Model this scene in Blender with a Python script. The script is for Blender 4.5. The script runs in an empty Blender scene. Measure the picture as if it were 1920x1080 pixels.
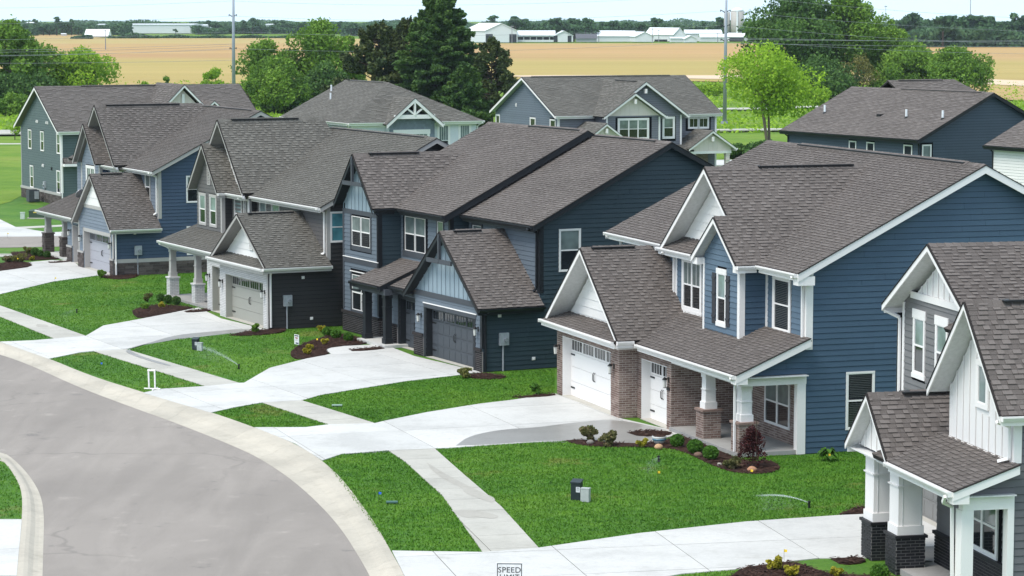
import bpy, math, random
import numpy as np
from mathutils import Vector, Matrix
from mathutils.geometry import tessellate_polygon
random.seed(7); RNG = np.random.default_rng(7)
S = bpy.context.scene; COL = S.collection
# ---------------------------------------------------------------- camera, sky, sun, exposure
CAMH, FOC, YH = 13.6, 5000.0, 24.0            # camera height (m), focal length in 1920-wide pixels, eye level
PITCH = math.atan((540-YH)/FOC)
cam = bpy.data.cameras.new('camera'); camo = bpy.data.objects.new('camera', cam); COL.objects.link(camo)
cam.sensor_width = 36; cam.lens = 36*FOC/1920; cam.clip_start = 1; cam.clip_end = 12000
camo.location = (0, 0, CAMH); camo.rotation_euler = (math.pi/2-PITCH, 0, 0); S.camera = camo
SUN_EL, SUN_AZ = math.radians(58), math.radians(228)    # azimuth measured clockwise from +Y
w = bpy.data.worlds.new('World'); S.world = w; w.use_nodes = True
nt = w.node_tree; bgn = nt.nodes['Background']; sky = nt.nodes.new('ShaderNodeTexSky')
sky.sky_type = 'NISHITA'; sky.sun_disc = False; sky.sun_elevation = SUN_EL; sky.sun_rotation = SUN_AZ
sky.air_density = 1.0; sky.dust_density = 0.6; sky.ozone_density = 1.5
tc = nt.nodes.new('ShaderNodeTexCoord'); mp = nt.nodes.new('ShaderNodeMapping'); mp.inputs['Location'].default_value = (0, 0, .14)
nt.links.new(tc.outputs['Generated'], mp.inputs[0]); nt.links.new(mp.outputs[0], sky.inputs[0])
cl = nt.nodes.new('ShaderNodeMix'); cl.data_type = 'RGBA'; cl.inputs[0].default_value = .7; cl.inputs[7].default_value = (3.4, 4.1, 4.55, 1)   # thin bright cloud over the whole sky
nt.links.new(sky.outputs[0], cl.inputs[6]); nt.links.new(cl.outputs[2], bgn.inputs[0]); bgn.inputs[1].default_value = 0.15
sl = bpy.data.lights.new('sun', 'SUN'); sl.energy = 1.75; sl.angle = math.radians(28); sl.color = (1, .945, .86)
so = bpy.data.objects.new('sun', sl); COL.objects.link(so)
sd = Vector((math.sin(SUN_AZ)*math.cos(SUN_EL), math.cos(SUN_AZ)*math.cos(SUN_EL), math.sin(SUN_EL)))
so.rotation_euler = sd.to_track_quat('Z', 'Y').to_euler(); so.location = (0, 60, 80)
S.view_settings.view_transform = 'Standard'; S.view_settings.look = 'None'
S.view_settings.exposure = 1.0; S.view_settings.gamma = 1
S.view_settings.use_curve_mapping = False
try:
    S.cycles.max_bounces = 6; S.cycles.transparent_max_bounces = 8
except Exception: pass
# ---------------------------------------------------------------- helpers
cF = np.array([0, math.cos(PITCH), -math.sin(PITCH)]); cU = np.array([0, math.sin(PITCH), math.cos(PITCH)])
def ray(px, py): return np.array([(px-960)/FOC, 0, 0])+cU*((540-py)/FOC)+cF
def gp(px, py, z=0.0):                       # point of the ground seen at that spot of the photograph
    d = ray(px, py); k = (z-CAMH)/d[2]; return (d[0]*k, d[1]*k)
def hp(py): return gp(960, py)[1]            # distance of the ground seen at that height
class MB:
    def __init__(s): s.v = []; s.f = []; s.t = []; s.m = []
    def add(s, vs, fs, tone=.5, mat=0):
        b = len(s.v); s.v += [tuple(p) for p in vs]; s.t += [tone]*len(vs)
        for f in fs: s.f.append(tuple(b+i for i in f)); s.m.append(mat)
    def box(s, a, b, tone=.5, mat=0):
        x0, x1 = sorted((a[0], b[0])); y0, y1 = sorted((a[1], b[1])); z0, z1 = sorted((a[2], b[2]))
        s.add([(x0,y0,z0),(x1,y0,z0),(x1,y1,z0),(x0,y1,z0),(x0,y0,z1),(x1,y0,z1),(x1,y1,z1),(x0,y1,z1)],
              [(0,3,2,1),(4,5,6,7),(0,1,5,4),(1,2,6,5),(2,3,7,6),(3,0,4,7)], tone, mat)
    def beam(s, p, q, w, h, up=(0,0,1), tone=.5, mat=0):      # box section along p-q
        p = Vector(p); q = Vector(q); d = (q-p).normalized(); up = Vector(up)
        r = d.cross(up); r = r.normalized() if r.length > 1e-6 else Vector((1,0,0)); u = r.cross(d)
        vs = [c+r*(a*w/2)+u*(b*h/2) for c in (p, q) for a, b in ((-1,-1),(1,-1),(1,1),(-1,1))]
        s.add(vs, [(0,1,2,3),(7,6,5,4),(0,4,5,1),(1,5,6,2),(2,6,7,3),(3,7,4,0)], tone, mat)
    def tube(s, pts, rad, n=6, tone=.5, mat=0):
        pts = [Vector(p) for p in pts]; rad = rad if isinstance(rad, (list, tuple)) else [rad]*len(pts)
        vs = []; fs = []
        for i, p in enumerate(pts):
            d = (pts[min(i+1, len(pts)-1)]-pts[max(i-1, 0)])
            d = d.normalized() if d.length > 1e-9 else Vector((0,0,1))
            a = Vector((0,0,1)) if abs(d.z) < .9 else Vector((1,0,0)); x = d.cross(a).normalized(); y = d.cross(x)
            vs += [p+x*(math.cos(k*2*math.pi/n)*rad[i])+y*(math.sin(k*2*math.pi/n)*rad[i]) for k in range(n)]
        for i in range(len(pts)-1):
            for k in range(n): a = i*n+k; b = i*n+(k+1) % n; fs.append((a, b, b+n, a+n))
        fs += [tuple(range(n))[::-1], tuple((len(pts)-1)*n+k for k in range(n))]
        s.add(vs, fs, tone, mat)
    def cone(s, c, r0, r1, h, n=10, tone=.5, mat=0): s.tube([c, (c[0], c[1], c[2]+h)], [r0, r1], n, tone, mat)
    def blob(s, c, r, n=8, m=6, jit=.1, tone=.5, mat=0, rnd=random):
        vs = []; fs = []
        for i in range(m+1):
            t = math.pi*i/m
            for k in range(n):
                a = 2*math.pi*k/n; j = 1+rnd.uniform(-jit, jit)
                vs.append((c[0]+r[0]*math.sin(t)*math.cos(a)*j, c[1]+r[1]*math.sin(t)*math.sin(a)*j, c[2]+r[2]*math.cos(t)*j))
        for i in range(m):
            for k in range(n): a = i*n+k; b = i*n+(k+1) % n; fs.append((a, a+n, b+n, b))
        s.add(vs, fs, tone, mat)
    def ngon(s, pts3, dirn, th, tone=.5, mat=0, side=None):     # extrude a planar polygon by dirn*th, closed
        n = len(pts3); P = [Vector(p) for p in pts3]; Q = [p+Vector(dirn)*th for p in P]
        tris = tessellate_polygon([P])
        s.add(P+Q, [tuple(t) for t in tris]+[(t[2]+n, t[1]+n, t[0]+n) for t in tris], tone, mat)
        s.add(P+Q, [(i, (i+1) % n, (i+1) % n+n, i+n) for i in range(n)], tone, mat if side is None else side)
    def mesh(s, name):
        me = bpy.data.meshes.new(name); me.from_pydata(s.v, [], s.f)
        at = me.attributes.new('tone', 'FLOAT', 'POINT'); at.data.foreach_set('value', s.t)
        if any(s.m): me.polygons.foreach_set('material_index', s.m)
        me.update(); return me
def obj(name, mb, mats, parent=None, smooth=False, loc=None, **props):
    me = mb if isinstance(mb, bpy.types.Mesh) else mb.mesh(name)
    for m in (mats if isinstance(mats, (list, tuple)) else [mats]): me.materials.append(m)
    if smooth: me.polygons.foreach_set('use_smooth', [True]*len(me.polygons))
    o = bpy.data.objects.new(name, me); COL.objects.link(o)
    if parent: o.parent = parent
    if loc: o.location = loc
    for k, v in props.items(): o[k] = v
    return o
def thing(name, label, cat, loc=(0,0,0), rz=0, group=None):
    o = bpy.data.objects.new(name, None); COL.objects.link(o); o.location = loc; o.rotation_euler = (0,0,rz)
    o.empty_display_size = .3; o['label'] = label; o['category'] = cat
    if group: o['group'] = group
    return o
def tag(o, label, cat, group=None):
    o['label'] = label; o['category'] = cat
    if group: o['group'] = group
    return o
def dup(root, loc, rz, label, scale=None):
    r = root.copy(); COL.objects.link(r); r.location = loc; r.rotation_euler = (0,0,rz); r['label'] = label
    if scale: r.scale = (scale,)*3
    for ch in list(root.children):
        c = ch.copy(); COL.objects.link(c); c.parent = r
        for g in ch.children: d = g.copy(); COL.objects.link(d); d.parent = c
    return r
# ---------------------------------------------------------------- materials
def nodes(m): t = m.node_tree; return t, t.nodes, t.links
def N(t, typ, **kw):
    n = t.nodes.new(typ)
    for k, v in kw.items():
        if isinstance(k, str) and hasattr(n, k): setattr(n, k, v)
    return n
def ramp(t, fac, stops):
    r = t.nodes.new('ShaderNodeValToRGB'); e = r.color_ramp.elements
    while len(e) < len(stops): e.new(.5)
    for i, (p, c) in enumerate(stops): e[i].position = p; e[i].color = (*c, 1)
    t.links.new(fac, r.inputs[0]); return r.outputs[0]
def noise(t, scale, det=4, rough=.6, coord=None, dist=0, vec=None):
    n = t.nodes.new('ShaderNodeTexNoise'); n.inputs['Scale'].default_value = scale; n.inputs['Detail'].default_value = det
    n.inputs['Roughness'].default_value = rough; n.inputs['Distortion'].default_value = dist
    if vec is None:
        c = t.nodes.new('ShaderNodeTexCoord'); vec = c.outputs['Object']
    if coord is not None:
        mp = t.nodes.new('ShaderNodeMapping'); mp.inputs['Scale'].default_value = coord; t.links.new(vec, mp.inputs[0]); vec = mp.outputs[0]
    t.links.new(vec, n.inputs['Vector']); return n.outputs['Fac']
def mix(t, fac, a, b, mode='MIX'):
    m = t.nodes.new('ShaderNodeMix'); m.data_type = 'RGBA'; m.blend_type = mode
    for i, x in ((0, fac), (6, a), (7, b)):
        if isinstance(x, (int, float)): m.inputs[i].default_value = x
        elif isinstance(x, tuple): m.inputs[i].default_value = (*x, 1)
        else: t.links.new(x, m.inputs[i])
    return m.outputs[2]
def mul(t, a, b, op='MULTIPLY'):
    m = t.nodes.new('ShaderNodeMath'); m.operation = op
    for i, x in ((0, a), (1, b)):
        if isinstance(x, (int, float)): m.inputs[i].default_value = x
        else: t.links.new(x, m.inputs[i])
    return m.outputs[0]
def bump(t, h, d, p):
    b = t.nodes.new('ShaderNodeBump'); b.inputs['Strength'].default_value = 1; b.inputs['Distance'].default_value = d
    t.links.new(h, b.inputs['Height']); t.links.new(b.outputs[0], p.inputs['Normal'])
def base(name, rough=.7, spec=.3):
    m = bpy.data.materials.new(name); m.use_nodes = True; t, n, l = nodes(m); p = n['Principled BSDF']
    p.inputs['Roughness'].default_value = rough; p.inputs['Specular IOR Level'].default_value = spec
    return m, t, p
def sc(c, k): return tuple(x*k for x in c)
def paint(name, c, rough=.55, var=.10, grime=.0, spec=.35):
    m, t, p = base(name, rough, spec)
    f = noise(t, .9, 5); g = noise(t, 14, 3)
    a = ramp(t, f, [(.3, sc(c, 1-var)), (.7, sc(c, 1+var))])
    a = mix(t, g, a, sc(c, .93)) if True else a
    at = t.nodes.new('ShaderNodeAttribute'); at.attribute_name = 'tone'
    o = mix(t, mul(t, mul(t, at.outputs['Fac'], -.5, 'ADD'), 1.0), a, sc(c, 1.35), 'MIX')
    t.links.new(o, p.inputs['Base Color']); bump(t, g, .0015, p); return m
def shingles(name, dark, mid, light):
    m, t, p = base(name, .95, .15); at = t.nodes.new('ShaderNodeAttribute'); at.attribute_name = 'tone'
    a = ramp(t, at.outputs['Fac'], [(0, dark), (.5, mid), (1, light)])
    s = noise(t, 60, 3, .8); a = mix(t, .55, a, ramp(t, s, [(.3, sc(dark, .7)), (.7, sc(light, 1.15))]), 'MIX')
    s2 = noise(t, .5, 4); a = mix(t, .28, a, ramp(t, s2, [(.3, sc(mid, .7)), (.7, sc(mid, 1.35))]), 'MIX')
    t.links.new(a, p.inputs['Base Color']); bump(t, s, .004, p); return m
def bricks(name, cols, rough=.85):
    m, t, p = base(name, rough, .2); at = t.nodes.new('ShaderNodeAttribute'); at.attribute_name = 'tone'
    k = len(cols); a = ramp(t, at.outputs['Fac'], [(i/(k-1), c) for i, c in enumerate(cols)])
    s = noise(t, 35, 4, .7); a = mix(t, .35, a, ramp(t, s, [(.3, sc(cols[0], .8)), (.7, sc(cols[-1], 1.1))]))
    t.links.new(a, p.inputs['Base Color']); bump(t, s, .003, p); return m
def flat(name, c, rough=.6, spec=.3, metal=0):
    m, t, p = base(name, rough, spec); g = noise(t, 9, 3)
    t.links.new(ramp(t, g, [(.3, sc(c, .9)), (.7, sc(c, 1.08))]), p.inputs['Base Color']); p.inputs['Metallic'].default_value = metal; return m
def glassy(name, c, rough=.04):
    m, t, p = base(name, rough, .8); f = noise(t, 1.3, 2)
    t.links.new(ramp(t, f, [(.35, c), (.65, sc(c, 1.8))]), p.inputs['Base Color']); bump(t, noise(t, 1.1, 1), .004, p); return m
WHITE = paint('white_paint', (.83,.80,.785), .5, .03); WHITE2 = paint('white_board', (.77,.75,.735), .6, .04)
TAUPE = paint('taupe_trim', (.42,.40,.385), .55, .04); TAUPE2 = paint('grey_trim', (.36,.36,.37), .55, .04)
BLACKT = paint('near_black_trim', (.014,.016,.02), .55, .1); SLATET = paint('slate_trim', (.06,.066,.078), .6, .06)
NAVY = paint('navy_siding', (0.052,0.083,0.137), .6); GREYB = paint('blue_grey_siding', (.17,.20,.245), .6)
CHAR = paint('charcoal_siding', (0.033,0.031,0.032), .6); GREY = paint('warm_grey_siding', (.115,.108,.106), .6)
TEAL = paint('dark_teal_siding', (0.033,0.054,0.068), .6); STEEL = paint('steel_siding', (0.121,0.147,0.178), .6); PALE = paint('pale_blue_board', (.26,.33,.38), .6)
BLUE = paint('blue_siding', (0.054,0.097,0.149), .55); BLUE_LIT = paint('blue_siding_lit', (0.098,0.146,0.200), .6)  # second blue is the same siding with the brighter front light painted in
GREYR = paint('grey_siding', (.165,.16,.162), .6); GREY_SHADE = paint('grey_siding_shade', (.13,.128,.137), .6)  # second grey is the same siding with side-wall shade painted in
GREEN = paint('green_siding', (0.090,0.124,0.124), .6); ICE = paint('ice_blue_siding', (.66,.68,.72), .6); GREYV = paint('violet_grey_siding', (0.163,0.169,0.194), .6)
SLATE = paint('slate_blue_siding', (0.047,0.068,0.094), .6); CREAM = paint('cream_board', (.72,.63,.58), .6); METALW = flat('white_metal', (.75,.77,.80), .4, .5)
SH_N = shingles('shingles_brown', (.045,.039,.036), (.112,.099,.092), (.215,.193,.18)); SH_W = shingles('shingles_weathered', (.045,.042,.037), (.112,.105,.094), (.22,.208,.188))
SH_D = shingles('shingles_rosy', (.050,.042,.039), (.124,.108,.100), (.232,.204,.19)); SH_B = shingles('shingles_driftwood', (.049,.041,.038), (.120,.104,.096), (.222,.195,.182))
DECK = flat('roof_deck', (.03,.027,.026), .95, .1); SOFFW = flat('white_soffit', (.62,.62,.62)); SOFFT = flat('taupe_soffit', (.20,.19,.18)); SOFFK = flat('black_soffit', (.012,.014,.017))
BR_B = bricks('brown_brick', [(.13,.075,.060),(.20,.130,.108),(.27,.19,.162),(.37,.29,.25)]); BR_R = bricks('black_brick', [(.010,.010,.012),(.018,.018,.021),(.032,.03,.034)], .5)
BR_W = bricks('painted_white_brick', [(.52,.51,.50),(.60,.59,.58),(.66,.65,.64)]); BR_D = bricks('dark_brown_brick', [(.016,.013,.013),(.03,.026,.026),(.05,.045,.045)]); ST_N = bricks('brown_stone', [(.045,.036,.034),(.09,.073,.068),(.15,.125,.118)])
MO_L = flat('light_mortar', (.56,.51,.46), .95); MO_D = flat('grey_mortar', (.20,.19,.18), .95); MO_T = flat('pale_mortar', (.34,.30,.28), .95); MO_W = flat('white_mortar', (.33,.32,.32), .95)
GLASS = glassy('dark_glass', (.012,.014,.016)); GLASSL = glassy('pale_glass', (.16,.20,.20), .06); GLASSM = glassy('sky_reflect_glass', (.11,.135,.13), .05); LAPSHADE = flat('lap_gap_shade', (.008,.009,.011), .95, .05); GLASST = glassy('teal_shade_glass', (.06,.17,.20), .1)  # pale panes, then panes with the sky reflection painted into the colour
IRON = flat('black_iron', (.01,.01,.011), .5); LAMPG = flat('lamp_glass', (.55,.55,.52), .2); GALV = flat('galvanised', (.42,.43,.45), .4, .5, .3); PVC = flat('grey_conduit', (.34,.35,.38), .5)
def concrete(name, c, wet=0):
    m, t, p = base(name, .8, .3); a = noise(t, .35, 6, .65); b = noise(t, 7, 5, .7); d = noise(t, 1.6, 4, .6)
    col = ramp(t, a, [(.38, sc(c, .85)), (.5, c), (.62, sc(c, 1.07))]); col = mix(t, .22, col, ramp(t, b, [(.35, sc(c, .72)), (.6, sc(c, 1.1))]))
    col = mix(t, mul(t, ramp_f(t, d, .56, .70), .30), col, sc((c[0]*.62, c[1]*.6, c[2]*.56), 1.0))
    if wet:
        wm = ramp_f(t, noise(t, .22, 4, .55), .50, .56); col = mix(t, mul(t, wm, .62), col, sc(c, .38))
        r = t.nodes.new('ShaderNodeMapRange'); t.links.new(wm, r.inputs[0]); r.inputs[3].default_value = .8; r.inputs[4].default_value = .28; t.links.new(r.outputs[0], p.inputs['Roughness'])
    at = t.nodes.new('ShaderNodeAttribute'); at.attribute_name = 'tone'; col = mix(t, 1.0, col, ramp(t, at.outputs['Fac'], [(0, (.92,.92,.92)), (1, (1.04,1.035,1.03))]), 'MULTIPLY'); br = noise(t, 3, 2, .5, (1, 22, 1)); col = mix(t, .07, col, ramp(t, br, [(.4, sc(c, .6)), (.6, sc(c, 1.2))]))
    sp = ramp_f(t, noise(t, .8, 7, .75), .66, .70); col = mix(t, mul(t, sp, .35), col, sc(c, .5))
    t.links.new(col, p.inputs['Base Color']); bump(t, b, .003, p); return m
def ramp_f(t, f, a, b):
    r = t.nodes.new('ShaderNodeMapRange'); r.inputs[1].default_value = a; r.inputs[2].default_value = b; r.clamp = True
    t.links.new(f, r.inputs[0]); return r.outputs[0]
CONC = concrete('driveway_concrete', (.54,.53,.51)); CONCW = concrete('damp_concrete', (.49,.48,.455), 1); WALK = concrete('sidewalk_concrete', (.45,.43,.385)); CURBM = concrete('curb_concrete', (.47,.425,.355)); PORCHM = concrete('porch_concrete', (.33,.32,.31))
def asphalt():
    m, t, p = base('worn_asphalt', .85, .25); c = (.272,.240,.215)
    a = noise(t, .12, 5, .6); tr = noise(t, .5, 4, .6, (1, .18, 1), 1.5); f = noise(t, 40, 3, .8); bl = noise(t, .9, 5, .65)
    col = ramp(t, a, [(.38, sc(c, .84)), (.62, sc(c, 1.12))]); col = mix(t, .35, col, ramp(t, tr, [(.38, sc(c, .78)), (.62, sc(c, 1.2))]))
    col = mix(t, mul(t, ramp_f(t, bl, .60, .74), .6), col, (.42,.375,.33)); col = mix(t, .22, col, ramp(t, f, [(.35, sc(c, .5)), (.65, sc(c, 1.5))]))
    col = mix(t, mul(t, ramp_f(t, noise(t, .6, 6, .7), .62, .68), .4), col, (.10,.095,.095))
    tr2 = noise(t, .07, 3, .5, (6, 1.2, 1), .8); col = mix(t, mul(t, ramp_f(t, tr2, .50, .62), .30), col, sc(c, .72)); vo = t.nodes.new('ShaderNodeTexVoronoi'); vo.feature = 'DISTANCE_TO_EDGE'; vo.inputs['Scale'].default_value = .16
    cc = t.nodes.new('ShaderNodeTexCoord'); dn = t.nodes.new('ShaderNodeVectorMath'); dn.operation = 'ADD'; nz = t.nodes.new('ShaderNodeTexNoise'); nz.inputs['Scale'].default_value = .8; t.links.new(cc.outputs['Object'], nz.inputs['Vector']); t.links.new(cc.outputs['Object'], dn.inputs[0]); t.links.new(nz.outputs['Color'], dn.inputs[1]); t.links.new(dn.outputs[0], vo.inputs['Vector'])
    cr = ramp_f(t, vo.outputs['Distance'], .012, .003); col = mix(t, mul(t, mul(t, cr, .25), ramp_f(t, a, .5, .6)), col, (.07,.065,.06))
    t.links.new(col, p.inputs['Base Color']); bump(t, f, .004, p); return m
ROAD = asphalt()
def lawnmat(name, blades=False):
    m, t, p = base(name, .75, .2)
    a = noise(t, .13, 6, .62, None, .8); b = noise(t, 1.1, 5, .65, (1, 2.2, 1)); f = noise(t, 13, 4, .7)
    col = ramp(t, a, [(.38, (.044,.135,.012)), (.5, (.074,.188,.016)), (.62, (.135,.25,.024))])
    col = mix(t, .5, col, ramp(t, b, [(.36, (.040,.125,.010)), (.5, (.074,.190,.016)), (.64, (.135,.26,.026))]))
    br = ramp_f(t, noise(t, .27, 6, .66), .60, .68); col = mix(t, mul(t, br, .55), col, (.24,.21,.06))
    if blades:
        at = t.nodes.new('ShaderNodeAttribute'); at.attribute_name = 'tone'; col = mix(t, at.outputs['Fac'], mix(t, .04, col, (.02,.08,.008)), mix(t, .26, col, (.12,.30,.03)))
    else: col = mix(t, .3, col, ramp(t, f, [(.3, (.012,.045,.008)), (.7, (.10,.20,.03))]))
    t.links.new(col, p.inputs['Base Color'])
    if not blades: bump(t, f, .05, p)
    return m
LAWN = lawnmat('lawn_grass'); BLADE = lawnmat('grass_blades', True)
def meadow():
    m, t, p = base('rough_meadow', .9, .1); a = noise(t, .03, 6, .65, (1, 2.5, 1)); f = noise(t, .5, 5, .7)
    col = ramp(t, a, [(.3, (.075,.165,.02)), (.5, (.14,.24,.028)), (.62, (.21,.28,.045)), (.78, (.29,.27,.09))])
    col = mix(t, .35, col, ramp(t, f, [(.3, (.03,.08,.012)), (.7, (.17,.26,.04))])); t.links.new(col, p.inputs['Base Color']); bump(t, f, .3, p); return m
MEADOW = meadow()
def fieldmat():
    m, t, p = base('ripe_field', .95, .1); c = t.nodes.new('ShaderNodeTexCoord'); s = t.nodes.new('ShaderNodeSeparateXYZ'); t.links.new(c.outputs['Object'], s.inputs[0])
    wob = mul(t, noise(t, .0016, 4, .55), 260); y = mul(t, s.outputs[1], wob, 'ADD')
    r = t.nodes.new('ShaderNodeMapRange'); r.inputs[1].default_value = 480; r.inputs[2].default_value = 1850; t.links.new(y, r.inputs[0])
    tan, yel, pale, dk, grn = (.44,.255,.125), (.38,.30,.095), (.56,.39,.24), (.30,.17,.08), (.30,.31,.10)
    col = ramp(t, r.outputs[0], [(0, pale), (.095, (.44,.27,.14)), (.14, yel), (.30, (.36,.295,.085)), (.36, tan), (.52, (.48,.26,.125)), (.60, tan), (.66, (.42,.34,.14)), (1, tan)])
    st = noise(t, .01, 6, .7, (.25, 1.0, 1)); col = mix(t, .45, col, ramp(t, st, [(.3, dk), (.5, yel), (.68, (.50,.30,.15))]))
    st2 = noise(t, .05, 5, .7, (.12, 1.0, 1)); col = mix(t, .2, col, ramp(t, st2, [(.35, (.26,.19,.09)), (.65, (.50,.36,.18))]))
    t.links.new(col, p.inputs['Base Color']); return m
FIELD = fieldmat()
def mulchmat():
    m, t, p = base('bark_mulch', .95, .1); at = t.nodes.new('ShaderNodeAttribute'); at.attribute_name = 'tone'; f = noise(t, 8, 4, .7)
    col = mix(t, .5, ramp(t, at.outputs['Fac'], [(0, (.018,.010,.009)), (.6, (.055,.029,.022)), (1, (.12,.07,.052))]), ramp(t, f, [(.3, (.02,.012,.010)), (.7, (.07,.038,.03))]))
    t.links.new(col, p.inputs['Base Color']); bump(t, f, .03, p); return m
MULCH = mulchmat()
def leafmat(name, dark, mid, light, trans=.25):
    m, t, p = base(name, .7, .2); at = t.nodes.new('ShaderNodeAttribute'); at.attribute_name = 'tone'; f = noise(t, .35, 3, .6)
    col = ramp(t, at.outputs['Fac'], [(0, dark), (.5, mid), (1, light)]); col = mix(t, .35, col, ramp(t, f, [(.3, dark), (.7, light)]))
    t.links.new(col, p.inputs['Base Color'])
    tr = t.nodes.new('ShaderNodeBsdfTranslucent'); t.links.new(col, tr.inputs[0]); ms = t.nodes.new('ShaderNodeMixShader'); ms.inputs[0].default_value = trans
    t.links.new(p.outputs[0], ms.inputs[1]); t.links.new(tr.outputs[0], ms.inputs[2]); t.links.new(ms.outputs[0], t.nodes['Material Output'].inputs[0]); return m
LF_MID = leafmat('leaves_mid_green', (0.046,0.112,0.018), (0.125,0.242,0.032), (0.271,0.428,0.052)); LF_YEL = leafmat('leaves_yellow_green', (0.109,0.217,0.019), (0.264,0.449,0.034), (0.465,0.651,0.062), .4)
LF_DRK = leafmat('leaves_dark_green', (0.026,0.064,0.018), (0.062,0.139,0.032), (0.146,0.260,0.052)); LF_FAR = leafmat('leaves_far', (0.031,0.078,0.034), (0.070,0.147,0.062), (0.132,0.232,0.093))
LF_CON = leafmat('needles', (.014,.045,.018), (.045,.105,.028), (.15,.24,.035), .1); LF_PIN = leafmat('pine_needles', (.018,.042,.016), (.05,.085,.026), (.14,.14,.04), .1)
LF_BOX = leafmat('boxwood', (0.023,0.070,0.012), (0.070,0.186,0.022), (0.171,0.341,0.046)); LF_GLD = leafmat('golden_foliage', (.16,.17,.02), (.36,.33,.03), (.55,.46,.05)); LF_SPI = leafmat('spirea', (.05,.07,.02), (.13,.15,.04), (.30,.20,.13))
LF_RED = leafmat('red_foliage', (.025,.008,.010), (.07,.02,.022), (.14,.045,.045)); LF_OLV = leafmat('olive_foliage', (.06,.075,.02), (.16,.17,.04), (.28,.25,.08)); BARK = flat('bark', (.07,.055,.042), .9, .1); BARKL = flat('pale_bark', (.17,.14,.11), .9, .1)
# ---------------------------------------------------------------- houses
def clip(poly, a, b, c):            # keep a*x+b*y<=c
    out = []; n = len(poly)
    for i in range(n):
        p = poly[i]; q = poly[(i+1) % n]; dp = a*p[0]+b*p[1]-c; dq = a*q[0]+b*q[1]-c
        if dp <= 0: out.append(p)
        if (dp < 0 < dq) or (dq < 0 < dp): k = dp/(dp-dq); out.append((p[0]+(q[0]-p[0])*k, p[1]+(q[1]-p[1])*k))
    r = []
    for p in out:
        if not r or abs(p[0]-r[-1][0])+abs(p[1]-r[-1][1]) > 1e-5: r.append(p)
    if len(r) > 1 and abs(r[0][0]-r[-1][0])+abs(r[0][1]-r[-1][1]) < 1e-5: r.pop()
    return r if len(r) > 2 and parea(r) > 1e-4 else []
def parea(p): return abs(sum(p[i][0]*p[(i+1) % len(p)][1]-p[(i+1) % len(p)][0]*p[i][1] for i in range(len(p))))/2
def inpoly(x, y, P):
    c = False; j = len(P)-1
    for i in range(len(P)):
        if (P[i][1] > y) != (P[j][1] > y) and x < (P[j][0]-P[i][0])*(y-P[i][1])/(P[j][1]-P[i][1])+P[i][0]: c = not c
        j = i
    return c
def cut_holes(polys, holes):
    for (x0, x1, y0, y1) in holes:
        nxt = []
        for P in polys:
            for Q in (clip(P, 1, 0, x0), clip(P, -1, 0, -x1)):
                if Q: nxt.append(Q)
            M = clip(P, -1, 0, -x0); M = clip(M, 1, 0, x1) if M else []
            if M:
                for Q in (clip(M, 0, 1, y0), clip(M, 0, -1, -y1)):
                    if Q: nxt.append(Q)
        polys = nxt
    return polys
class Fr:                          # a plane in the house: origin, x axis, y axis, outward normal
    def __init__(s, o, ex, ey, n): s.o, s.ex, s.ey, s.n = map(np.array, (o, ex, ey, n)); s.o = s.o.astype(float)
    def p(s, x, y, h=0): return tuple(s.o+s.ex*x+s.ey*y+s.n*h)
def front(v): return Fr((0,v,0), (1.,0,0), (0,0,1.), (0,-1.,0))
def side(u): return Fr((u,0,0), (0,1.,0), (0,0,1.), (1.,0,0))
def lside(u): return Fr((u,0,0), (0,-1.,0), (0,0,1.), (-1.,0,0))
def back(v): return Fr((0,v,0), (-1.,0,0), (0,0,1.), (0,1.,0))
def raised(F, poly, hf, tone):     # a thin piece lying on a plane
    n = len(poly); vs = [F.p(x, y, hf(x, y)) for x, y in poly]+[F.p(x, y, -.004) for x, y in poly]
    mb = MB(); mb.add(vs, [tuple(range(n))]+[(i, i+n, (i+1) % n+n, (i+1) % n) for i in range(n)], tone); return mb
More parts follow.
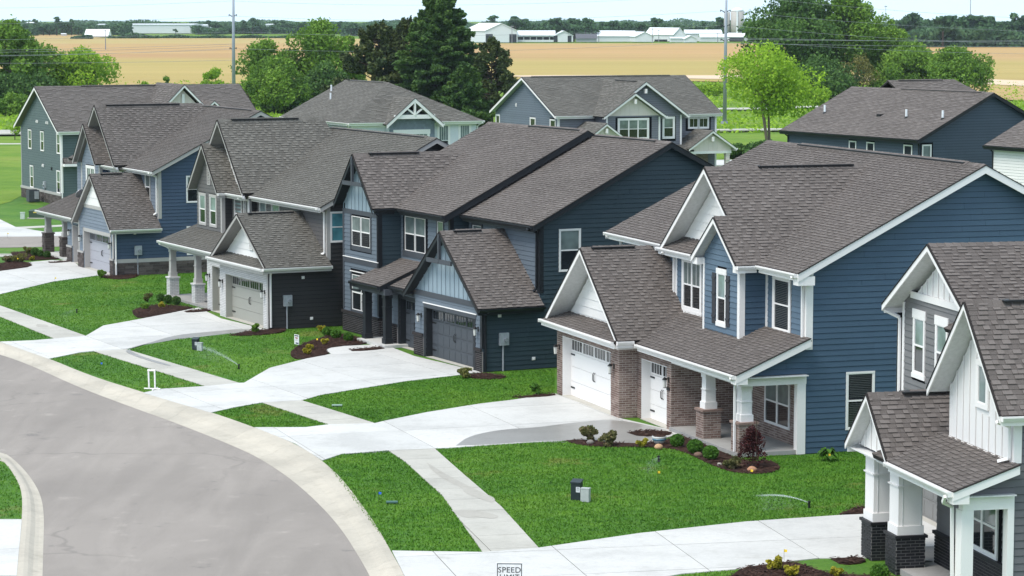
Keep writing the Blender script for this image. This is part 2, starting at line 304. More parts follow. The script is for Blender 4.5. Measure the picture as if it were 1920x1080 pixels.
class House:
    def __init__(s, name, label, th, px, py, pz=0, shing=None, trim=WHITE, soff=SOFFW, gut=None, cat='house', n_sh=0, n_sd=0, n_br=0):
        x, y = gp(px, py, pz); t = math.radians(th); s.th = t; s.o = (x, y)
        s.root = thing(name, label, cat, (x, y, 0), t-math.pi/2); s.u = (math.sin(t), -math.cos(t)); s.v = (math.cos(t), math.sin(t))
        s.shing, s.trim, s.soff, s.gut = shing, trim, soff, gut or trim; s.planes = []; s.pc = {}; s.lim = dict(shingle=n_sh, siding_board=n_sd, brick=n_br, stone=n_br, batten=60, shake=0, ridge_cap=0)
        s.acc = {}
    def wp(s, u, v, z=0): return (s.o[0]+s.u[0]*u+s.v[0]*v, s.o[1]+s.u[1]*u+s.v[1]*v, z)
    def A(s, name, mat): return s.acc.setdefault((name, mat.name), (MB(), mat))[0]
    def box(s, name, mat, a, b): mb = MB(); mb.box(a, b); s.part(name, mb, mat)
    def part(s, name, mb, mats, parent=None, smooth=False): return obj(name, mb, mats, parent or s.root, smooth)
    def piece(s, kind, mat, mb, c):
        w = s.wp(c[0], c[1], c[2]); d = w[0]**2+w[1]**2+(w[2]-CAMH)**2; s.pc.setdefault((kind, mat.name), []).append((d, mb, mat))
    # --- walls
    def wall(s, F, poly, style, mat, holes=(), wins=(), mortar=None, exp=.178, th=.15, core=None):
        holes = list(holes); inset = .012 if abs(F.n[1]) > .5 else 0
        cp = poly
        if inset: xs = [p[0] for p in poly]; a, b = min(xs), max(xs); cp = [(min(max(x, a+.012), b-.012), y) for x, y in poly]
        wm = MB()
        for Q in cut_holes([cp], holes): wm.ngon([F.p(x, y, -inset) for x, y in Q], -F.n, th)
        s.part('wall', wm, core or mortar or (LAPSHADE if style == 'lap' and exp < .25 else mat))  # lap walls: near-black core paints a shadow line under each board
        cut = holes+list(wins); y0 = min(p[1] for p in poly); y1 = max(p[1] for p in poly); x0 = min(p[0] for p in poly); x1 = max(p[0] for p in poly)
        if style == 'lap':
            y = y0; k = 0
            while y < y1-.02:
                st = clip(poly, 0, -1, -(y+.011)); st = clip(st, 0, 1, y+exp) if st else []
                if st:
                    for Q in cut_holes([st], cut):
                        yy = y; tn = .5+random.uniform(-.14, .14)
                        qa = min(p[0] for p in Q); qb = max(p[0] for p in Q); j0 = x0+random.uniform(1, 3.66)
                        js = [qa]+[j0+3.66*i for i in range(8) if qa+.3 < j0+3.66*i < qb-.3]+[qb]
                        for ja, jb in zip(js, js[1:]):
                            B = clip(clip(Q, -1, 0, -(ja+(.003 if ja > qa else -1))), 1, 0, jb-(.003 if jb < qb else -1)) if len(js) > 2 else Q
                            if B: s.piece('siding_board', mat, raised(F, B, lambda X, Y: .004+.020*max(0, (yy+exp-Y)/exp), tn+random.uniform(-.08, .12)), F.p(*B[0]))
                y += exp
        elif style in ('brick', 'stone', 'shake'):
            hh, L, gap = dict(brick=(.076, .24, .017), stone=(.13, .42, .012), shake=(.19, .2, .006))[style]; y = y0; k = 0
            while y < y1-.01:
                x = x0-(L/2 if k % 2 else 0)-(random.random()*.2 if style == 'stone' else 0)
                while x < x1:
                    l = L*(random.uniform(.5, 1.4) if style == 'stone' else 1)
                    a, b, c, d = max(x+gap/2, x0), min(x+l-gap/2, x1), y+gap/2, min(y+hh-gap/2, y1)
                    if b-a > .02 and d-c > .01:
                        if all(b <= h[0]+.001 or a >= h[1]-.001 or d <= h[2]+.001 or c >= h[3]-.001 for h in cut) or True:
                            Q0 = [(a, c), (b, c), (b, d), (a, d)]
                            if not (inpoly(a+.01, c+.005, poly) and inpoly(b-.01, d-.005, poly) and inpoly(a+.01, d-.005, poly) and inpoly(b-.01, c+.005, poly)):
                                x += l; continue
                            for Q in cut_holes([Q0], [h for h in cut if not (b <= h[0] or a >= h[1] or d <= h[2] or c >= h[3])]):
                                hgt = random.uniform(.008, .012) if style == 'brick' else random.uniform(.015, .045)
                                if style == 'shake': hgt = random.uniform(.008, .014)
                                s.piece(style, mat, raised(F, Q, lambda X, Y: hgt, random.random()), F.p(a, c))
                    x += l
                y += hh; k += 1
        elif style == 'batten':
            x = x0+.02
            while x < x1:
                st = clip(clip(poly, -1, 0, -x), 1, 0, x+.04) if clip(poly, -1, 0, -x) else []
                if st:
                    for Q in cut_holes([st], cut): s.piece('batten', mat, raised(F, Q, lambda X, Y: .014, .42), F.p(*Q[0]))
                x += .40
    def gablewall(s, F, x0, x1, z0, zE, zA, *a, **k):
        s.wall(F, [(x0, z0), (x1, z0), (x1, zE), ((x0+x1)/2, zA), (x0, zE)], *a, **k)
    def trimboard(s, F, x0, x1, y0, y1, h=.035, mat=None, name='trim_board'):
        s.box(name, mat or s.trim, F.p(x0, y0, -.005), F.p(x1, y1, h))
    def corner(s, u, v, z0, z1, mat=None, w=.12, front_=True, side_=True, sgn=1):      # outside corner board at the right end of a front wall
        m = mat or s.trim; mb = MB(); mb.box((u-w*sgn, v-.03, z0), (u+.03*sgn, v+.012, z1)); mb.box((u-.012*sgn, v+.013, z0), (u+.029*sgn, v+w, z1)); s.part('corner_board', mb, m)
    # --- windows and doors
    def window(s, F, x0, x1, z0, z1, cols=1, rows=2, tw=.09, trim=None, sash=None, glass=None, header=0, sill=0, mull=None, glass2=None, blinds=False):
        trim = trim or s.trim; sash = sash or WHITE; mb = MB(); hh = .04
        if tw:
            for a, b, c, d in ((x0-tw, x0, z0-tw-sill, z1), (x1, x1+tw, z0-tw-sill, z1), (x0, x1, z0-tw-sill, z0)): mb.box(F.p(a, c, 0), F.p(b, d, hh), mat=1)
            mb.box(F.p(x0-tw-(.04 if header else 0), z1, 0), F.p(x1+tw+(.04 if header else 0), z1+tw+header, hh+.006), mat=1)
            if sill: mb.box(F.p(x0-tw-.04, z0-tw-sill, 0), F.p(x1+tw+.04, z0-tw-sill+.08+sill*.6, hh+.01), mat=1)
        fr = .05; W = (x1-x0)/cols; R = (z1-z0)/rows
        for i in range(cols+1): c = x0+W*i; a = max(c-fr/2*(2 if 0 < i < cols else 1), x0); b = min(c+fr/2*(2 if 0 < i < cols else 1), x1); mb.box(F.p(a if i else x0, z0, 0), F.p(b if i < cols else x1, z1, .034))
        for j in range(rows+1):
            c = z0+R*j; a = max(c-fr/2, z0); b = min(c+fr/2, z1)
            for i in range(cols): mb.box(F.p(x0+W*i+fr*.5, a, 0), F.p(x0+W*(i+1)-fr*.5, b, .031))
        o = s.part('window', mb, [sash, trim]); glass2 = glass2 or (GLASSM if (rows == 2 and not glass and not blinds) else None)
        for i in range(cols):
            for j in range(rows):
                pa = MB(); a = (x0+W*i+fr*.4, z0+R*j+fr*.4); b = (x0+W*(i+1)-fr*.4, z0+R*(j+1)-fr*.4)
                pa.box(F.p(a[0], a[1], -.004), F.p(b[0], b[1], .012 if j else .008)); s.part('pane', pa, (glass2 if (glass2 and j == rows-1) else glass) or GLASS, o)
                if mull and j == rows-1:
                    mu = MB()
                    for q in range(1, mull): c = a[0]+(b[0]-a[0])*q/mull; mu.box(F.p(c-.012, a[1], .011), F.p(c+.012, b[1], .020))
                    s.part('muntin', mu, sash, o)
        if blinds:
            bl = MB(); z = z0+.08
            while z < z1-.05:
                if abs((z-z0)-R) > .06: bl.box(F.p(x0+.07, z, .012), F.p(x1-.07, z+.022, .017))
                z += .055
            s.part('blind_slats', bl, flat('blind', (.07,.075,.075)), o)
    def garage(s, F, x0, x1, z1, depth, door, jamb, lites=4, sections=True, hinges=True, trimw=.0, lmull=4):
        mb = MB(); D = -depth
        for a, b in ((x0, x0+.03), (x1-.03, x1)): mb.box(F.p(a, 0, 0), F.p(b, z1, D-.02))
        mb.box(F.p(x0+.03, z1-.03, 0), F.p(x1-.03, z1, D-.02)); s.part('door_jamb', mb, jamb)
        mb = MB(); n = 4; H = (z1-.05)/n; cols = lites
        for i in range(n):
            mb.box(F.p(x0+.03, .01+H*i+.006, D-.05), F.p(x1-.03, .01+H*(i+1)-.006, D+.0))
            if sections and i < n-1:
                W = (x1-x0-.1)/cols
                for c in range(cols):
                    for q in (0, 1): a = x0+.05+W*c+W*q/2+.03; mb.box(F.p(a, H*i+.07, D), F.p(a+W/2-.06, H*i+H-.06, D+.010))
        mb.box(F.p(x0+.03, .0, D-.06), F.p(x1-.03, z1-.03, D-.052), mat=0); g = s.part('garage_door', mb, door)
        W = (x1-x0-.2)/cols
        for c in range(cols):
            a = x0+.1+W*c+.06; b = a+W-.12; lo = H*(n-1)+.09; hi = H*n-.07; f = MB()
            for q in ((a-.04, b+.04, lo-.04, lo), (a-.04, b+.04, hi, hi+.04), (a-.04, a, lo, hi), (b, b+.04, lo, hi)): f.box(F.p(q[0], q[2], D), F.p(q[1], q[3], D+.03))
            for q in range(1, lmull): x = a+(b-a)*q/lmull; f.box(F.p(x-.012, lo, D), F.p(x+.012, hi, D+.022))
            s.part('lite_frame', f, door, g); f = MB(); f.box(F.p(a, lo, D), F.p(b, hi, D+.012)); s.part('pane', f, GLASS, g)
        if hinges:
            for z in (H*.55, H*2.8):
                f = MB(); f.box(F.p(x0+.05, z, D), F.p(x0+.42, z+.05, D+.022)); s.part('hinge', f, IRON, g)
            f = MB(); c = (x0+x1)/2
            for q in (-.06, .06): f.tube([F.p(c+q, .80, D+.01), F.p(c+q, .86, D+.06), F.p(c+q, 1.06, D+.06), F.p(c+q, 1.12, D+.01)], .014, 5)
            s.part('door_handle', f, IRON, g)
        th = MB(); th.box(F.p(x0, 0, .04), F.p(x1, .015, D)); s.part('threshold', th, WALK)
    def lantern(s, F, x, z):
        mb = MB(); mb.box(F.p(x-.05, z-.09, 0), F.p(x+.05, z+.09, .03)); mb.beam(F.p(x, z+.04, .02), F.p(x, z+.07, .16), .025, .025, (1,0,0) if abs(F.n[0]) < .5 else (0,1,0))
        c = F.p(x, z-.06, .16); mb.cone((c[0], c[1], c[2]+.07), .10, .02, .09, 6); mb.cone((c[0], c[1], c[2]-.20), .06, .05, .02, 6); o = s.part('wall_lantern', mb, IRON)
        g = MB(); g.cone((c[0], c[1], c[2]-.18), .055, .075, .25, 6); s.part('lantern_glass', g, LAMPG, o)
    def spout(s, pts, mat=None, r=.075):
        mb = MB()
        for p, q in zip(pts, pts[1:]): mb.beam(p, q, r, r*.85, (0,1,.01))
        s.part('downspout', mb, mat or s.gut)
    def meter(s, F, x, z, base_z=0):
        mb = MB(); mb.box(F.p(x-.19, z-.24, 0), F.p(x+.19, z+.24, .14)); o = s.part('electric_meter', mb, flat('meter_box', (.36,.38,.41), .5)); d = MB(); p = F.p(x+.05, z-.03, .14); q = F.p(x+.05, z-.03, .24)
        d.tube([p, q], .085, 12); s.part('meter_dial', d, flat('dial', (.25,.27,.29), .2), o); c = MB(); c.tube([F.p(x-.03, z-.24, .06), F.p(x-.03, base_z, .06)], .035, 8); s.part('conduit', c, PVC, o)
    def vent(s, F, x, z, w=.13, h=.12, mat=WHITE):
        mb = MB(); mb.box(F.p(x-w/2, z-h/2, 0), F.p(x+w/2, z+h/2, .05)); mb.box(F.p(x-w/4, z-h/3, .05), F.p(x+w/3, z+h/5, .09), .2); s.part('wall_vent', mb, mat)
    def louver(s, F, x0, x1, z0, z1, mat):
        mb = MB()
        for a, b, c, d in ((x0, x0+.05, z0, z1), (x1-.05, x1, z0, z1), (x0+.05, x1-.05, z0, z0+.05), (x0+.05, x1-.05, z1-.05, z1)): mb.box(F.p(a, c, 0), F.p(b, d, .05))
        o = s.part('louvre_vent', mb, mat); z = z0+.07; sl = MB()
        while z < z1-.08: sl.box(F.p(x0+.05, z, 0), F.p(x1-.05, z+.035, .035)); z += .075
        s.part('louvre_slats', sl, mat, o)
    def column(s, u0, u1, v0, v1, zped, ztop, pstyle, pmat, pmortar, smat, taper=0, capmat=None, shaft=None, z0=0):
        if zped:
            for F, a, b in ((front(v0), u0, u1), (side(u1), v0, v1), (lside(u0), -v1, -v0)):
                s.wall(F, [(a, z0), (b, z0), (b, zped), (a, zped)], pstyle, pmat, mortar=pmortar, th=.05)
            mb = MB(); mb.box((u0+.02, v0+.02, z0), (u1-.02, v1, zped-.01)); s.part('pedestal', mb, pmortar)
            mb = MB(); mb.box((u0-.05, v0-.05, zped), (u1+.05, v1+.05, zped+.07)); s.part('pedestal_cap', mb, capmat or pmat)
        cu, cv = (u0+u1)/2, (v0+v1)/2; w = shaft or (u1-u0)*.62; zb = zped+.07 if zped else z0; mb = MB(); w2 = w*(1-taper)
        vs = [(cu+a*q/2, cv+b*q/2, z) for q, z in ((w, zb), (w2, ztop)) for a, b in ((-1,-1),(1,-1),(1,1),(-1,1))]
        mb.add(vs, [(3,2,1,0),(4,5,6,7),(0,1,5,4),(1,2,6,5),(2,3,7,6),(3,0,4,7)])
        e = .03
        for z, h, q in ((zb, .22, w), (ztop-.16, .16, w2), (ztop-.55, .035, w2*1.03)): mb.box((cu-q/2-e, cv-q/2-e, z), (cu+q/2+e, cv+q/2+e, z+h))
        s.part('column', mb, smat)
    # --- roofs
    def plane(s, pts, eave_gutter=False, deck=.11, cull=False, shing=True):
        P = [np.array(p, float) for p in pts]; ex = P[1]-P[0]; ex /= np.linalg.norm(ex); n = np.cross(ex, P[2]-P[1]); n /= np.linalg.norm(n)
        if n[2] < 0: n = -n
        ey = np.cross(n, ex); F = Fr(P[0], ex, ey, n); poly = [((p-P[0])@ex, (p-P[0])@ey) for p in P]
        s.planes.append((F, poly, [(p[0], p[1]) for p in P], shing, cull)); mb = MB()
        m = len(P); top = [tuple(p) for p in P]; bot = [tuple(p-n*deck) for p in P]; tr = tessellate_polygon([[Vector(p) for p in top]])
        mb.add(top, [tuple(t) for t in tr], mat=0); mb.add(bot, [tuple(t)[::-1] for t in tr], mat=1); mb.add(top+bot, [(i, (i+1) % m, (i+1) % m+m, i+m) for i in range(m)], mat=0)
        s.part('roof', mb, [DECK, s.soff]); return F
    def zat(s, pl, x, y):
        F, poly, plan, _, _ = pl; n = F.n; return F.o[2]-((x-F.o[0])*n[0]+(y-F.o[1])*n[1])/n[2]
    def board(s, p, q, h, t, dirn, mat=None, name='rake_board', drop=.02):      # hangs below the line p-q, t thick along dirn
        p = Vector(p); q = Vector(q); d = Vector(dirn); mb = MB(); dz = Vector((0,0,-1)); a = [p+dz*drop, q+dz*drop, q+dz*(drop+h), p+dz*(drop+h)]
        vs = a+[x+d*t for x in a]; mb.add(vs, [(0,1,2,3),(7,6,5,4),(0,4,5,1),(1,5,6,2),(2,6,7,3),(3,7,4,0)]); s.part(name, mb, mat or s.trim)
        mb = MB(); mb.beam(p+d*(t*.6)+Vector((0,0,-.006)), q+d*(t*.6)+Vector((0,0,-.006)), t*1.5+.02, .022, (0,0,1)); s.part('drip_edge', mb, DECK)
    def gutter(s, p, q, dirn, mat=None):
        p = Vector(p); q = Vector(q); d = Vector(dirn); mb = MB(); dz = Vector((0,0,1)); prof = [(0, -.02), (0, -.13), (.07, -.13), (.12, -.05), (.12, -.01), (.105, -.01), (.10, -.05), (.06, -.11), (.015, -.11), (.015, -.02)]
        m = len(prof); vs = [x+d*a+dz*b for x in (p, q) for a, b in prof]; mb.add(vs, [(i, (i+1) % m, (i+1) % m+m, i+m) for i in range(m)]); e = (q-p).normalized()*.004
        for x in (p, q): mb.box(tuple(x-e+d*.0+dz*-.13), tuple(x+e+d*.118+dz*-.012))
        s.part('gutter', mb, mat or s.gut)
        mb = MB(); a = p-dz*.13; b = q-dz*.13; mb.beam(a-d*.02-dz*.03, b-d*.02-dz*.03, .03, .16); s.part('fascia', mb, s.trim)
    def ridge(s, p, q, sl, vent=None):
        p = Vector(p); q = Vector(q); L = (q-p).length; d = (q-p)/L; r = d.cross(Vector((0,0,1))).normalized(); x = 0
        while x < L-.02:
            e = min(x+.22, L); a = p+d*x; b = p+d*e; mb = MB(); w = .15; k = .03
            if vent and vent[0]*L < x < vent[1]*L: w = .19; k = .065
            vs = [a+r*w-Vector((0,0,sl*w-k)), a+Vector((0,0,k+.012)), a-r*w-Vector((0,0,sl*w-k)), b+r*w-Vector((0,0,sl*w-k*.6)), b+Vector((0,0,k)), b-r*w-Vector((0,0,sl*w-k*.6))]
            lo = [v-Vector((0,0,k+.03)) for v in vs]; mb.add(vs+lo, [(0,1,4,3),(1,2,5,4),(0,3,9,6),(2,8,11,5),(0,6,7,1),(1,7,8,2),(3,4,10,9),(4,5,11,10)], random.random()*.7+.15); s.piece('ridge_cap', s.shing, mb, a); x += .22
        if vent:
            mb = MB(); a = p+d*(L*vent[0]); b = p+d*(L*vent[1]); mb.beam(a+Vector((0,0,.005)), b+Vector((0,0,.005)), .34, .05); s.part('ridge_vent', mb, IRON)
    def gableV(s, cx, half, vf, vb, zE, sl, gut='', rake=True, rakeh=.2, vent=(.2, .8), hipback=0, backrake=False, rmat=None, half2=None):
        zA = zE+sl*half; R = half2 or half; vr = vb-hipback
        s.plane([(cx+R, vf, zA-sl*R), (cx+R, vb, zA-sl*R), (cx, vr, zA), (cx, vf, zA)]); s.plane([(cx-half, vb, zE), (cx-half, vf, zE), (cx, vf, zA), (cx, vr, zA)])
        if hipback: s.plane([(cx+R, vb, zA-sl*R), (cx-half, vb, zE), (cx, vr, zA)])
        s.ridge((cx, vf, zA), (cx, vr, zA), sl, vent)
        if rake:
            for sg, h in ((-1, half), (1, R)): s.board((cx+sg*h, vf, zA-sl*h), (cx, vf, zA), rakeh, .035, (0,-1,0), rmat)
        if backrake:
            for sg, h in ((-1, half), (1, R)): s.board((cx+sg*h, vb, zA-sl*h), (cx, vb, zA), rakeh, .035, (0,1,0), rmat)
        for g in gut.split():
            k, a, b = g.split(':'); sg = 1 if k == 'R' else -1; h = R if k == 'R' else half; s.gutter((cx+sg*h, float(a), zA-sl*h), (cx+sg*h, float(b), zA-sl*h), (sg,0,0))
        return zA
    def gableU(s, vf, vb, u0, u1, zE, sl, guts=(), rakes='R', rakeh=.2, vent=(.25, .8), hipL=0, hipR=0, rmat=None):
        vm = (vf+vb)/2; zA = zE+sl*(vm-vf)
        s.plane([(u0, vf, zE), (u1, vf, zE), (u1-hipR, vm, zA), (u0+hipL, vm, zA)]); s.plane([(u1, vb, zE), (u0, vb, zE), (u0+hipL, vm, zA), (u1-hipR, vm, zA)])
        if hipL: s.plane([(u0, vb, zE), (u0, vf, zE), (u0+hipL, vm, zA)])
        if hipR: s.plane([(u1, vf, zE), (u1, vb, zE), (u1-hipR, vm, zA)])
        s.ridge((u0+hipL, vm, zA), (u1-hipR, vm, zA), sl, vent)
        for r in rakes:
            u, d = (u1, 1) if r == 'R' else (u0, -1)
            for v in (vf, vb): s.board((u, v, zE), (u, vm, zA), rakeh, .035, (d,0,0), rmat)
        for a, b in guts: s.gutter((a, vf, zE), (b, vf, zE), (0,-1,0))
        s.gutter((u0, vb, zE), (u1, vb, zE), (0,1,0)); return vm, zA
    def finish(s, exp=.143, tw=(.13, .26), tabs=True):
        tooth = True
        if tabs:
            for i, (F, poly, plan, sh, cull) in enumerate(s.planes):
                if not sh: continue
                xs = [p[0] for p in poly]; ys = [p[1] for p in poly]; y = min(ys); others = [p for j, p in enumerate(s.planes) if j != i]
                while y < max(ys)-.01:
                    x = min(xs)-random.random()*.3; y1 = y+exp; ph = random.random()
                    while x < max(xs):
                        L = random.uniform(*tw); a, b = x+.003, x+L-.003; x += L; Q = [(a, y), (b, y), (b, y1), (a, y1)]
                        ins = [inpoly(*c, poly) for c in Q]
                        if not any(ins) and not inpoly((a+b)/2, (y+y1)/2, poly): continue
                        if not all(ins):
                            Q = poly
                            for A_, B_, C_ in ((-1, 0, -a), (1, 0, b), (0, -1, -y), (0, 1, y1)):
                                Q = clip(Q, A_, B_, C_)
                                if not Q: break
                            if not Q: continue
                        c = F.p((a+b)/2, (y+y1)/2); hid = False
                        if cull:
                            for o in others:
                                if inpoly(c[0], c[1], o[2]) and s.zat(o, c[0], c[1]) > c[2]+.05: hid = True; break
                        if hid: continue
                        tooth = not tooth if random.random() < .85 else tooth; t = .030 if tooth else .009; yy = y; tone = min(1, max(0, random.gauss(.76 if tooth else .14, .15)))
                        s.piece('shingle', s.shing, raised(F, Q, lambda X, Y: .004+t*max(0, (yy+exp-Y)/exp), tone), c)
                    y += exp
        for (kind, mn), L in s.pc.items():
            L.sort(key=lambda q: q[0]); n = s.lim.get(kind, 0)
            for d, mb, mat in L[:n]: s.part(kind, mb, mat)
            rest = L[n:]
            if rest:
                M = MB()
                for d, mb, mat in rest: b = len(M.v); M.v += mb.v; M.t += mb.t; M.f += [tuple(b+i for i in f) for f in mb.f]; M.m += mb.m
                names = dict(shingle='shingles', siding_board='siding_boards', brick='bricks', stone='stones', batten='battens', shake='shakes', ridge_cap='ridge_caps')
                o = s.part(names[kind], M, rest[0][2]); o['kind'] = 'stuff'
        for (name, mn), (mb, mat) in s.acc.items(): s.part(name, mb, mat)
# ---------------------------------------------------------------- the blue house with the brick garage front
def wall_top(zE, sl, oh): return zE+sl*oh-.13
def blue_house():
    h = House('blue_house', 'blue two-storey house with brown brick front, white trim and white garage doors', 18.6, 1509.5, 851, shing=SH_B, n_sh=300, n_sd=300, n_br=300)
    S_, F0 = side(0), front(0)
    zt = 5.66+.503*.48-.13; zA = 5.66+.503*6.38-.14
    # side wall towards the camera, lap siding
    wn = [(1.38, 2.32, .72, 2.46)]
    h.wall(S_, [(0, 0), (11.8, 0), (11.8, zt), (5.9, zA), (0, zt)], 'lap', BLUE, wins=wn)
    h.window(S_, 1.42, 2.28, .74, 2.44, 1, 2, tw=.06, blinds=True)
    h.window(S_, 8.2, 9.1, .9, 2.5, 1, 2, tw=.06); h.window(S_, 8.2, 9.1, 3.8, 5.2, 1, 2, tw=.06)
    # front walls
    h.wall(F0, [(-16, 2.9), (0, 2.9), (0, zt), (-16, zt)], 'lap', BLUE_LIT, wins=[(-2.55, -1.1, 3.5, 5.35)])
    h.wall(F0, [(-5.6, 0.1), (0, 0.1), (0, 2.88), (-5.6, 2.88)], 'brick', BR_B, mortar=MO_L, wins=[(-3.08, -1.12, .55, 2.06), (-5.35, -4.05, 0.1, 2.25)])
    h.wall(back(11.8), [(0, 0), (16, 0), (16, zt), (0, zt)], 'lap', BLUE); h.wall(lside(-16), [(-11.8, 0), (0, 0), (0, zt), (-5.9, zA), (-11.8, zt)], 'lap', BLUE)
    h.window(F0, -3.0, -1.2, .62, 2.0, 2, 2, tw=.05, mull=0)
    h.window(F0, -2.38, -1.28, 3.68, 5.24, 1, 2, tw=.13, blinds=True)
    mb = MB(); mb.box((-5.1, -.03, .14), (-4.2, .0, 2.15)); mb.box((-5.0, -.045, .3), (-4.3, -.03, 1.0)); mb.box((-5.0, -.045, 1.1), (-4.3, -.03, 2.05)); dr = h.part('front_door', mb, flat('black_door', (.012,.012,.014), .35))
    mb = MB()
    for a, b, c, d in ((-5.28, -5.1, .12, 2.3), (-4.2, -4.04, .12, 2.3), (-5.1, -4.2, 2.15, 2.3)): mb.box((a, -.06, c), (b, .01, d))
    h.part('door_frame', mb, WHITE)
    # upper bump and bay
    h.wall(front(-.35), [(-9.8, 3.05), (-5.9, 3.05), (-5.9, 5.72), (-9.8, 5.72)], 'lap', BLUE_LIT, wins=[(-9.3, -7.45, 3.45, 5.35)])
    h.window(front(-.35), -9.1, -7.63, 3.68, 5.22, 2, 2, tw=.14, sill=.08, blinds=False, mull=2)
    h.wall(front(-.9), [(-6.0, 2.95), (-3.07, 2.95), (-3.07, 5.75), (-4.535, 6.86), (-6.0, 5.75)], 'lap', BLUE_LIT, wins=[(-4.9, -4.15, 3.5, 5.45)])
    h.wall(side(-3.07), [(-.9, 3.0), (0, 3.0), (0, 5.7), (-.9, 5.7)], 'lap', BLUE); h.wall(lside(-6.0), [(.35, 2.9), (.9, 2.9), (.9, 5.7), (.35, 5.7)], 'lap', BLUE); h.wall(lside(-9.8), [(0, 2.9), (.35, 2.9), (.35, 5.7), (0, 5.7)], 'lap', BLUE)
    h.window(front(-.9), -4.84, -4.22, 3.66, 5.2, 1, 2, tw=.06, header=.12, sill=.10, glass2=GLASSL)
    for a in (-5.27, -4.13):
        mb = MB()
        for q in range(3): mb.box((a+q*.093, -.945, 3.55), (a+q*.093+.085, -.915, 5.2))
        for z in (3.75, 4.5, 5.0): mb.box((a, -.965, z), (a+.27, -.946, z+.07))
        h.part('shutter', mb, flat('shutter_grey', (.045,.045,.052)))
    for u, v, a, b in ((-9.8+.12, -.35, 3.0, 5.6), (-5.94, -.9, 2.9, 5.6)): mb = MB(); mb.box((u-.12, v-.035, a), (u+.0, v+.01, b)); h.part('corner_board', mb, WHITE)
    h.corner(-3.07, -.9, 2.95, 5.62, w=.16); h.corner(0, 0, 3.25, 5.7, w=.2); h.box('trim_board', WHITE, (-3.05, -.03, 3.1), (-2.9, .0, 5.6)); h.box('trim_board', WHITE, (-15.99, -.035, 2.9), (-15.85, 0, 5.6))
    h.box('frieze', WHITE, (-3.0, -.04, 5.52), (-.05, .0, 5.75)); h.box('frieze', WHITE, (-9.8, -.4, 5.4), (-6.0, -.36, 5.62)); h.box('soffit', SOFFW, (-16.2, -.46, 5.50), (0, -.05, 5.53))
    # white upper gable wall and its little roof
    h.wall(front(-.12), [(-10.0, 5.7), (-3.1, 5.7), (-6.48, 8.34)], 'lap', WHITE2, exp=.3); h.louver(front(-.15), -5.95, -5.5, 6.45, 7.35, WHITE2)
    h.plane([(-10.26, -.75, 5.6), (-6.2, -.75, 5.6), (-6.2, -.1, 5.98), (-9.8, -.1, 5.98)]); h.gutter((-10.5, -.75, 5.6), (-6.4, -.75, 5.6), (0,-1,0))
    h.gableV(-6.48, 3.8, -.72, 5.55, 5.65, .76, rake=False, vent=(.3, .85)); h.board((-10.28, -.72, 5.65), (-6.48, -.72, 8.538), .17, .035, (0,-1,0)); h.board((-4.6, -.72, 7.109), (-6.48, -.72, 8.538), .17, .035, (0,-1,0))
    h.plane([(-2.68, -1.2, 5.65), (-2.68, -.72, 5.65), (-4.53, -.72, 7.056), (-4.53, -1.2, 7.056)]); h.plane([(-6.38, -.1, 5.65), (-6.38, -1.2, 5.65), (-4.53, -1.2, 7.056), (-4.53, -.1, 7.056)]); h.ridge((-4.53, -1.2, 7.056), (-4.53, -.72, 7.056), .76); h.gutter((-2.68, -1.2, 5.65), (-2.68, -.5, 5.65), (1,0,0))
    for sg in (-1, 1): h.board((-4.53+sg*1.85, -1.2, 5.65), (-4.53, -1.2, 7.056), .17, .035, (0,-1,0))
    mb = MB(); mb.box((-6.4, -1.17, 5.40), (-6.0, -.9, 5.62)); mb.box((-3.05, -1.17, 5.40), (-2.66, -.9, 5.62)); h.part('rake_return', mb, WHITE)
    h.gableU(-.48, 12.28, -16.3, .35, 5.66, .503, guts=((-16.3, -10.3), (-2.6, .35)), rakes='RL', vent=(.18, .93), rakeh=.24)
    mb = MB(); mb.box((-.02, -.46, 5.28), (.36, .10, 5.56)); h.part('rake_return', mb, WHITE)
    # garage wing
    G = front(-2.87); gz = 2.45
    h.wall(G, [(-14.87, 0), (-8.66, 0), (-8.66, gz), (-14.87, gz)], 'brick', BR_B, holes=[(-14.3, -9.42, -1, 2.16)], mortar=MO_L); h.wall(side(-8.66), [(-2.87, 0), (-2.2, 0), (-2.2, gz), (-2.87, gz)], 'brick', BR_B, mortar=MO_L)
    G2 = front(-2.2); h.wall(G2, [(-8.66, 0), (-5.65, 0), (-5.65, gz), (-8.66, gz)], 'brick', BR_B, holes=[(-8.3, -6.0, -1, 2.06)], mortar=MO_L); h.wall(side(-5.65), [(-2.2, 0), (0, 0), (0, gz), (-2.2, gz)], 'brick', BR_B, mortar=MO_L)
    h.wall(lside(-14.87), [(0, 0), (2.87, 0), (2.87, gz), (0, gz)], 'brick', BR_B, mortar=MO_L)
    h.garage(G, -14.3, -9.42, 2.16, .32, WHITE, WHITE2, 4, sections=False, lmull=4); h.garage(G2, -8.3, -6.0, 2.06, .32, WHITE, WHITE2, 2, sections=False, lmull=4)
    for a, b in (((-14.9, -2.93, 2.33), (-8.6, -2.88, 2.66)), ((-8.65, -2.88, 2.33), (-8.59, -2.2, 2.66)), ((-8.6, -2.26, 2.33), (-5.6, -2.21, 2.62))): h.box('frieze', WHITE, a, b)
    h.box('soffit', SOFFW, (-15.2, -3.25, 2.54), (-8.1, -2.88, 2.57)); h.box('soffit', SOFFW, (-8.6, -2.5, 2.46), (0.25, -.02, 2.49))
    h.gableV(-11.7, 3.65, -3.15, 0, 2.7, .77, rakeh=.17, gut='R:-3.2:-2.6', vent=(.12, .62)); h.wall(front(-2.42), [(-15.0, 2.7), (-8.4, 2.7), (-11.7, 5.25)], 'lap', WHITE2, exp=.3); h.louver(front(-2.45), -11.35, -10.85, 3.55, 4.5, WHITE2)
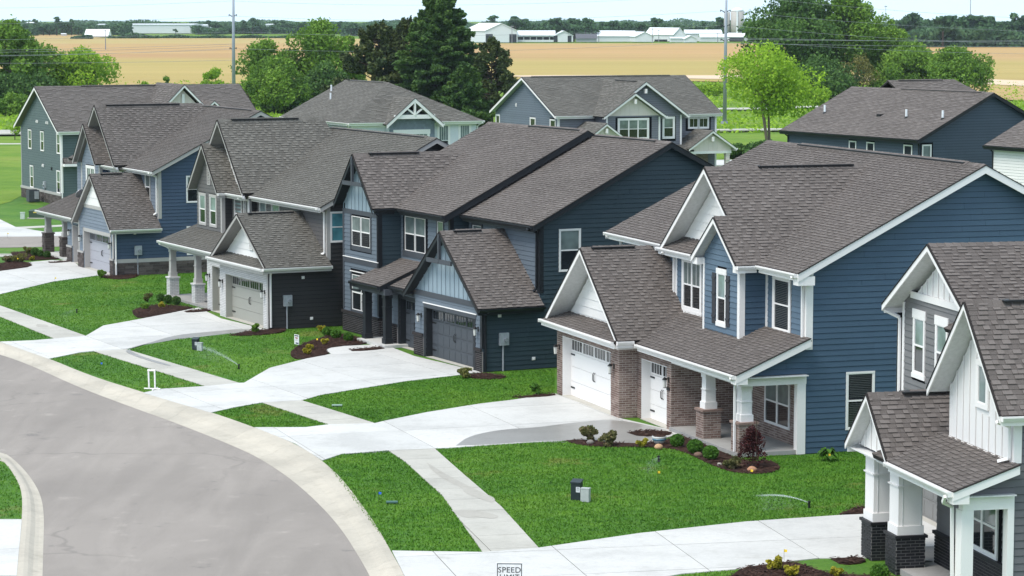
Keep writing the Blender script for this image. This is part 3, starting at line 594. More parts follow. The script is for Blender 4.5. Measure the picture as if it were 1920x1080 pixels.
    h.plane([(-15.33, -3.3, 2.66), (-8.07, -3.3, 2.66), (-8.45, -2.4, 2.96), (-14.95, -2.4, 2.96)]); h.gutter((-15.4, -3.3, 2.68), (-8.05, -3.3, 2.68), (0,-1,0))
    # porch
    h.plane([(-8.9, -2.5, 2.6), (.32, -2.5, 2.6), (.32, 0, 3.65), (-8.9, 0, 3.65)]); h.gutter((-7.95, -2.5, 2.6), (.32, -2.5, 2.6), (0,-1,0)); h.board((.32, -2.5, 2.6), (.32, 0, 3.65), .24, .035, (1,0,0)); mb = MB(); mb.box((-.03, -2.5, 2.3), (.34, -2.1, 2.56)); h.part('rake_return', mb, WHITE)
    mb = MB(); mb.box((-5.64, -2.2, 2.22), (-.03, -1.98, 2.46)); h.part('porch_beam', mb, WHITE); mb = MB(); mb.box((-.2, -2.16, 2.20), (.045, -.0, 2.47)); mb.box((-.2, -.3, 0), (.045, -.02, 2.199)); h.part('porch_beam', mb, WHITE)
    h.wall(side(.0), [(-2.2, 2.5), (0, 2.5), (0, 3.45), (-2.2, 2.52)], 'lap', BLUE)
    mb = MB(); mb.box((-5.6, -2.28, 0), (-.02, -.01, .13)); h.part('porch_slab', mb, PORCHM)
    for u in (-3.5, -.66): h.column(u, u+.6, -2.2, -1.6, 1.0, 2.22, 'brick', BR_B, MO_L, WHITE, .12, z0=.0, shaft=.36)
    # downspouts, lamps
    h.spout([(.1, -.58, 5.54), (-.12, -.1, 5.4), (-.12, -.09, 3.45), (-.28, -.3, 3.4)]); h.spout([(-9.95, -.85, 5.45), (-9.86, -.42, 5.3), (-9.86, -.42, 3.2), (-10.0, -.55, 3.14)]); h.spout([(-16.1, -.58, 5.5), (-15.9, -.06, 5.35), (-15.9, -.06, 2.2)])
    h.spout([(.15, -2.6, 2.5), (-.1, -2.3, 2.3), (-.28, -2.26, 2.2), (-.28, -2.26, .15)])
    h.lantern(G, -14.6, 1.72); h.lantern(G, -9.1, 1.72); h.lantern(G2, -5.82, 1.65); mb = MB(); mb.box((-5.98, -2.235, 1.3), (-5.72, -2.215, 1.4)); h.part('number_plate', mb, IRON)
    w_ = MB(); r = random.Random(3)
    for q in range(46): a = q*2*math.pi/46; w_.blob((-4.65+.16*math.cos(a), -.09+r.uniform(-.02, .02), 1.75+.16*math.sin(a)), (.04, .03, .04), 5, 3, .2, r.random())
    h.finish(); o = obj('door_wreath', w_, bricks('wreath_leaves', [(.10,.02,.012),(.35,.08,.03),(.12,.10,.02)]), None); o.matrix_world = h.root.matrix_basis; tag(o, 'autumn-coloured wreath hanging on the black front door', 'wreath')
    return h
def std_house(name, label, th, px, py, c):      # the three garage-right houses share one plan
    h = House(name, label, th, px, py, shing=c['sh'], trim=c['trim'], soff=c['soff'], gut=c['gut'], n_sh=c.get('nsh', 300), n_sd=150, n_br=c.get('nbr', 0))
    vm, ze, sl, vr, uL = c['vm'], c['ze'], c['sl'], c['vr'], c['uL']; oh = .45; zt = ze+sl*oh-.13; vb = 2*vr-vm; zA = ze+sl*(vr-vm+oh)-.14
    sd, fr, tr = c['side'], c['front'], c['trim']; hw = c.get('zp', 0)
    # long side wall: garage part and house part in one plane
    wins = c.get('swins', [])
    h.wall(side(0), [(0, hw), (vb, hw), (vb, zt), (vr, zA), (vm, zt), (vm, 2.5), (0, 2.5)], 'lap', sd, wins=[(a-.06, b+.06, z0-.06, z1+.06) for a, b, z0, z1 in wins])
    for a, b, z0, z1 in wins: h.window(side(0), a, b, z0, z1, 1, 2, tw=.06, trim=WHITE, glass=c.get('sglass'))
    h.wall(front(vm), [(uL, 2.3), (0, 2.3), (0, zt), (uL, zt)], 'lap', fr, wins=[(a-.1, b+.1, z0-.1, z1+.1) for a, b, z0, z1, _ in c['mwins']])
    for a, b, z0, z1, g in c['mwins']: h.window(front(vm), a, b, z0, z1, 1, 2, tw=.1, trim=c['wtrim'], glass2=g)
    h.wall(front(vm), [(uL, 0), (-6, 0), (-6, 2.28), (uL, 2.28)], 'brick' if c['fb'] else 'lap', c['fb'] or fr, mortar=c['mo'] if c['fb'] else None)
    h.wall(back(vb), [(0, 0), (-uL, 0), (-uL, zt), (0, zt)], 'lap', sd); h.wall(lside(uL), [(-vb, 0), (-vm, 0), (-vm, zt), (-vr, zA), (-vb, zt)], 'lap', sd)
    h.corner(0, vm, c['gtop'], zt-.1, w=.15)
    vmR, zR = h.gableU(vm-oh, vb+oh, uL-.3, .3, ze, sl, guts=((c['g_end'], .3),), rakes='RL', vent=(.2, .93), rakeh=.2)
    return h, vb, zt
def white_house():
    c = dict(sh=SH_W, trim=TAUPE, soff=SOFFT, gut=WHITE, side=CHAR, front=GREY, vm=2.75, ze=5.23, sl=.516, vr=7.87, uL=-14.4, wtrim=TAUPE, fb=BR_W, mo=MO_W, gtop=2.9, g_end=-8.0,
             mwins=[(-8.0, -7.25, 3.6, 5.0, GLASSL), (-6.45, -5.6, 3.6, 5.0, GLASSL), (-10.45, -9.75, 3.55, 5.0, GLASSL)], swins=[(2.95, 3.75, 3.72, 4.95), (9.5, 10.3, 1.0, 2.4)], sglass=GLASST)
    h, vb, zt = std_house('white_brick_house', 'charcoal and grey two-storey house with a painted white brick garage front', 26.5, 503.9, 618.4, c)
    G = front(0); gz = 2.5
    h.wall(G, [(-6, 0), (0, 0), (0, gz), (-6, gz)], 'brick', BR_W, holes=[(-5.25, -.62, -1, 1.98)], mortar=MO_W); G2 = front(.35); h.wall(G2, [(-8.6, 0), (-6, 0), (-6, gz), (-8.6, gz)], 'brick', BR_W, holes=[(-7.95, -6.25, -1, 2.1)], mortar=MO_W)
    h.wall(lside(-8.6), [(-2.75, 0), (-.35, 0), (-.35, gz), (-2.75, gz)], 'brick', BR_W, mortar=MO_W); h.wall(side(-9.9), [(1.9, 0), (2.75, 0), (2.75, gz), (1.9, gz)], 'brick', BR_W, mortar=MO_W)
    GD = paint('greige_door', (.33,.325,.29), .5, .03); h.garage(G, -5.25, -.62, 1.98, .3, GD, GD, 4, sections=False); h.garage(G2, -7.95, -6.25, 2.1, .3, GD, GD, 1, sections=False)
    h.box('trim_board', TAUPE, (-.13, -.03, 0), (-.0, 0, 2.4)); h.gableV(-2.9, 3.4, -.3, 2.75, 2.72, .62, rakeh=.14, gut='R:-.45:2.75', vent=(.15, .85)); h.gutter((-6.3, -.45, 2.7), (.5, -.45, 2.7), (0,-1,0))
    h.wall(front(.25), [(-6.0, 2.9), (0.2, 2.9), (-2.9, 4.62)], 'lap', WHITE2, exp=.3); h.louver(front(.22), -2.75, -2.35, 3.25, 4.1, WHITE2); h.plane([(-6.28, -.45, 2.66), (.48, -.45, 2.66), (.05, .3, 2.94), (-5.85, .3, 2.94)]); h.box('soffit', SOFFT, (-6.2, -.42, 2.5), (.4, 0, 2.53))
    # porch
    h.plane([(-14.9, .2, 2.75), (-6.0, .2, 2.75), (-6.0, 2.75, 3.65), (-14.9, 2.75, 3.65)]); h.gutter((-14.9, .2, 2.75), (-6.4, .2, 2.75), (0,-1,0)); h.board((-14.9, .2, 2.75), (-14.9, 2.75, 3.65), .2, .03, (-1,0,0)); mb = MB(); mb.box((-14.6, .5, 2.35), (-8.61, .7, 2.6)); h.part('porch_beam', mb, TAUPE)
    mb = MB(); mb.box((-14.6, .35, 0), (-8.62, 2.74, .12)); h.part('porch_slab', mb, PORCHM); h.box('soffit', SOFFT, (-14.7, .25, 2.605), (-8.62, 2.74, 2.63))
    for u in (-14.55, -11.0): h.column(u, u+.46, .45, .91, .95, 2.36, 'brick', BR_W, MO_W, TAUPE, .12, z0=.0, shaft=.29)
    # upper gables
    W = front(1.85); h.wall(W, [(-14.0, 3.0), (-10.6, 3.0), (-10.6, 5.3), (-12.3, 7.1), (-14.0, 5.3)], 'lap', GREY, wins=[(-13.75, -12.75, 3.5, 5.1), (-12.3, -11.3, 3.5, 5.1)])
    for a in (-13.6, -12.15): h.window(W, a, a+.75, 3.65, 4.95, 1, 2, tw=.12, trim=TAUPE, glass2=GLASSL)
    h.louver(W, -12.5, -12.1, 5.5, 6.4, TAUPE); h.wall(side(-10.6), [(1.85, 3.0), (2.75, 3.0), (2.75, 5.2), (1.85, 5.2)], 'lap', CHAR); h.corner(-10.6, 1.85, 3.0, 5.25, w=.14)
    h.wall(front(2.35), [(-14.0, 3), (-8.4, 3), (-8.4, 5.3), (-14.0, 5.3)], 'lap', GREY); h.wall(side(-8.4), [(2.35, 3.0), (2.75, 3), (2.75, 5.2), (2.35, 5.2)], 'lap', CHAR); h.corner(-8.4, 2.35, 3.0, 5.25, w=.12)
    h.window(front(2.35), -10.2, -9.35, 3.6, 4.95, 1, 2, tw=.1, trim=TAUPE, glass2=GLASSL); h.window(front(2.35), -9.0, -8.8, 3.3, 5.1, 1, 1, tw=.05, trim=TAUPE)
    h.wall(front(2.6), [(-14.2, 5.4), (-8.2, 5.4), (-11.2, 8.4)], 'lap', WHITE2, exp=.3)
    h.gableV(-11.2, 3.2, 1.9, 7.95, 5.35, 1.02, rakeh=.16, vent=(.12, .75), hipback=.7, rmat=TAUPE); h.gableV(-12.3, 2.05, 1.5, 3.2, 5.25, 1.07, rakeh=.16, vent=None, gut='R:1.5:1.9'); h.plane([(-11.0, 1.95, 5.25), (-8.02, 1.95, 5.25), (-8.32, 2.6, 5.58), (-11.0, 2.6, 5.58)]); h.gutter((-10.3, 1.95, 5.25), (-7.9, 1.95, 5.25), (0,-1,0))
    h.spout([(.1, 2.2, 5.15), (-.12, 2.66, 5.0), (-.12, 2.66, 3.2), (-.3, 2.5, 3.12)]); h.spout([(.4, .05, 2.6), (.06, .08, 2.4), (.06, .08, .1)]); h.spout([(-8.7, 1.9, 5.1), (-8.3, 2.3, 5.0), (-8.3, 2.3, 3.6)]); h.spout([(-14.8, .15, 2.6), (-14.5, .45, 2.45), (-14.3, .5, 2.4)])
    h.meter(side(0), .86, 1.23); h.vent(side(0), 1.6, 2.2); h.vent(side(0), 1.98, .4); h.lantern(G, -.4, 1.6); h.lantern(G, -5.6, 1.6); h.lantern(G2, -8.25, 1.62)
    h.finish(); return h
def navy_house():
    c = dict(sh=SH_N, trim=TAUPE, soff=SOFFT, gut=WHITE, side=NAVY, front=GREYB, vm=2.48, ze=5.39, sl=.504, vr=8.08, uL=-14.2, wtrim=TAUPE, fb=None, mo=None, gtop=2.9, g_end=-5.0, zp=.86,
             mwins=[(-5.9, -5.2, 3.6, 5.0, None), (-2.05, -1.35, 3.85, 5.1, None), (-13.3, -12.7, 3.6, 5.1, None)], swins=[(4.05, 4.8, 3.75, 5.05), (4.05, 4.8, 1.0, 2.4)])
    h, vb, zt = std_house('navy_house', 'navy and blue-grey two-storey house with a stone skirt and taupe trim', 26.3, 213.9, 517.8, c)
    h.wall(side(.05), [(0, 0), (vb, 0), (vb, .66), (0, .66)], 'stone', ST_N, mortar=MO_D, th=.1); mb = MB(); mb.box((.0, .0, .67), (.07, vb, .86)); h.part('water_table', mb, TAUPE)
    G = front(0); gz = 2.5
    h.wall(G, [(-6, .0), (0, .0), (0, 2.55), (-3, 4.9), (-6, 2.55)], 'lap', GREYB, holes=[(-5.05, -.55, -1, 2.0)]); G2 = front(.4); h.wall(G2, [(-9.4, 0), (-6, 0), (-6, gz), (-9.4, gz)], 'lap', GREYB, holes=[(-8.4, -6.3, -1, 2.1)])
    for F, a, b in ((front(-.05), -6.05, -5.1), (front(-.05), -.5, .05), (front(.35), -9.4, -8.5)): h.wall(F, [(a, 0), (b, 0), (b, .8), (a, .8)], 'stone', ST_N, mortar=MO_D, th=.05); h.box('water_table', TAUPE, F.p(a-.03, .8, -.0), F.p(b+.03, .9, .05))
    DG = paint('mauve_grey_door', (.36,.36,.40), .5, .03); h.garage(G, -5.05, -.55, 2.0, .3, DG, TAUPE, 4, sections=False); h.garage(G2, -8.4, -6.3, 2.05, .3, DG, TAUPE, 1, sections=False)
    for a, b in ((-5.2, -5.05), (-.55, -.4)): h.trimboard(G, a, b, .9, 2.18)
    h.trimboard(G, -5.2, -.4, 2.0, 2.18); h.trimboard(G2, -8.5, -8.4, .9, 2.2); h.trimboard(G, -.13, .03, .9, 2.5); h.trimboard(G, -6.0, -5.85, .9, 2.5)
    h.wall(front(-.02), [(-4.85, 3.45), (-1.15, 3.45), (-3, 4.9)], 'lap', WHITE2, exp=.4, th=.02); h.trimboard(G, -4.95, -1.05, 3.28, 3.47, .04)
    h.gableV(-3, 3.4, -.28, 2.48, 2.45, .79, rakeh=.16, gut='R:-.3:2.48', vent=(.2, .62), rmat=TAUPE)
    h.plane([(-14.5, .15, 2.5), (-6.0, .15, 2.5), (-6.0, 2.48, 3.4), (-14.5, 2.48, 3.4)]); h.gutter((-14.5, .15, 2.5), (-6.5, .15, 2.5), (0,-1,0)); h.board((-14.5, .15, 2.5), (-14.5, 2.48, 3.4), .2, .03, (-1,0,0)); mb = MB(); mb.box((-14.2, .5, 2.1), (-9.41, .7, 2.36)); h.part('porch_beam', mb, TAUPE)
    mb = MB(); mb.box((-14.2, .3, 0), (-9.42, 2.47, .12)); h.part('porch_slab', mb, CONC); h.box('soffit', SOFFT, (-14.3, .2, 2.365), (-9.42, 2.47, 2.39))
    for u in (-14.35, -11.0): h.column(u, u+.52, .42, .94, 1.15, 2.12, 'stone', ST_N, MO_D, TAUPE, .12, z0=0, shaft=.32)
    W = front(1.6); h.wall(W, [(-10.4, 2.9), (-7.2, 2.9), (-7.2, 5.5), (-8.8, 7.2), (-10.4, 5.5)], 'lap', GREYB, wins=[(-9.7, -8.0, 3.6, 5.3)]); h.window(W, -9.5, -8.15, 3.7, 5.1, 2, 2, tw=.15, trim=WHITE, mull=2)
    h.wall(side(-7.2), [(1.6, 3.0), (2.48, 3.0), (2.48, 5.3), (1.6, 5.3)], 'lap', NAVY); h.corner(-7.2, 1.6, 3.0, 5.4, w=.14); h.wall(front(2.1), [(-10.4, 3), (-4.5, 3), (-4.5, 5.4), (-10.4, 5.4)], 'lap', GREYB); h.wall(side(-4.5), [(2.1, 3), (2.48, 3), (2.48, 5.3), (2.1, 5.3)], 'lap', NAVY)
    for a in (-6.7, -5.6): h.window(front(2.1), a, a+.65, 3.7, 5.05, 1, 2, tw=.1, trim=WHITE)
    h.wall(front(2.3), [(-10.7, 5.5), (-4.3, 5.5), (-7.5, 8.35)], 'lap', WHITE2, exp=.4)
    h.gableV(-7.5, 3.3, 1.45, 8.3, 5.5, .94, rakeh=.16, vent=(.1, .78), hipback=.7, rmat=TAUPE); h.gableV(-8.8, 2.05, 1.2, 3.0, 5.45, 1.03, rakeh=.16, vent=None); h.plane([(-7.0, 1.65, 5.4), (-4.22, 1.65, 5.4), (-4.5, 2.3, 5.72), (-7.0, 2.3, 5.72)]); h.gutter((-6.9, 1.65, 5.4), (-4.2, 1.65, 5.4), (0,-1,0))
    h.spout([(.1, 1.9, 5.3), (-.12, 2.4, 5.1), (-.12, 2.4, 3.2), (-.3, 2.3, 3.1)]); h.spout([(.4, .05, 2.35), (.1, .08, 2.2), (.1, .08, .75), (.16, .06, .6), (.16, .06, .05)])
    h.meter(side(0), 1.3, 1.3); h.vent(side(0), 1.15, 2.2); h.lantern(G, -.28, 1.65); h.lantern(G, -5.45, 1.65); h.lantern(G2, -8.75, 1.7)
    d = MB(); c0 = Vector((-11.8, 1.9, 3.5)); n_ = Vector((-.75, -.35, .55)).normalized()
    h.finish()
    ring = []; a = n_.orthogonal().normalized(); b = n_.cross(a)
    vs = [c0]+[c0+n_*.07+a*(.3*math.cos(t))+b*(.3*math.sin(t)) for t in [2*math.pi*k/16 for k in range(16)]]; vs2 = [v-n_*.02 for v in vs]
    d.add(vs+vs2, [(0, 1+k, 1+(k+1) % 16) for k in range(16)]+[(17, 18+(k+1) % 16, 18+k) for k in range(16)]+[(1+k, 18+k, 18+(k+1) % 16, 1+(k+1) % 16) for k in range(16)]); t_ = thing('satellite_dish', 'grey satellite dish on the porch roof of the navy house', 'dish', (*h.wp(-11.8, 1.9, 0)[:2], 3.2), h.th-math.pi/2)
    o = h.part('dish', d, GALV, t_); o.location = (11.8, -1.9, -3.2); m = MB(); m.tube([(0, 0, -.15), (0, 0, .25), (-.06, -.03, .3)], .025, 6); m.tube([(0, 0, .2), (-.3, -.15, .42)], .015, 5); h.part('mast', m, GALV, t_)
    return h
def dark_house():
    c = dict(sh=SH_D, trim=BLACKT, soff=SOFFK, gut=BLACKT, side=TEAL, front=STEEL, vm=2.45, ze=5.52, sl=.506, vr=8.05, uL=-15.0, wtrim=SLATET, fb=BR_D, mo=MO_T, gtop=2.9, g_end=-6.0, nbr=300,
             mwins=[(-5.9, -5.1, 4.3, 5.12, None)], swins=[(3.32, 4.15, 3.75, 5.28), (9.2, 10, 1, 2.5)])
    h, vb, zt = std_house('dark_teal_house', 'dark teal two-storey house with black trim and pale blue board gables', 26.4, 904.4, 697.8, c)
    # middle block stands further forward and higher
    v2 = 1.62; z2 = 5.5; sl = .506; vr2 = 7.7
    h.wall(front(v2), [(-11.2, 2.4), (-6.3, 2.4), (-6.3, 5.6), (-11.2, 5.6)], 'lap', STEEL, wins=[(-10.95, -8.45, 3.5, 5.25), (-7.65, -6.85, 3.5, 5.3)])
    h.wall(front(v2), [(-11.2, 0), (-9.2, 0), (-9.2, 2.38), (-11.2, 2.38)], 'lap', STEEL); h.wall(side(-6.3), [(v2, 2.4), (vr2*2-v2, 2.4), (vr2*2-v2, 5.6), (vr2, 8.6), (v2, 5.6)], 'lap', TEAL); h.wall(lside(-15), [(-14, 0), (-1.62, 0), (-1.62, 5.6), (-7.7, 8.6), (-14, 5.6)], 'lap', TEAL)
    for a in (-10.72, -9.68): h.window(front(v2), a, a+.98, 3.75, 5.18, 1, 2, tw=.0)
    h.box('trim_board', SLATET, (-10.95, v2-.035, 3.5), (-8.5, v2-.0, 3.74)); h.box('trim_board', SLATET, (-10.95, v2-.035, 5.2), (-8.5, v2-.0, 5.4)); h.window(front(v2), -7.5, -6.95, 3.75, 5.18, 1, 2, tw=.08, trim=SLATET)
    h.gableU(1.2, 14.2, -15.3, -6.0, z2, sl, guts=((-10.4, -6.0),), rakes='R', vent=(.45, .95), rakeh=.26); h.corner(-6.3, v2, 3.0, 5.4, w=.14)
    # left wing
    W = front(.6); a0, a1 = -14.95, -11.15; vs = .6
    h.wall(W, [(a0, .85), (a1, .85), (a1, 5.1), (a0, 5.1)], 'lap', STEEL, wins=[(-14.2, -11.9, 3.5, 5.1), (-14.2, -11.9, .95, 2.75)]); h.wall(W, [(a0, 5.25), (a1, 5.25), (a1, 5.62), ((a0+a1)/2, 7.5), (a0, 5.62)], 'batten', PALE)
    h.box('trim_board', SLATET, (a0-.02, vs-.04, 5.08), (a1+.03, vs, 5.27)); h.box('trim_board', SLATET, (a0-.02, vs-.03, 2.98), (a1+.03, vs, 3.2)); h.box('trim_board', WHITE, (a0, vs-.05, 3.2), (a1-.0, vs, 3.235))
    h.wall(side(a1), [(.6, .85), (1.62, .85), (1.62, 5.5), (.6, 5.5)], 'lap', TEAL); h.wall(lside(a0), [(-1.62, .85), (-.6, .85), (-.6, 5.5), (-1.62, 5.5)], 'lap', TEAL); h.corner(a1, .6, .95, 5.5, w=.14); h.box('trim_board', SLATET, (a0-.03, vs-.035, .95), (a0+.12, vs, 5.1))
    for F, x0, x1 in ((front(.55), a0-.05, a1+.05), (side(a1+.05), .56, 1.62), (lside(a0-.05), -1.62, -.56)): h.wall(F, [(x0, 0), (x1, 0), (x1, .78), (x0, .78)], 'brick', BR_D, mortar=MO_T, th=.12); h.box('brick_sill', BR_D, F.p(x0-.02, .79, -.03), F.p(x1+.02, .9, .06))
    for z0, z1 in ((3.75, 5.0), (1.0, 2.5)):
        for a in (-13.98, -12.98): h.window(W, a, a+.94, z0, z1, 1, 2, tw=0)
        h.box('trim_board', SLATET, (-14.15, vs-.035, z0-.2), (-11.9, vs, z0-.01)); h.box('trim_board', SLATET, (-14.15, vs-.035, z0-.2), (-14.0, vs, z1+.15)); h.box('trim_board', SLATET, (-12.03, vs-.036, z0-.2), (-11.88, vs, z1+.15))
    h.box('trim_board', WHITE, (-14.2, vs-.05, 2.62), (-11.95, vs, 2.655))
    zA = h.gableV(-13.0, 2.08, .22, 6, 5.5, 1.05, rakeh=.2, gut='R:.3:1.2', vent=(.12, .52))
    mb = MB(); mb.box((-13.06, .14, 6.35), (-12.94, .24, zA-.1)); mb.box((-14.05, .15, 6.35), (-11.95, .23, 6.52)); h.part('gable_truss', mb, SLATET)
    # garage
    G = front(0); h.wall(G, [(-6.15, .0), (0, 0), (0, 2.45), (-6.15, 2.45)], 'lap', STEEL, holes=[(-5.1, -.72, -1, 1.98)]); h.wall(G, [(-6.15, 2.62), (0, 2.62), (-3.07, 5.0)], 'batten', PALE); h.trimboard(G, -6.15, .03, 2.42, 2.62, .04, SLATET)
    h.trimboard(G, -5.3, -.5, 1.98, 2.14, .035, SLATET); h.trimboard(G, -5.35, -.45, 2.14, 2.18, .05, WHITE); h.trimboard(G, -5.28, -5.1, .0, 1.98, .035, BLACKT); h.trimboard(G, -.72, -.56, .0, 1.98, .035, BLACKT); h.corner(0, 0, .9, 2.42, w=.14, mat=BLACKT)
    GD = paint('slate_garage_door', (.058,.066,.078), .5, .03); h.garage(G, -5.1, -.72, 1.98, .25, GD, BLACKT, 4); G2 = front(.35)
    h.wall(G2, [(-9.35, 0), (-6.15, 0), (-6.15, 2.5), (-9.35, 2.5)], 'lap', STEEL, holes=[(-8.45, -6.4, -1, 2.02)]); h.garage(G2, -8.45, -6.4, 2.02, .25, GD, BLACKT, 2); h.trimboard(G2, -8.6, -8.45, 0, 2.15, .035, BLACKT); h.trimboard(G2, -8.45, -6.2, 2.02, 2.15, .035, BLACKT); h.wall(lside(-9.35), [(-1.62, 0), (-.35, 0), (-.35, 2.5), (-1.62, 2.5)], 'lap', STEEL)
    for F, a, b in ((front(-.06), -6.2, -5.32), (front(-.06), -.5, .06), (front(.29), -9.4, -8.65), (lside(-6.2), .02, .06)): h.wall(F, [(a, 0), (b, 0), (b, .78), (a, .78)], 'brick', BR_D, mortar=MO_T, th=.06); h.box('brick_sill', BR_D, F.p(a-.02, .79, -.0), F.p(b+.02, .9, .06))
    zA = h.gableV(-3.07, 3.45, -.35, 2.45, 2.46, .78, rakeh=.18, gut='R:-.35:2.45', vent=(.2, .62)); mb = MB(); mb.box((-3.13, -.43, 3.95), (-3.01, -.33, zA-.1)); mb.box((-4.2, -.42, 3.9), (-1.95, -.34, 4.07)); h.part('gable_truss', mb, SLATET)
    # porch roofs
    h.plane([(-11.55, -.5, 2.5), (-8.6, -.5, 2.5), (-8.6, 1.62, 3.38), (-11.55, 1.62, 3.38)]); h.gutter((-11.6, -.5, 2.5), (-8.6, -.5, 2.5), (0,-1,0)); h.board((-8.6, -.5, 2.5), (-8.6, 1.62, 3.38), .2, .035, (1,0,0)); h.plane([(-8.6, -.05, 2.52), (-6.0, -.05, 2.52), (-6.0, 1.62, 3.22), (-8.6, 1.62, 3.22)]); h.gutter((-8.55, -.05, 2.52), (-6.3, -.05, 2.52), (0,-1,0))
    mb = MB(); mb.box((-11.1, -.35, 2.14), (-8.4, -.12, 2.38)); mb.box((-8.55, -.1, 2.16), (-8.35, 1.6, 2.38)); h.part('porch_beam', mb, SLATET); mb = MB(); mb.box((-11.1, -.45, 0), (-8.2, 1.6, .12)); h.part('porch_slab', mb, CONC)
    for u in (-11.02, -8.95): h.column(u, u+.3, -.22, .08, 0, 2.16, '', None, None, BLACKT, 0, shaft=.29, z0=.12)
    h.spout([(.1, 1.85, 5.4), (-.12, 2.36, 5.25), (-.12, 2.36, 3.1), (-.25, 2.3, 2.95)]); h.spout([(.45, .05, 2.35), (.08, .1, 2.2), (.08, .1, .05)]); h.spout([(-11.0, .3, 5.4), (-11.06, .5, 5.2), (-11.06, .5, 3.25)]); h.spout([(-11.4, -.6, 2.4), (-11.35, -.6, 2.15), (-11.0, -.3, 2.1)])
    h.meter(side(0), .88, 1.23); h.vent(side(0), .72, 2.13); h.vent(side(0), 2.17, .4); h.lantern(G, -.32, 1.62); h.lantern(G, -5.55, 1.62); h.finish(); return h
def right_house():
    h = House('grey_white_house', 'grey and white house with black brick pedestals and board-and-batten gable at the right edge', 12.2, 1634, 1051.7, shing=SH_B, n_sh=300, n_sd=120, n_br=300)
    u1 = 5.9; vf = 1.25
    # side wall
    h.wall(side(u1), [(vf, 0), (12, 0), (12, 5.5), (7.6, 7.75), (3.2, 5.55), (3.2, 4.7), (vf, 4.7)], 'lap', GREY_SHADE); h.wall(side(u1), [(-.05, 2.66), (vf, 2.66), (vf, 3.3), (-.05, 2.7)], 'lap', GREY_SHADE)
    h.wall(back(12), [(-u1, 0), (7, 0), (7, 5.3), (-u1, 5.3)], 'lap', GREY_SHADE); h.wall(lside(-7), [(-12, 0), (-3.2, 0), (-3.2, 5.5), (-12, 5.5)], 'lap', GREY_SHADE)
    # ground floor front
    h.wall(front(vf), [(1.2, .95), (u1, .95), (u1, 2.9), (1.2, 2.9)], 'lap', GREYR, wins=[(3.0, 5.3, .95, 2.45)]); h.wall(front(vf-.06), [(1.2, 0), (u1, 0), (u1, .88), (1.2, .88)], 'brick', BR_R, mortar=MO_D, th=.06); h.box('brick_sill', BR_R, (1.18, vf-.12, .89), (u1, vf, .97))
    h.window(front(vf), 3.25, 4.95, 1.06, 2.35, 2, 2, tw=.1); h.box('trim_board', WHITE, (u1-.14, vf-.04, .97), (u1-.0, vf, 2.5)); h.wall(lside(1.2), [(-3.2, 0), (-vf, 0), (-vf, 2.9), (-3.2, 2.9)], 'lap', GREYR)
    G = front(3.2); h.wall(G, [(-7, 0), (1.2, 0), (1.2, 3.2), (-7, 3.2)], 'lap', GREYR, holes=[(-5.9, -.7, -1, 2.15)]); GD = paint('grey_garage_door', (.21,.205,.20), .5, .03); h.garage(G, -5.9, -.7, 2.15, .2, GD, WHITE, 4); h.trimboard(G, -.7, -.55, .9, 2.3); h.trimboard(G, -6.05, -5.9, .9, 2.3)
    for a, b in ((-.58, 0.3), (-6.9, -5.95)): h.wall(front(3.14), [(a, 0), (b, 0), (b, .85), (a, .85)], 'brick', BR_R, mortar=MO_D, th=.06); h.box('brick_sill', BR_R, (a-.03, 3.06, .86), (b+.03, 3.2, .95))
    # upper walls
    h.wall(G, [(-6.5, 3.2), (1.9, 3.2), (1.9, 5.6), (-6.5, 5.6)], 'lap', GREYR, wins=[(-5.8, -4.8, 3.7, 5.7), (-4.15, -3.2, 3.7, 5.7)])
    h.wall(G, [(-6.5, 5.6), (-.5, 5.6), (-.5, 5.75), (-1.0, 6.1), (-5.9, 6.1), (-6.5, 5.75)], 'lap', GREYR); h.wall(front(3.19), [(-5.6, 6.05), (-1.4, 6.05), (-3.5, 7.25)], 'batten', WHITE2); h.trimboard(G, -5.9, -1.1, 5.92, 6.1, .05)
    for a in (-5.62, -3.98): h.window(G, a, a+.70, 3.95, 5.4, 1, 2, tw=.09, header=.16, sill=.08, glass2=GLASSL)
    h.trimboard(G, -6.52, -6.38, 3.2, 5.75); h.wall(front(vf), [(1.9, 2.95), (u1, 2.95), (u1, 4.6), (3.9, 6.65), (1.9, 4.6)], 'batten', WHITE2, wins=[(3.55, 4.4, 4.25, 5.6)]); h.window(front(vf), 3.72, 4.22, 4.5, 5.38, 1, 1, tw=.12, sill=.0, glass=GLASSL)
    h.wall(lside(1.9), [(-3.2, 2.9), (-vf, 2.9), (-vf, 4.7), (-3.2, 4.7)], 'batten', WHITE2); h.trimboard(front(vf), 1.9, u1, 3.25, 3.42, .045); h.corner(u1, vf, 3.4, 4.55, w=.16)
    # roofs
    h.gableU(2.75, 12.5, -2.4, u1+.35, 5.5, .5, guts=((1.7, u1+.35),), rakes='R', vent=(.3, .9)); h.gableV(-3.5, 3.35, 2.72, 12.5, 5.65, .575, rakeh=.16, gut='L:2.75:5', vent=(.35, .9))
    h.gableV(3.93, 2.28, .78, 4.4, 4.55, 1.03, rakeh=.16, gut='R:.78:4', vent=(.25, .9)); h.gableV(.45, 1.52, -.33, 3.2, 2.84, .95, rakeh=.15, vent=(.25, .75), gut='R:-.3:.0 L:-.3:3'); h.wall(front(-.02), [(-.95, 2.8), (1.85, 2.8), (.45, 4.1)], 'batten', WHITE2, th=.05)
    h.plane([(.9, -.35, 2.86), (u1+.3, -.35, 2.86), (u1+.3, vf, 3.42), (.9, vf, 3.42)]); h.gutter((2.0, -.35, 2.86), (u1+.3, -.35, 2.86), (0,-1,0)); h.board((u1+.3, -.35, 2.86), (u1+.3, vf, 3.42), .2, .035, (1,0,0)); mb = MB(); mb.box((u1-.05, -.34, 2.56), (u1+.32, .05, 2.82)); h.part('rake_return', mb, WHITE)
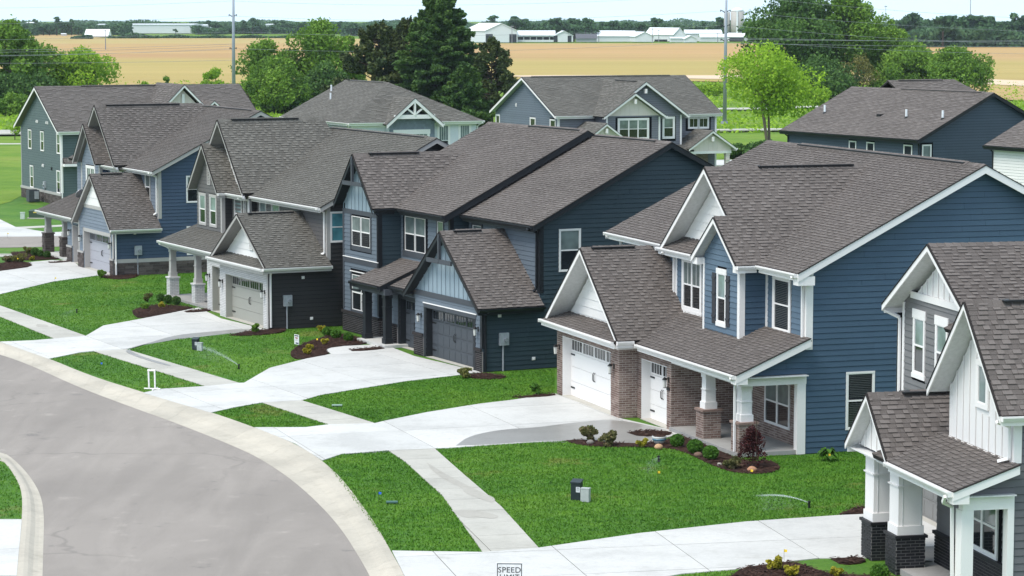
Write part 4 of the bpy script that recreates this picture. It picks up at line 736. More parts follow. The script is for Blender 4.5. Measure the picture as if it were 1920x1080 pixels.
    h.box('soffit', SOFFW, (1.95, -.3, 2.68), (u1+.2, vf-.01, 2.71)); h.box('soffit', SOFFW, (-1.0, -.25, 2.70), (1.9, 3.1, 2.73))
    # columns with panels
    for u in (-.75, 1.0):
        h.column(u, u+.74, 0, .74, .9, 2.7, 'brick', BR_R, MO_D, WHITE, 0, z0=0, shaft=.62, capmat=BR_R)
        mb = MB(); cu = u+.37
        for a in (.10, .58): mb.box((cu+.31, .37-.31+a, 1.2), (cu+.322, .37-.31+a+.02, 2.5))
        h.part('column_panel', mb, SOFFW)
    mb = MB(); mb.box((1.8, .12, 2.42), (u1-.02, .36, 2.68)); mb.box((-.74, .1, 2.5), (1.74, .35, 2.71)); h.part('porch_beam', mb, WHITE); mb = MB(); mb.box((u1-.2, 0, 2.36), (u1+.05, vf-.0, 2.66)); mb.box((u1-.32, -.02, 0), (u1+.048, .27, 2.358)); mb.box((u1-.2, vf-.16, 0), (u1+.05, vf-.0, 2.358)); h.part('porch_frame', mb, WHITE)
    mb = MB(); mb.box((1.0, .1, 0), (u1-.02, vf-.07, .16)); mb.box((-.7, .9, 0), (1.19, 1.9, .16)); h.part('porch_slab', mb, PORCHM)
    h.spout([(u1+.2, .72, 4.4), (u1-.1, 1.15, 4.25), (u1-.1, 1.15, 3.5), (u1-.35, 1.0, 3.4)]); h.spout([(u1+.1, -.45, 2.72), (u1-.1, -.42, 2.55), (u1-.35, -.1, 2.4), (u1-.35, -.06, .1)]); h.spout([(-6.85, 2.75, 5.5), (-6.6, 3.12, 5.3), (-6.6, 3.12, 2.5)])
    h.finish(); return h
HB = blue_house(); HW = white_house(); HN = navy_house(); HD = dark_house(); HR = right_house()
# ---------------------------------------------------------------- ground, street, drives
def flatpoly(name, pts, mat, z, th=0, **props):
    mb = MB(); P = [Vector((x, y, z)) for x, y in pts]
    if th: mb.ngon(P, (0,0,-1), th)
    else: mb.add(P, [tuple(t) for t in tessellate_polygon([P])])
    return obj(name, mb, mat, **props)
def pg(L): return [gp(x, y) for x, y in L]
OUT = [(-260,560),(-130,605),(0,641),(82,668),(168.6,704.5),(269.7,736),(400,774),(481.7,803),(554,832),(604.5,863.5),(640.7,897),(674.4,940.5),(708,988.7),(732,1032),(758.6,1079),(790,1160),(830,1290)]
INN = [(-260,578),(-130,622),(0,658.7),(60,680),(144.5,719),(241,755),(337,789),(457.6,837),(505.8,863.5),(554,897),(602,940.5),(640.7,984),(674.4,1037),(698.5,1080),(728,1160),(765,1290)]
LIN = [(-260,810),(0,837),(29,856),(57.8,887.5),(77,921),(83,960),(81,1017.6),(79.5,1080),(70,1300)]
LOUT = [(-260,828),(0,858.6),(19,878),(36,907),(42,931),(41,974),(34.7,1022),(31,1080),(18,1300)]
def dens(L, n=2):                               # smooth a traced line
    P = [Vector((*p, 0)) for p in L]
    for _ in range(n):
        Q = [P[0]]
        for a, b in zip(P, P[1:]): Q += [a*.75+b*.25, a*.25+b*.75]
        P = Q+[P[-1]]
    return [(p.x, p.y) for p in P]
out_, inn_, lin_, lout_ = [dens(pg(L)) for L in (OUT, INN, LIN, LOUT)]
RZ = -.12
flatpoly('road', inn_+lin_[::-1], ROAD, RZ, kind='structure')
flatpoly('lawn', out_+[(30, 20), (60, 60), (60, 232), (-110, 232), (-80, 190)], LAWN, -.012, kind='structure')
flatpoly('lawn', lout_+[(-60, 20), (-60, 130)], LAWN, -.012, kind='structure')
def resample(L, step):
    P = [Vector((*p, 0)) for p in L]; D = [0]
    for a, b in zip(P, P[1:]): D.append(D[-1]+(b-a).length)
    n = max(2, int(D[-1]/step)); R = []
    for k in range(n+1):
        t = D[-1]*k/n
        for i in range(len(P)-1):
            if D[i+1] >= t-1e-9: R.append(P[i]+(P[i+1]-P[i])*((t-D[i])/max(1e-9, D[i+1]-D[i]))); break
    return R
def curb(A, B, n, flip=1):                      # A lawn side, B road side; a rolled curb cast in lengths
    root = bpy.data.objects.new('curb', None); COL.objects.link(root); root['kind'] = 'structure'
    NA = resample(A, resample_len(A)/(n*6)); NB = resample(B, resample_len(B)/(n*6)); m = min(len(NA), len(NB))
    for k in range(n):
        mb = MB(); i0 = k*6; i1 = min(i0+6, m-1)
        if i1 <= i0: break
        rows = []
        for i in range(i0, i1+1):
            a, b = NA[i], NB[i]; e = .0
            rows.append([a+(b-a)*t+Vector((0,0,z)) for t, z in ((0, -.2), (0, .004), (.25, .006), (.42, -.02), (.62, -.085), (.8, RZ+.012), (1, RZ+.004), (1, -.25))])
        g = .004; d0 = (rows[1][0]-rows[0][0]).normalized()*g; d1 = (rows[-1][0]-rows[-2][0]).normalized()*g
        rows[0] = [p+d0 for p in rows[0]]; rows[-1] = [p-d1 for p in rows[-1]]; w_ = len(rows[0]); vs = [p for r in rows for p in r]; fs = []
        for i in range(len(rows)-1):
            for j in range(w_-1): a = i*w_+j; fs.append((a, a+1, a+1+w_, a+w_))
        fs += [tuple(range(w_)), tuple(range((len(rows)-1)*w_, len(rows)*w_))[::-1]]; mb.add(vs, fs, random.random()); obj('curb_section', mb, CURBM, root)
def resample_len(L): return sum(math.dist(a, b) for a, b in zip(L, L[1:]))
curb(out_, inn_, 44); curb(lout_, lin_, 16)
CPOLY = []
def slabs(name, L, mat, th, sx, sy, ox=0, oy=0, z=.0, label=None):      # concrete cast in bays with joints between them
    P = pg(L); CPOLY.append(P); t = math.radians(th); u = (math.sin(t), -math.cos(t)); v = (math.cos(t), math.sin(t)); o = P[0]
    Q = [((p[0]-o[0])*u[0]+(p[1]-o[1])*u[1], (p[0]-o[0])*v[0]+(p[1]-o[1])*v[1]) for p in P]
    xs = [p[0] for p in Q]; ys = [p[1] for p in Q]; root = bpy.data.objects.new(name, None); COL.objects.link(root); root['kind'] = 'structure'
    x = math.floor((min(xs)-ox)/sx)*sx+ox
    while x < max(xs):
        y = math.floor((min(ys)-oy)/sy)*sy+oy
        while y < max(ys):
            C = Q; g = .012
            for a, b, c in ((-1, 0, -(x+g)), (1, 0, x+sx-g), (0, -1, -(y+g)), (0, 1, y+sy-g)):
                C = clip(C, a, b, c)
                if not C: break
            if C and parea(C) > .02:
                W_ = [Vector((o[0]+u[0]*a+v[0]*b, o[1]+u[1]*a+v[1]*b, z+.012+random.uniform(-.002, .002))) for a, b in C]; mb = MB(); mb.ngon(W_, (0,0,-1), .12, random.random()); obj('slab', mb, mat, root)
            y += sy
        x += sx
    W2 = [Vector((p[0], p[1], z)) for p in P]; mb = MB(); mb.add(W2, [tuple(q) for q in tessellate_polygon([W2])]); obj('slab_joint', mb, flat('joint_dirt', (.13,.12,.105), .95), root)
# driveways (bay size in metres, turned with each house)
slabs('driveway', [(0,641),(62,638.5),(101.6,635),(161,630),(193.7,610.8),(259,599),(303,590.5),(340,583),(372,577),(415,597.5),(504,619),(497,620),(426.7,625.5),(333,636),(266.7,647),(236.5,655),(175,658.6),(150,661),(91.5,673)], CONC, 26.5, 3.6, 3.4, 1, .4)
slabs('driveway', [(268,737),(298.6,729.7),(385,724.2),(448,718.2),(457.6,718),(505.8,690),(573,673),(621,663.8),(609,656.5),(612,652.8),(630,650),(689,646.9),(720,646),(777,668),(905,698.5),(890,699),(860,703.5),(760,715.2),(602,740.8),(566,751),(491,755.2),(440,764),(395,774)], CONC, 26.4, 3.7, 3.6, .5, 1.2)
slabs('driveway', [(477,801.5),(573,801.3),(616.6,796.2),(703,793.8),(722.5,789),(800,773.2),(900,757.2),(960,750.2),(1041,738),(1161,784),(1265,808),(1283,812),(1228,826.3),(1198,836),(1165,838),(1120,836),(1060,827),(1000,829),(900,836),(840,840.4),(815,841.3),(728,845),(640,852),(604.5,863.5),(554,832)], CONC, 18.6, 3.9, 3.8, 2.2, .6)
slabs('driveway', [(735,1033),(905,1035.5),(1010,1027.5),(1200,1000),(1400,978.3),(1620,963),(1720,958),(1800,1010),(1735,1035),(1640,1046),(1535,1047),(1487,1052),(1440,1060),(1390,1067),(1280,1076),(1200,1090),(1000,1180),(790,1160),(758,1079)], CONC, 12.2, 3.0, 3.1, .8, 1.0)
slabs('driveway', [(-120,566),(0,551.7),(100,528),(183,516.7),(214,519),(150.6,500),(134,488.6),(95,488),(30,494),(0,503),(-120,522)], CONC, 26.3, 3.6, 3.4)
slabs('walkway', [(-120,552),(0,573),(161,630),(101.6,635),(0,593.6),(-120,570)], WALK, 24, 1.55, 60); slabs('walkway', [(175,658.6),(236.5,655),(448,718.2),(385,724.2),(300,697.5)], WALK, 26, 1.55, 60); slabs('walkway', [(491,755.2),(566,751),(703,793.8),(616.6,796.2)], WALK, 26, 1.6, 60)
slabs('walkway', [(728,845),(815,841.3),(870,890),(940,950),(1010,1027.5),(905,1035.5),(830,930),(760,866)], WALK, 12, 1.75, 60)
slabs('driveway', [(25,970+60),(30,1000),(34.7,974),(41,974),(-60,974),(-160,1080),(31,1080)][3:], CONC, 12, 4, 4)
# the cross street beyond the navy house and the paths behind
flatpoly('road', pg([(-200,448),(0,444),(90,443.5),(140,441),(400,436),(400,452),(140,462),(0,464.5),(-200,466)]), ROAD, .004, kind='structure'); CPOLY.append(pg([(-200,438),(0,435),(400,430),(400,457),(140,466),(0,469),(-200,471)]))
slabs('driveway', [(-200,405),(0,411.5),(30,426),(92,436),(140,433.5),(140,441),(90,443.5),(0,444),(-200,448)], CONC, 20, 4, 4); slabs('walkway', [(-200,470),(0,478.5),(30,477.5),(140,471.5),(140,473.5),(30,480.5),(0,481.5),(-200,474)], WALK, 20, 1.6, 60); slabs('walkway', [(26,426),(140,420.5),(240,416),(240,418.5),(140,423.5),(34,429.5)], WALK, 20, 1.6, 60)
slabs('path', [(-300,246),(0,243.5),(60,243),(60,250),(0,251),(-300,253)], WALK, 25, 3, 60); slabs('path', [(-300,270),(60,268.5),(60,270.5),(-300,272.5)], WALK, 25, 3, 60)
slabs('path', [(1300,203),(1420,201.5),(1560,197.5),(1560,200),(1420,204.5),(1300,205.2)], WALK, 70, 3, 60); slabs('path', [(1300,242.5),(1480,240.3),(1480,242.8),(1300,244.6)], WALK, 70, 3, 60); slabs('path', [(1335,300),(1375,299.5),(1375,309),(1335,310)], CONC, 24, 2, 2)
# ground to the horizon
flatpoly('terrain', [(-700,-40),(700,-40),(2600,4300),(-2600,4300)], MEADOW, -.30, kind='structure')
flatpoly('field', pg([(-500,163),(0,160),(700,152),(960,147),(1310,151),(1440,153),(1700,158),(1790,168),(1860,184),(2000,190),(2400,186),(2400,91),(1920,88),(1700,84),(1400,80.5),(860,80.5),(640,71),(160,71.2),(140,74),(-500,76)]), FIELD, -.15, kind='structure')
flatpoly('field', pg([(40,64.5),(150,64.2),(230,67),(170,72),(130,75),(60,76)]), FIELD, -.10, kind='structure')
flatpoly('dirt_strip', pg([(950,141),(1040,140),(1400,140.5),(1700,142),(1920,150),(2100,150),(2100,162),(1920,160),(1700,151),(1330,147),(1200,144.5),(990,144)]), flat('pale_dirt', (.62,.47,.33), .95), -.08, kind='structure')
flatpoly('rough_grass', pg([(-300,256),(44,256),(43,365),(20,378),(-30,392),(-300,400)]), MEADOW, .006, kind='structure')
# unseen tan ground added for warm bounce light; street going on below the picture
flatpoly('bounce_ground', [(-120,-38),(120,-38),(120,47),(18,47),(4,52.5),(-40,52.5),(-120,60)], flat('bounce_tan', (.36,.29,.22), .95), -.2, kind='structure'); flatpoly('road', [inn_[-1], lin_[-1], (-18,40),(-20,-30),(-6,-30),(-4,40)], ROAD, RZ-.004, kind='structure')
# water lying on the concrete after the sprinklers
DAMP2 = concrete('drying_concrete', (.385,.362,.322)); DAMP = concrete('wet_concrete', (.30,.29,.275)); DAMP.node_tree.nodes['Principled BSDF'].inputs['Roughness'].default_value = .3
for L in ([(855,836),(880,818),(940,806),(1010,802),(1060,795),(1110,790),(1150,788),(1190,793),(1262,809),(1240,820),(1198,834),(1165,837),(1120,835),(1060,826),(1000,828),(900,835)], [(800,868),(836,890),(870,908),(905,925),(930,935),(925,945),(900,936),(870,925),(866,915),(842,905),(812,886)], [(846,958),(880,956),(915,962),(938,969),(925,974),(895,970),(868,972)], [(246,654),(300,637),(335,628),(400,622),(450,617),(494,618),(497,619.5),(426,625),(333,635.5),(266,646.5),(238,654.5),(262,668),(330,688),(300,684),(230,661)], [(70,608),(92,610),(88,615),(66,613)]): flatpoly('damp_patch', dens(pg(L)+[pg(L)[0]], 2)[:-1], DAMP2 if (800, 868) in L or (846, 958) in L or (70, 608) in L else DAMP, .0175, kind='structure')
# mulch beds
def bed(L, n=160, z=.02, label='mulch_bed'):
    P = dens(pg(L)+[pg(L)[0]], 1)[:-1]; CPOLY.append(P); base_ = MB(); W_ = [Vector((x, y, z)) for x, y in P]; base_.ngon(W_, (0,0,-1), .06)
    xs = [p[0] for p in P]; ys = [p[1] for p in P]; A = parea(P); k = int(A*70)
    for _ in range(k*3):
        x, y = random.uniform(min(xs), max(xs)), random.uniform(min(ys), max(ys))
        if not inpoly(x, y, P): continue
        a = random.uniform(0, math.pi); l, w_ = random.uniform(.03, .09), random.uniform(.012, .03); c, s_ = math.cos(a), math.sin(a); h = random.uniform(.01, .05); q = random.uniform(-.02, .03)
        base_.add([(x-c*l+s_*w_, y-s_*l-c*w_, z+h), (x+c*l+s_*w_, y+s_*l-c*w_, z+h+q), (x+c*l-s_*w_, y+s_*l+c*w_, z+h+q), (x-c*l-s_*w_, y-s_*l+c*w_, z+h)], [(0,1,2,3)], random.random())
    o = obj(label, base_, MULCH, kind='stuff'); return o
bed([(1060,827),(1090,824),(1180,833),(1240,828),(1290,812),(1320,833),(1400,868),(1440,862),(1465,874),(1455,885),(1420,889),(1380,887),(1340,875),(1290,850),(1255,840),(1190,838),(1120,838),(1085,834)]); bed([(1175,812),(1210,807),(1262,810),(1255,818),(1200,820)])
bed([(248,583),(262,577),(300,571),(368,577),(345,582),(303,590.5),(262,598),(250,590)]); bed([(345,584),(400,578),(394,584),(352,587)]); bed([(430,629),(470,620),(535,616),(537,622),(500,628),(450,630)]); bed([(545,660),(560,648),(600,633),(648,624),(690,640),(690,645),(625,651),(609,656.5),(621,663.8),(573,673),(556,674),(545,668)]); bed([(655,656),(720,650),(722,655),(662,660)])
bed([(870,703),(905,699),(955,706),(935,712),(880,710)]); bed([(960,745),(1041,738),(1041,743),(975,747)]); bed([(1385,1070),(1400,1064),(1440,1059),(1487,1053),(1530,1068),(1560,1078),(1700,1080),(1700,1130),(1400,1130),(1360,1090)]); bed([(1558,1048),(1618,1045),(1625,1055),(1580,1060)])
bed([(0,495),(20,489),(55,492),(62,500),(20,506),(-30,512),(-30,500)]); bed([(20,474),(60,470),(118,481),(118,486),(60,488),(30,488)]); bed([(90,492),(132,489),(135,491),(95,494)]); bed([(183,515),(215,518),(262,513),(260,519),(230,525),(190,521)]); bed([(1570,965),(1620,948),(1640,955),(1640,964)])
# grass blades on the near lawns
def grass(LS, dens_, name='grass', hgt=(.02, .042)):
    V = []; T = []
    for L in LS:
        P = pg(L); xs = [p[0] for p in P]; ys = [p[1] for p in P]; n = int((max(xs)-min(xs))*(max(ys)-min(ys))*dens_)
        X = RNG.uniform(min(xs), max(xs), n); Y = RNG.uniform(min(ys), max(ys), n)
        def ins(Q):
            c = np.zeros(len(X), bool); j = len(Q)-1
            for i in range(len(Q)):
                yi, yj = Q[i][1], Q[j][1]; 
                if yi != yj: c ^= ((yi > Y) != (yj > Y)) & (X < (Q[j][0]-Q[i][0])*(Y-yi)/(yj-yi)+Q[i][0])
                j = i
            return c
        k = ins(P); q0, q1, r0, r1 = min(xs), max(xs), min(ys), max(ys)
        for C in CPOLY:
            cx = [p[0] for p in C]; cy = [p[1] for p in C]
            if max(cx) < q0 or min(cx) > q1 or max(cy) < r0 or min(cy) > r1: continue
            k &= ~ins(C)
        X, Y = X[k], Y[k]; m = len(X); a = RNG.uniform(0, 2*math.pi, m); h = RNG.uniform(*hgt, m); w_ = RNG.uniform(.010, .028, m); le = RNG.uniform(-.035, .035, (m, 2))
        c, s_ = np.cos(a)*w_, np.sin(a)*w_; z = np.full(m, -.015)
        V.append(np.stack([np.stack([X-c, Y-s_, z], 1), np.stack([X+c, Y+s_, z], 1), np.stack([X+le[:, 0], Y+le[:, 1], h], 1)], 1).reshape(-1, 3)); T.append(np.repeat(RNG.uniform(0, 1, m), 3))
    V = np.concatenate(V); T = np.concatenate(T); n = len(V)//3; me = bpy.data.meshes.new(name); me.vertices.add(len(V)); me.vertices.foreach_set('co', V.ravel()); me.loops.add(len(V)); me.loops.foreach_set('vertex_index', np.arange(len(V)))
    me.polygons.add(n); me.polygons.foreach_set('loop_start', np.arange(0, len(V), 3)); me.polygons.foreach_set('loop_total', np.full(n, 3)); at = me.attributes.new('tone', 'FLOAT', 'POINT'); at.data.foreach_set('value', T); me.update()
    return obj(name, me, BLADE, kind='stuff')
grass([[(607,864),(640,851),(728,844.5),(745,850),(830,930),(905,1034),(735,1033)], [(815,841.5),(900,836),(1060,826),(1500,855),(1640,840),(1640,962),(1400,978),(1200,1000),(1010,1027)], [(1280,1077),(1390,1067),(1400,1130),(1200,1150)],
       [(400,774),(440,764),(491,755),(560,775),(616.6,796),(573,801),(480,802)], [(566,751),(602,740.8),(760,715.2),(905,699),(1040,692),(1041,738),(960,750),(800,773),(703,793.8)]], 430)
grass([[(91.5,673),(175,658.6),(300,697),(385,724),(298,730),(269,736)], [(236.5,655),(333,636),(500,620),(640,612),(645,625),(573,673),(505,690),(457,718)], [(0,594),(101,635),(0,640)], [(0,552),(100,528),(190,516),(380,505),(400,520),(415,560),(372,577),(259,599),(193,610),(161,630),(0,573)], [(-20,858),(0,858.6),(19,878),(36,907),(42,931),(41,974),(-60,974)]], 170, hgt=(.022, .05))
# ---------------------------------------------------------------- houses behind
def green_house():
    h = House('green_house', 'green two-storey house at the left edge with its tall gable end and stone skirt', 25.5, 41.7, 368.6, shing=SH_N, trim=WHITE, soff=SOFFT, gut=WHITE)
    G = front(0); h.wall(G, [(0, .8), (10.6, .8), (10.6, 5.3), (5.3, 8.15), (0, 5.3)], 'lap', GREEN, wins=[(a, b, c, d) for a, b, c, d in ((1.95, 3.0, 3.6, 5.15), (5.3, 6.3, 3.6, 5.15), (9.55, 10.5, 3.6, 5.15), (2.35, 3.35, .8, 2.5), (9.4, 10.4, .8, 2.5))])
    for a, b, c, d in ((2.1, 2.85, 3.72, 5.02), (5.42, 6.17, 3.72, 5.02), (9.65, 10.35, 3.72, 5.02), (2.45, 3.2, .9, 2.4), (9.5, 10.25, .9, 2.4)): h.window(G, a, b, c, d, 1, 2, tw=.07)
    h.wall(front(-.06), [(0, 0), (10.6, 0), (10.6, .68), (0, .68)], 'stone', ST_N, mortar=MO_D, th=.06); h.box('water_table', TAUPE, (-.03, -.1, .69), (10.63, .0, .86)); h.corner(10.6, 0, .9, 5.1, mat=WHITE); h.box('trim_board', TAUPE, (0, -.035, .86), (.12, 0, 5.2))
    h.wall(side(10.6), [(0, .3), (15, .3), (15, 5.3), (0, 5.3)], 'lap', GREEN); h.wall(lside(0), [(-15, 0), (0, 0), (0, 5.3), (-15, 5.3)], 'lap', GREEN); h.wall(back(15), [(-10.6, 0), (0, 0), (0, 5.3), (-5.3, 8.1), (-10.6, 5.3)], 'lap', GREEN)
    h.gableV(5.2, 5.9, -.35, 15.3, 5.28, .51, gut='R:-.35:15.3', rmat=WHITE, backrake=True, vent=(.22, .6)); h.gableU(5.9, 12, 5, 11.3, 5.45, .99, rakes='R', rakeh=.18, vent=None, rmat=WHITE); h.wall(side(10.9), [(6.1, 5.3), (11.8, 5.3), (8.95, 8.1)], 'batten', CREAM); h.board((11.9, 10.0, 6.5), (11.9, 11.0, 7.3), .15, .03, (1,0,0)); h.board((11.9, 11.9, 6.5), (11.9, 11.0, 7.3), .15, .03, (1,0,0)); h.plane([(11.9, 10.0, 6.45), (9, 10.0, 6.45), (9, 11.0, 7.25), (11.9, 11.0, 7.25)][::-1]); h.plane([(9, 12, 6.45), (11.9, 12, 6.45), (11.9, 11.0, 7.25), (9, 11.0, 7.25)][::-1])
    mb = MB(); mb.box((10.95, 8.85, 7.15), (11.05, 9.05, 7.8)); h.part('gable_bracket', mb, WHITE); h.plane([(11.2, .1, 3.0), (11.2, 5, 3.0), (10.6, 5, 3.4), (10.6, .1, 3.4)]); h.box('trim_board', WHITE, (10.7, .05, 2.8), (11.25, 5, 2.98))
    for x, z in ((4.4, 5.75), (4.7, 5.75), (7.0, 5.75), (7.4, 5.75), (5.8, 2.62), (6.05, 2.62)): h.vent(G, x, z, .12, .22)
    h.vent(G, 8.2, 2.52, .25, .25, IRON); h.spout([(10.9, -.05, 5.1), (10.75, .0, 5.0), (10.75, .0, .2)], WHITE); h.meter(G, 6.4, 1.25); h.finish(exp=.2, tw=(.3, .55)); return h
def hip_house():
    h = House('pale_blue_house', 'pale blue house with hipped grey roof and a white timbered gable, behind the brick-front houses', 25.5, 653.3, 230.6, 5.5, shing=SH_W, trim=WHITE)
    Sd = side(-.4); h.wall(Sd, [(.4, 0), (10.6, 0), (10.6, 5.5), (.4, 5.5)], 'batten', ICE, wins=[(7.3, 8.5, 2.7, 5.3), (9.1, 10.2, 2.7, 5.3)]); h.wall(front(.4), [(-13.9, 0), (-.4, 0), (-.4, 5.5), (-13.9, 5.5)], 'lap', ICE, wins=[(-9.1, -8.3, 4.2, 4.9)]); h.window(front(.4), -9.0, -8.4, 4.3, 4.8, 1, 1, tw=.08); h.wall(back(10.6), [(.4, 0), (13.9, 0), (13.9, 5.5), (.4, 5.5)], 'lap', ICE); h.wall(lside(-13.9), [(-10.6, 0), (-.4, 0), (-.4, 5.5), (-5.5, 8.1), (-10.6, 5.5)], 'lap', ICE)
    S2 = side(.15); h.wall(S2, [(3.2, 0), (6.9, 0), (6.9, 5.5), (5.05, 6.4), (3.2, 5.5)], 'shake', GREYB, wins=[(3.5, 6.5, 3.0, 4.9)]); h.wall(front(3.2), [(-.4, 0), (.15, 0), (.15, 5.4), (-.4, 5.4)], 'lap', ICE); h.wall(back(6.9), [(-.15, 0), (.4, 0), (.4, 5.4), (-.15, 5.4)], 'lap', ICE)
    h.window(S2, 3.75, 6.3, 3.1, 4.6, 2, 2, tw=.18, header=.15, mull=4); 
    for a in (7.5, 9.25): h.window(Sd, a, a+.75, 2.9, 5.15, 1, 2, tw=.16, mull=4)
    h.gableU(0, 11, -14.25, 0, 5.5, .505, rakes='L', hipR=5.2, vent=(.1, .9)); h.gutter((-14.25, 0, 5.5), (0, 0, 5.5), (0,-1,0)); h.gutter((0, 0, 5.5), (0, 2.9, 5.5), (1,0,0)); h.gutter((0, 7.2, 5.5), (0, 11, 5.5), (1,0,0)); h.box('trim_board', WHITE, (-.44, .36, 0), (-.33, .52, 5.4)); h.box('frieze', WHITE, (-.44, .5, 5.1), (-.35, 3.1, 5.4)); h.box('frieze', WHITE, (-.44, 7, 5.2), (-.35, 10.6, 5.4))
    h.gableU(2.75, 7.35, -4.5, .75, 5.35, .84, rakes='R', rakeh=.28, vent=None); mb = MB(); mb.box((.6, 3.4, 5.75), (.72, 6.7, 6.05)); mb.beam((.66, 5.05, 6.0), (.66, 5.05, 7.1), .14, .2, (1,0,0)); mb.beam((.66, 5.05, 6.05), (.66, 4.3, 6.6), .12, .14, (1,0,0)); mb.beam((.66, 5.05, 6.05), (.66, 5.8, 6.6), .12, .14, (1,0,0)); h.part('gable_truss', mb, WHITE)
    h.spout([(-.2, -.05, 5.35), (-.5, .3, 5.1), (-.5, .3, 2)]); h.spout([(.1, 10.9, 5.35), (-.3, 10.65, 5.1), (-.3, 10.65, 2)])
    for u, v, z in ((-13.2, 3.9, 7.45), (-10.6, 2.8, 6.9)): mb = MB(); mb.tube([(u, v, z-.2), (u, v, z+.5)], .07, 6); h.part('roof_pipe', mb, METALW)
    h.finish(exp=.2, tw=(.3, .55)); return h
def grey_house():
    h = House('violet_grey_house', 'violet-grey house with cream board gables behind the dark teal house', 23.6, 1042, 217.7, 5.5, shing=SH_W, trim=WHITE)
    G = front(.4); h.wall(G, [(-12.9, 0), (-.4, 0), (-.4, 5.5), (-6.65, 8.2), (-12.9, 5.5)], 'lap', STEEL, wins=[(-13.0+.2, -12.0, 4.3, 5.2), (-5.9, -4.7, 4.3, 5.25), (-2.0, -.8, 4.3, 5.3)]); Sd = side(-.4); h.wall(Sd, [(.4, 0), (14.5, 0), (14.5, 5.5), (.4, 5.5)], 'lap', GREYV, wins=[(11.7, 14, 4.1, 5.4)]); h.wall(back(14.5), [(.4, 0), (12.9, 0), (12.9, 5.5), (6.65, 8.2), (.4, 5.5)], 'lap', STEEL); h.wall(lside(-12.9), [(-14.5, 0), (-.4, 0), (-.4, 5.5), (-14.5, 5.5)], 'lap', STEEL)
    for a, b in ((-12.75, -12.1), (-5.75, -4.85), (-1.85, -.95)): h.window(G, a, b, 4.35, 5.1, 1, 1, tw=.1)
    h.vent(G, -8.6, 6.1, .15, .3); h.gableV(-6.65, 6.6, 0, 14.85, 5.5, .443, gut='R:0:3.4 R:8.4:14.85', vent=(.05, .9), backrake=True); h.corner(-.4, .4, 0, 5.4)
    h.wall(side(1.2), [(8.0, 0), (10.5, 0), (10.5, 5.6), (7.15, 7.95), (4.2, 5.6), (4.2, 5.4), (8, 5.4)], 'lap', GREYV, wins=[(8.7, 10.0, 3.4, 5.4)]); h.wall(side(1.7), [(3.6, 0), (8.3, 0), (8.3, 5.5), (3.6, 5.5)], 'lap', GREYV, wins=[(4.4, 7.6, 3.4, 5.4)]); h.wall(side(1.72), [(3.6, 5.5), (8.3, 5.5), (5.95, 7.05)], 'batten', CREAM); h.wall(front(3.6), [(-.4, 0), (1.7, 0), (1.7, 5.5), (-.4, 5.5)], 'lap', GREYV); h.wall(back(10.5), [(-1.2, 0), (.4, 0), (.4, 5.5), (-1.2, 5.5)], 'lap', GREYV); h.wall(back(8.3), [(-1.7, 0), (-1.2, 0), (-1.2, 5.5), (-1.7, 5.5)], 'lap', GREYV)
    h.window(side(1.7), 4.75, 7.2, 3.75, 5.15, 3, 2, tw=.16); h.window(side(1.2), 8.95, 9.75, 3.75, 5.2, 1, 2, tw=.16)
    for a in (12.05, 12.95): h.window(Sd, a, a+.75, 4.4, 5.1, 1, 1, tw=.13, mull=2)
    h.gableU(3.3, 10.95, -6, 1.65, 5.45, .71, rakes='R', rakeh=.2, vent=(.3, .8)); h.gableU(3.2, 8.7, -2, 2.15, 5.45, .67, rakes='R', rakeh=.18, vent=None); h.gableU(.4, 5.0, -.4, 3.7, 3.35, .72, rakes='R', rakeh=.16, vent=None); h.wall(side(3.4), [(.7, 2.6), (4.7, 2.6), (4.7, 3.5), (2.7, 4.85), (.7, 3.5)], 'batten', CREAM); h.wall(side(3.35), [(.7, 0), (4.7, 0), (4.7, 2.6), (.7, 2.6)], 'brick', BR_B, mortar=MO_L)
    h.gableU(10.4, 14.7, -.4, 2.75, 2.82, .66, rakes='R', rakeh=.16, vent=None); h.wall(side(2.4), [(10.7, 2.6), (14.4, 2.6), (14.4, 2.95), (12.55, 4.0), (10.7, 2.95)], 'batten', CREAM); mb = MB(); mb.box((2.1, 10.7, 2.4), (2.42, 14.4, 2.6)); h.part('porch_beam', mb, WHITE); h.plane([(2.5, 8.3, 2.7), (2.5, 11, 2.7), (.0, 11, 3.5), (.0, 8.3, 3.5)])
    for v in (10.85, 13.95): h.column(2.0, 2.35, v, v+.35, 0, 2.4, '', None, None, CREAM, 0, shaft=.33)
    h.wall(side(.3), [(11.6, 0), (13.4, 0), (13.4, 2.6), (11.6, 2.6)], 'brick', BR_B, mortar=MO_L); h.window(side(-.38), 10.8, 11.5, .8, 2.3, 1, 1, tw=.1)
    for v, z, u in ((7.1, 7.6, 1.72), (5.95, 6.8, 2.2), (2.7, 4.6, 3.75), (12.55, 3.75, 2.8)): mb = MB(); mb.box((u-.3, v-.07, z-.35), (u+.05, v+.07, z)); h.part('gable_bracket', mb, WHITE)
    h.box('trim_board', WHITE, (1.7, 8.2, 0), (1.74, 8.34, 5.4)); h.box('trim_board', WHITE, (1.7, 3.58, 0), (1.74, 3.72, 5.4)); h.box('trim_board', WHITE, (1.2, 10.38, 0), (1.24, 10.52, 5.5)); h.box('trim_board', WHITE, (-.4, 14.36, 0), (-.36, 14.52, 5.4)); h.finish(exp=.2, tw=(.3, .55)); return h
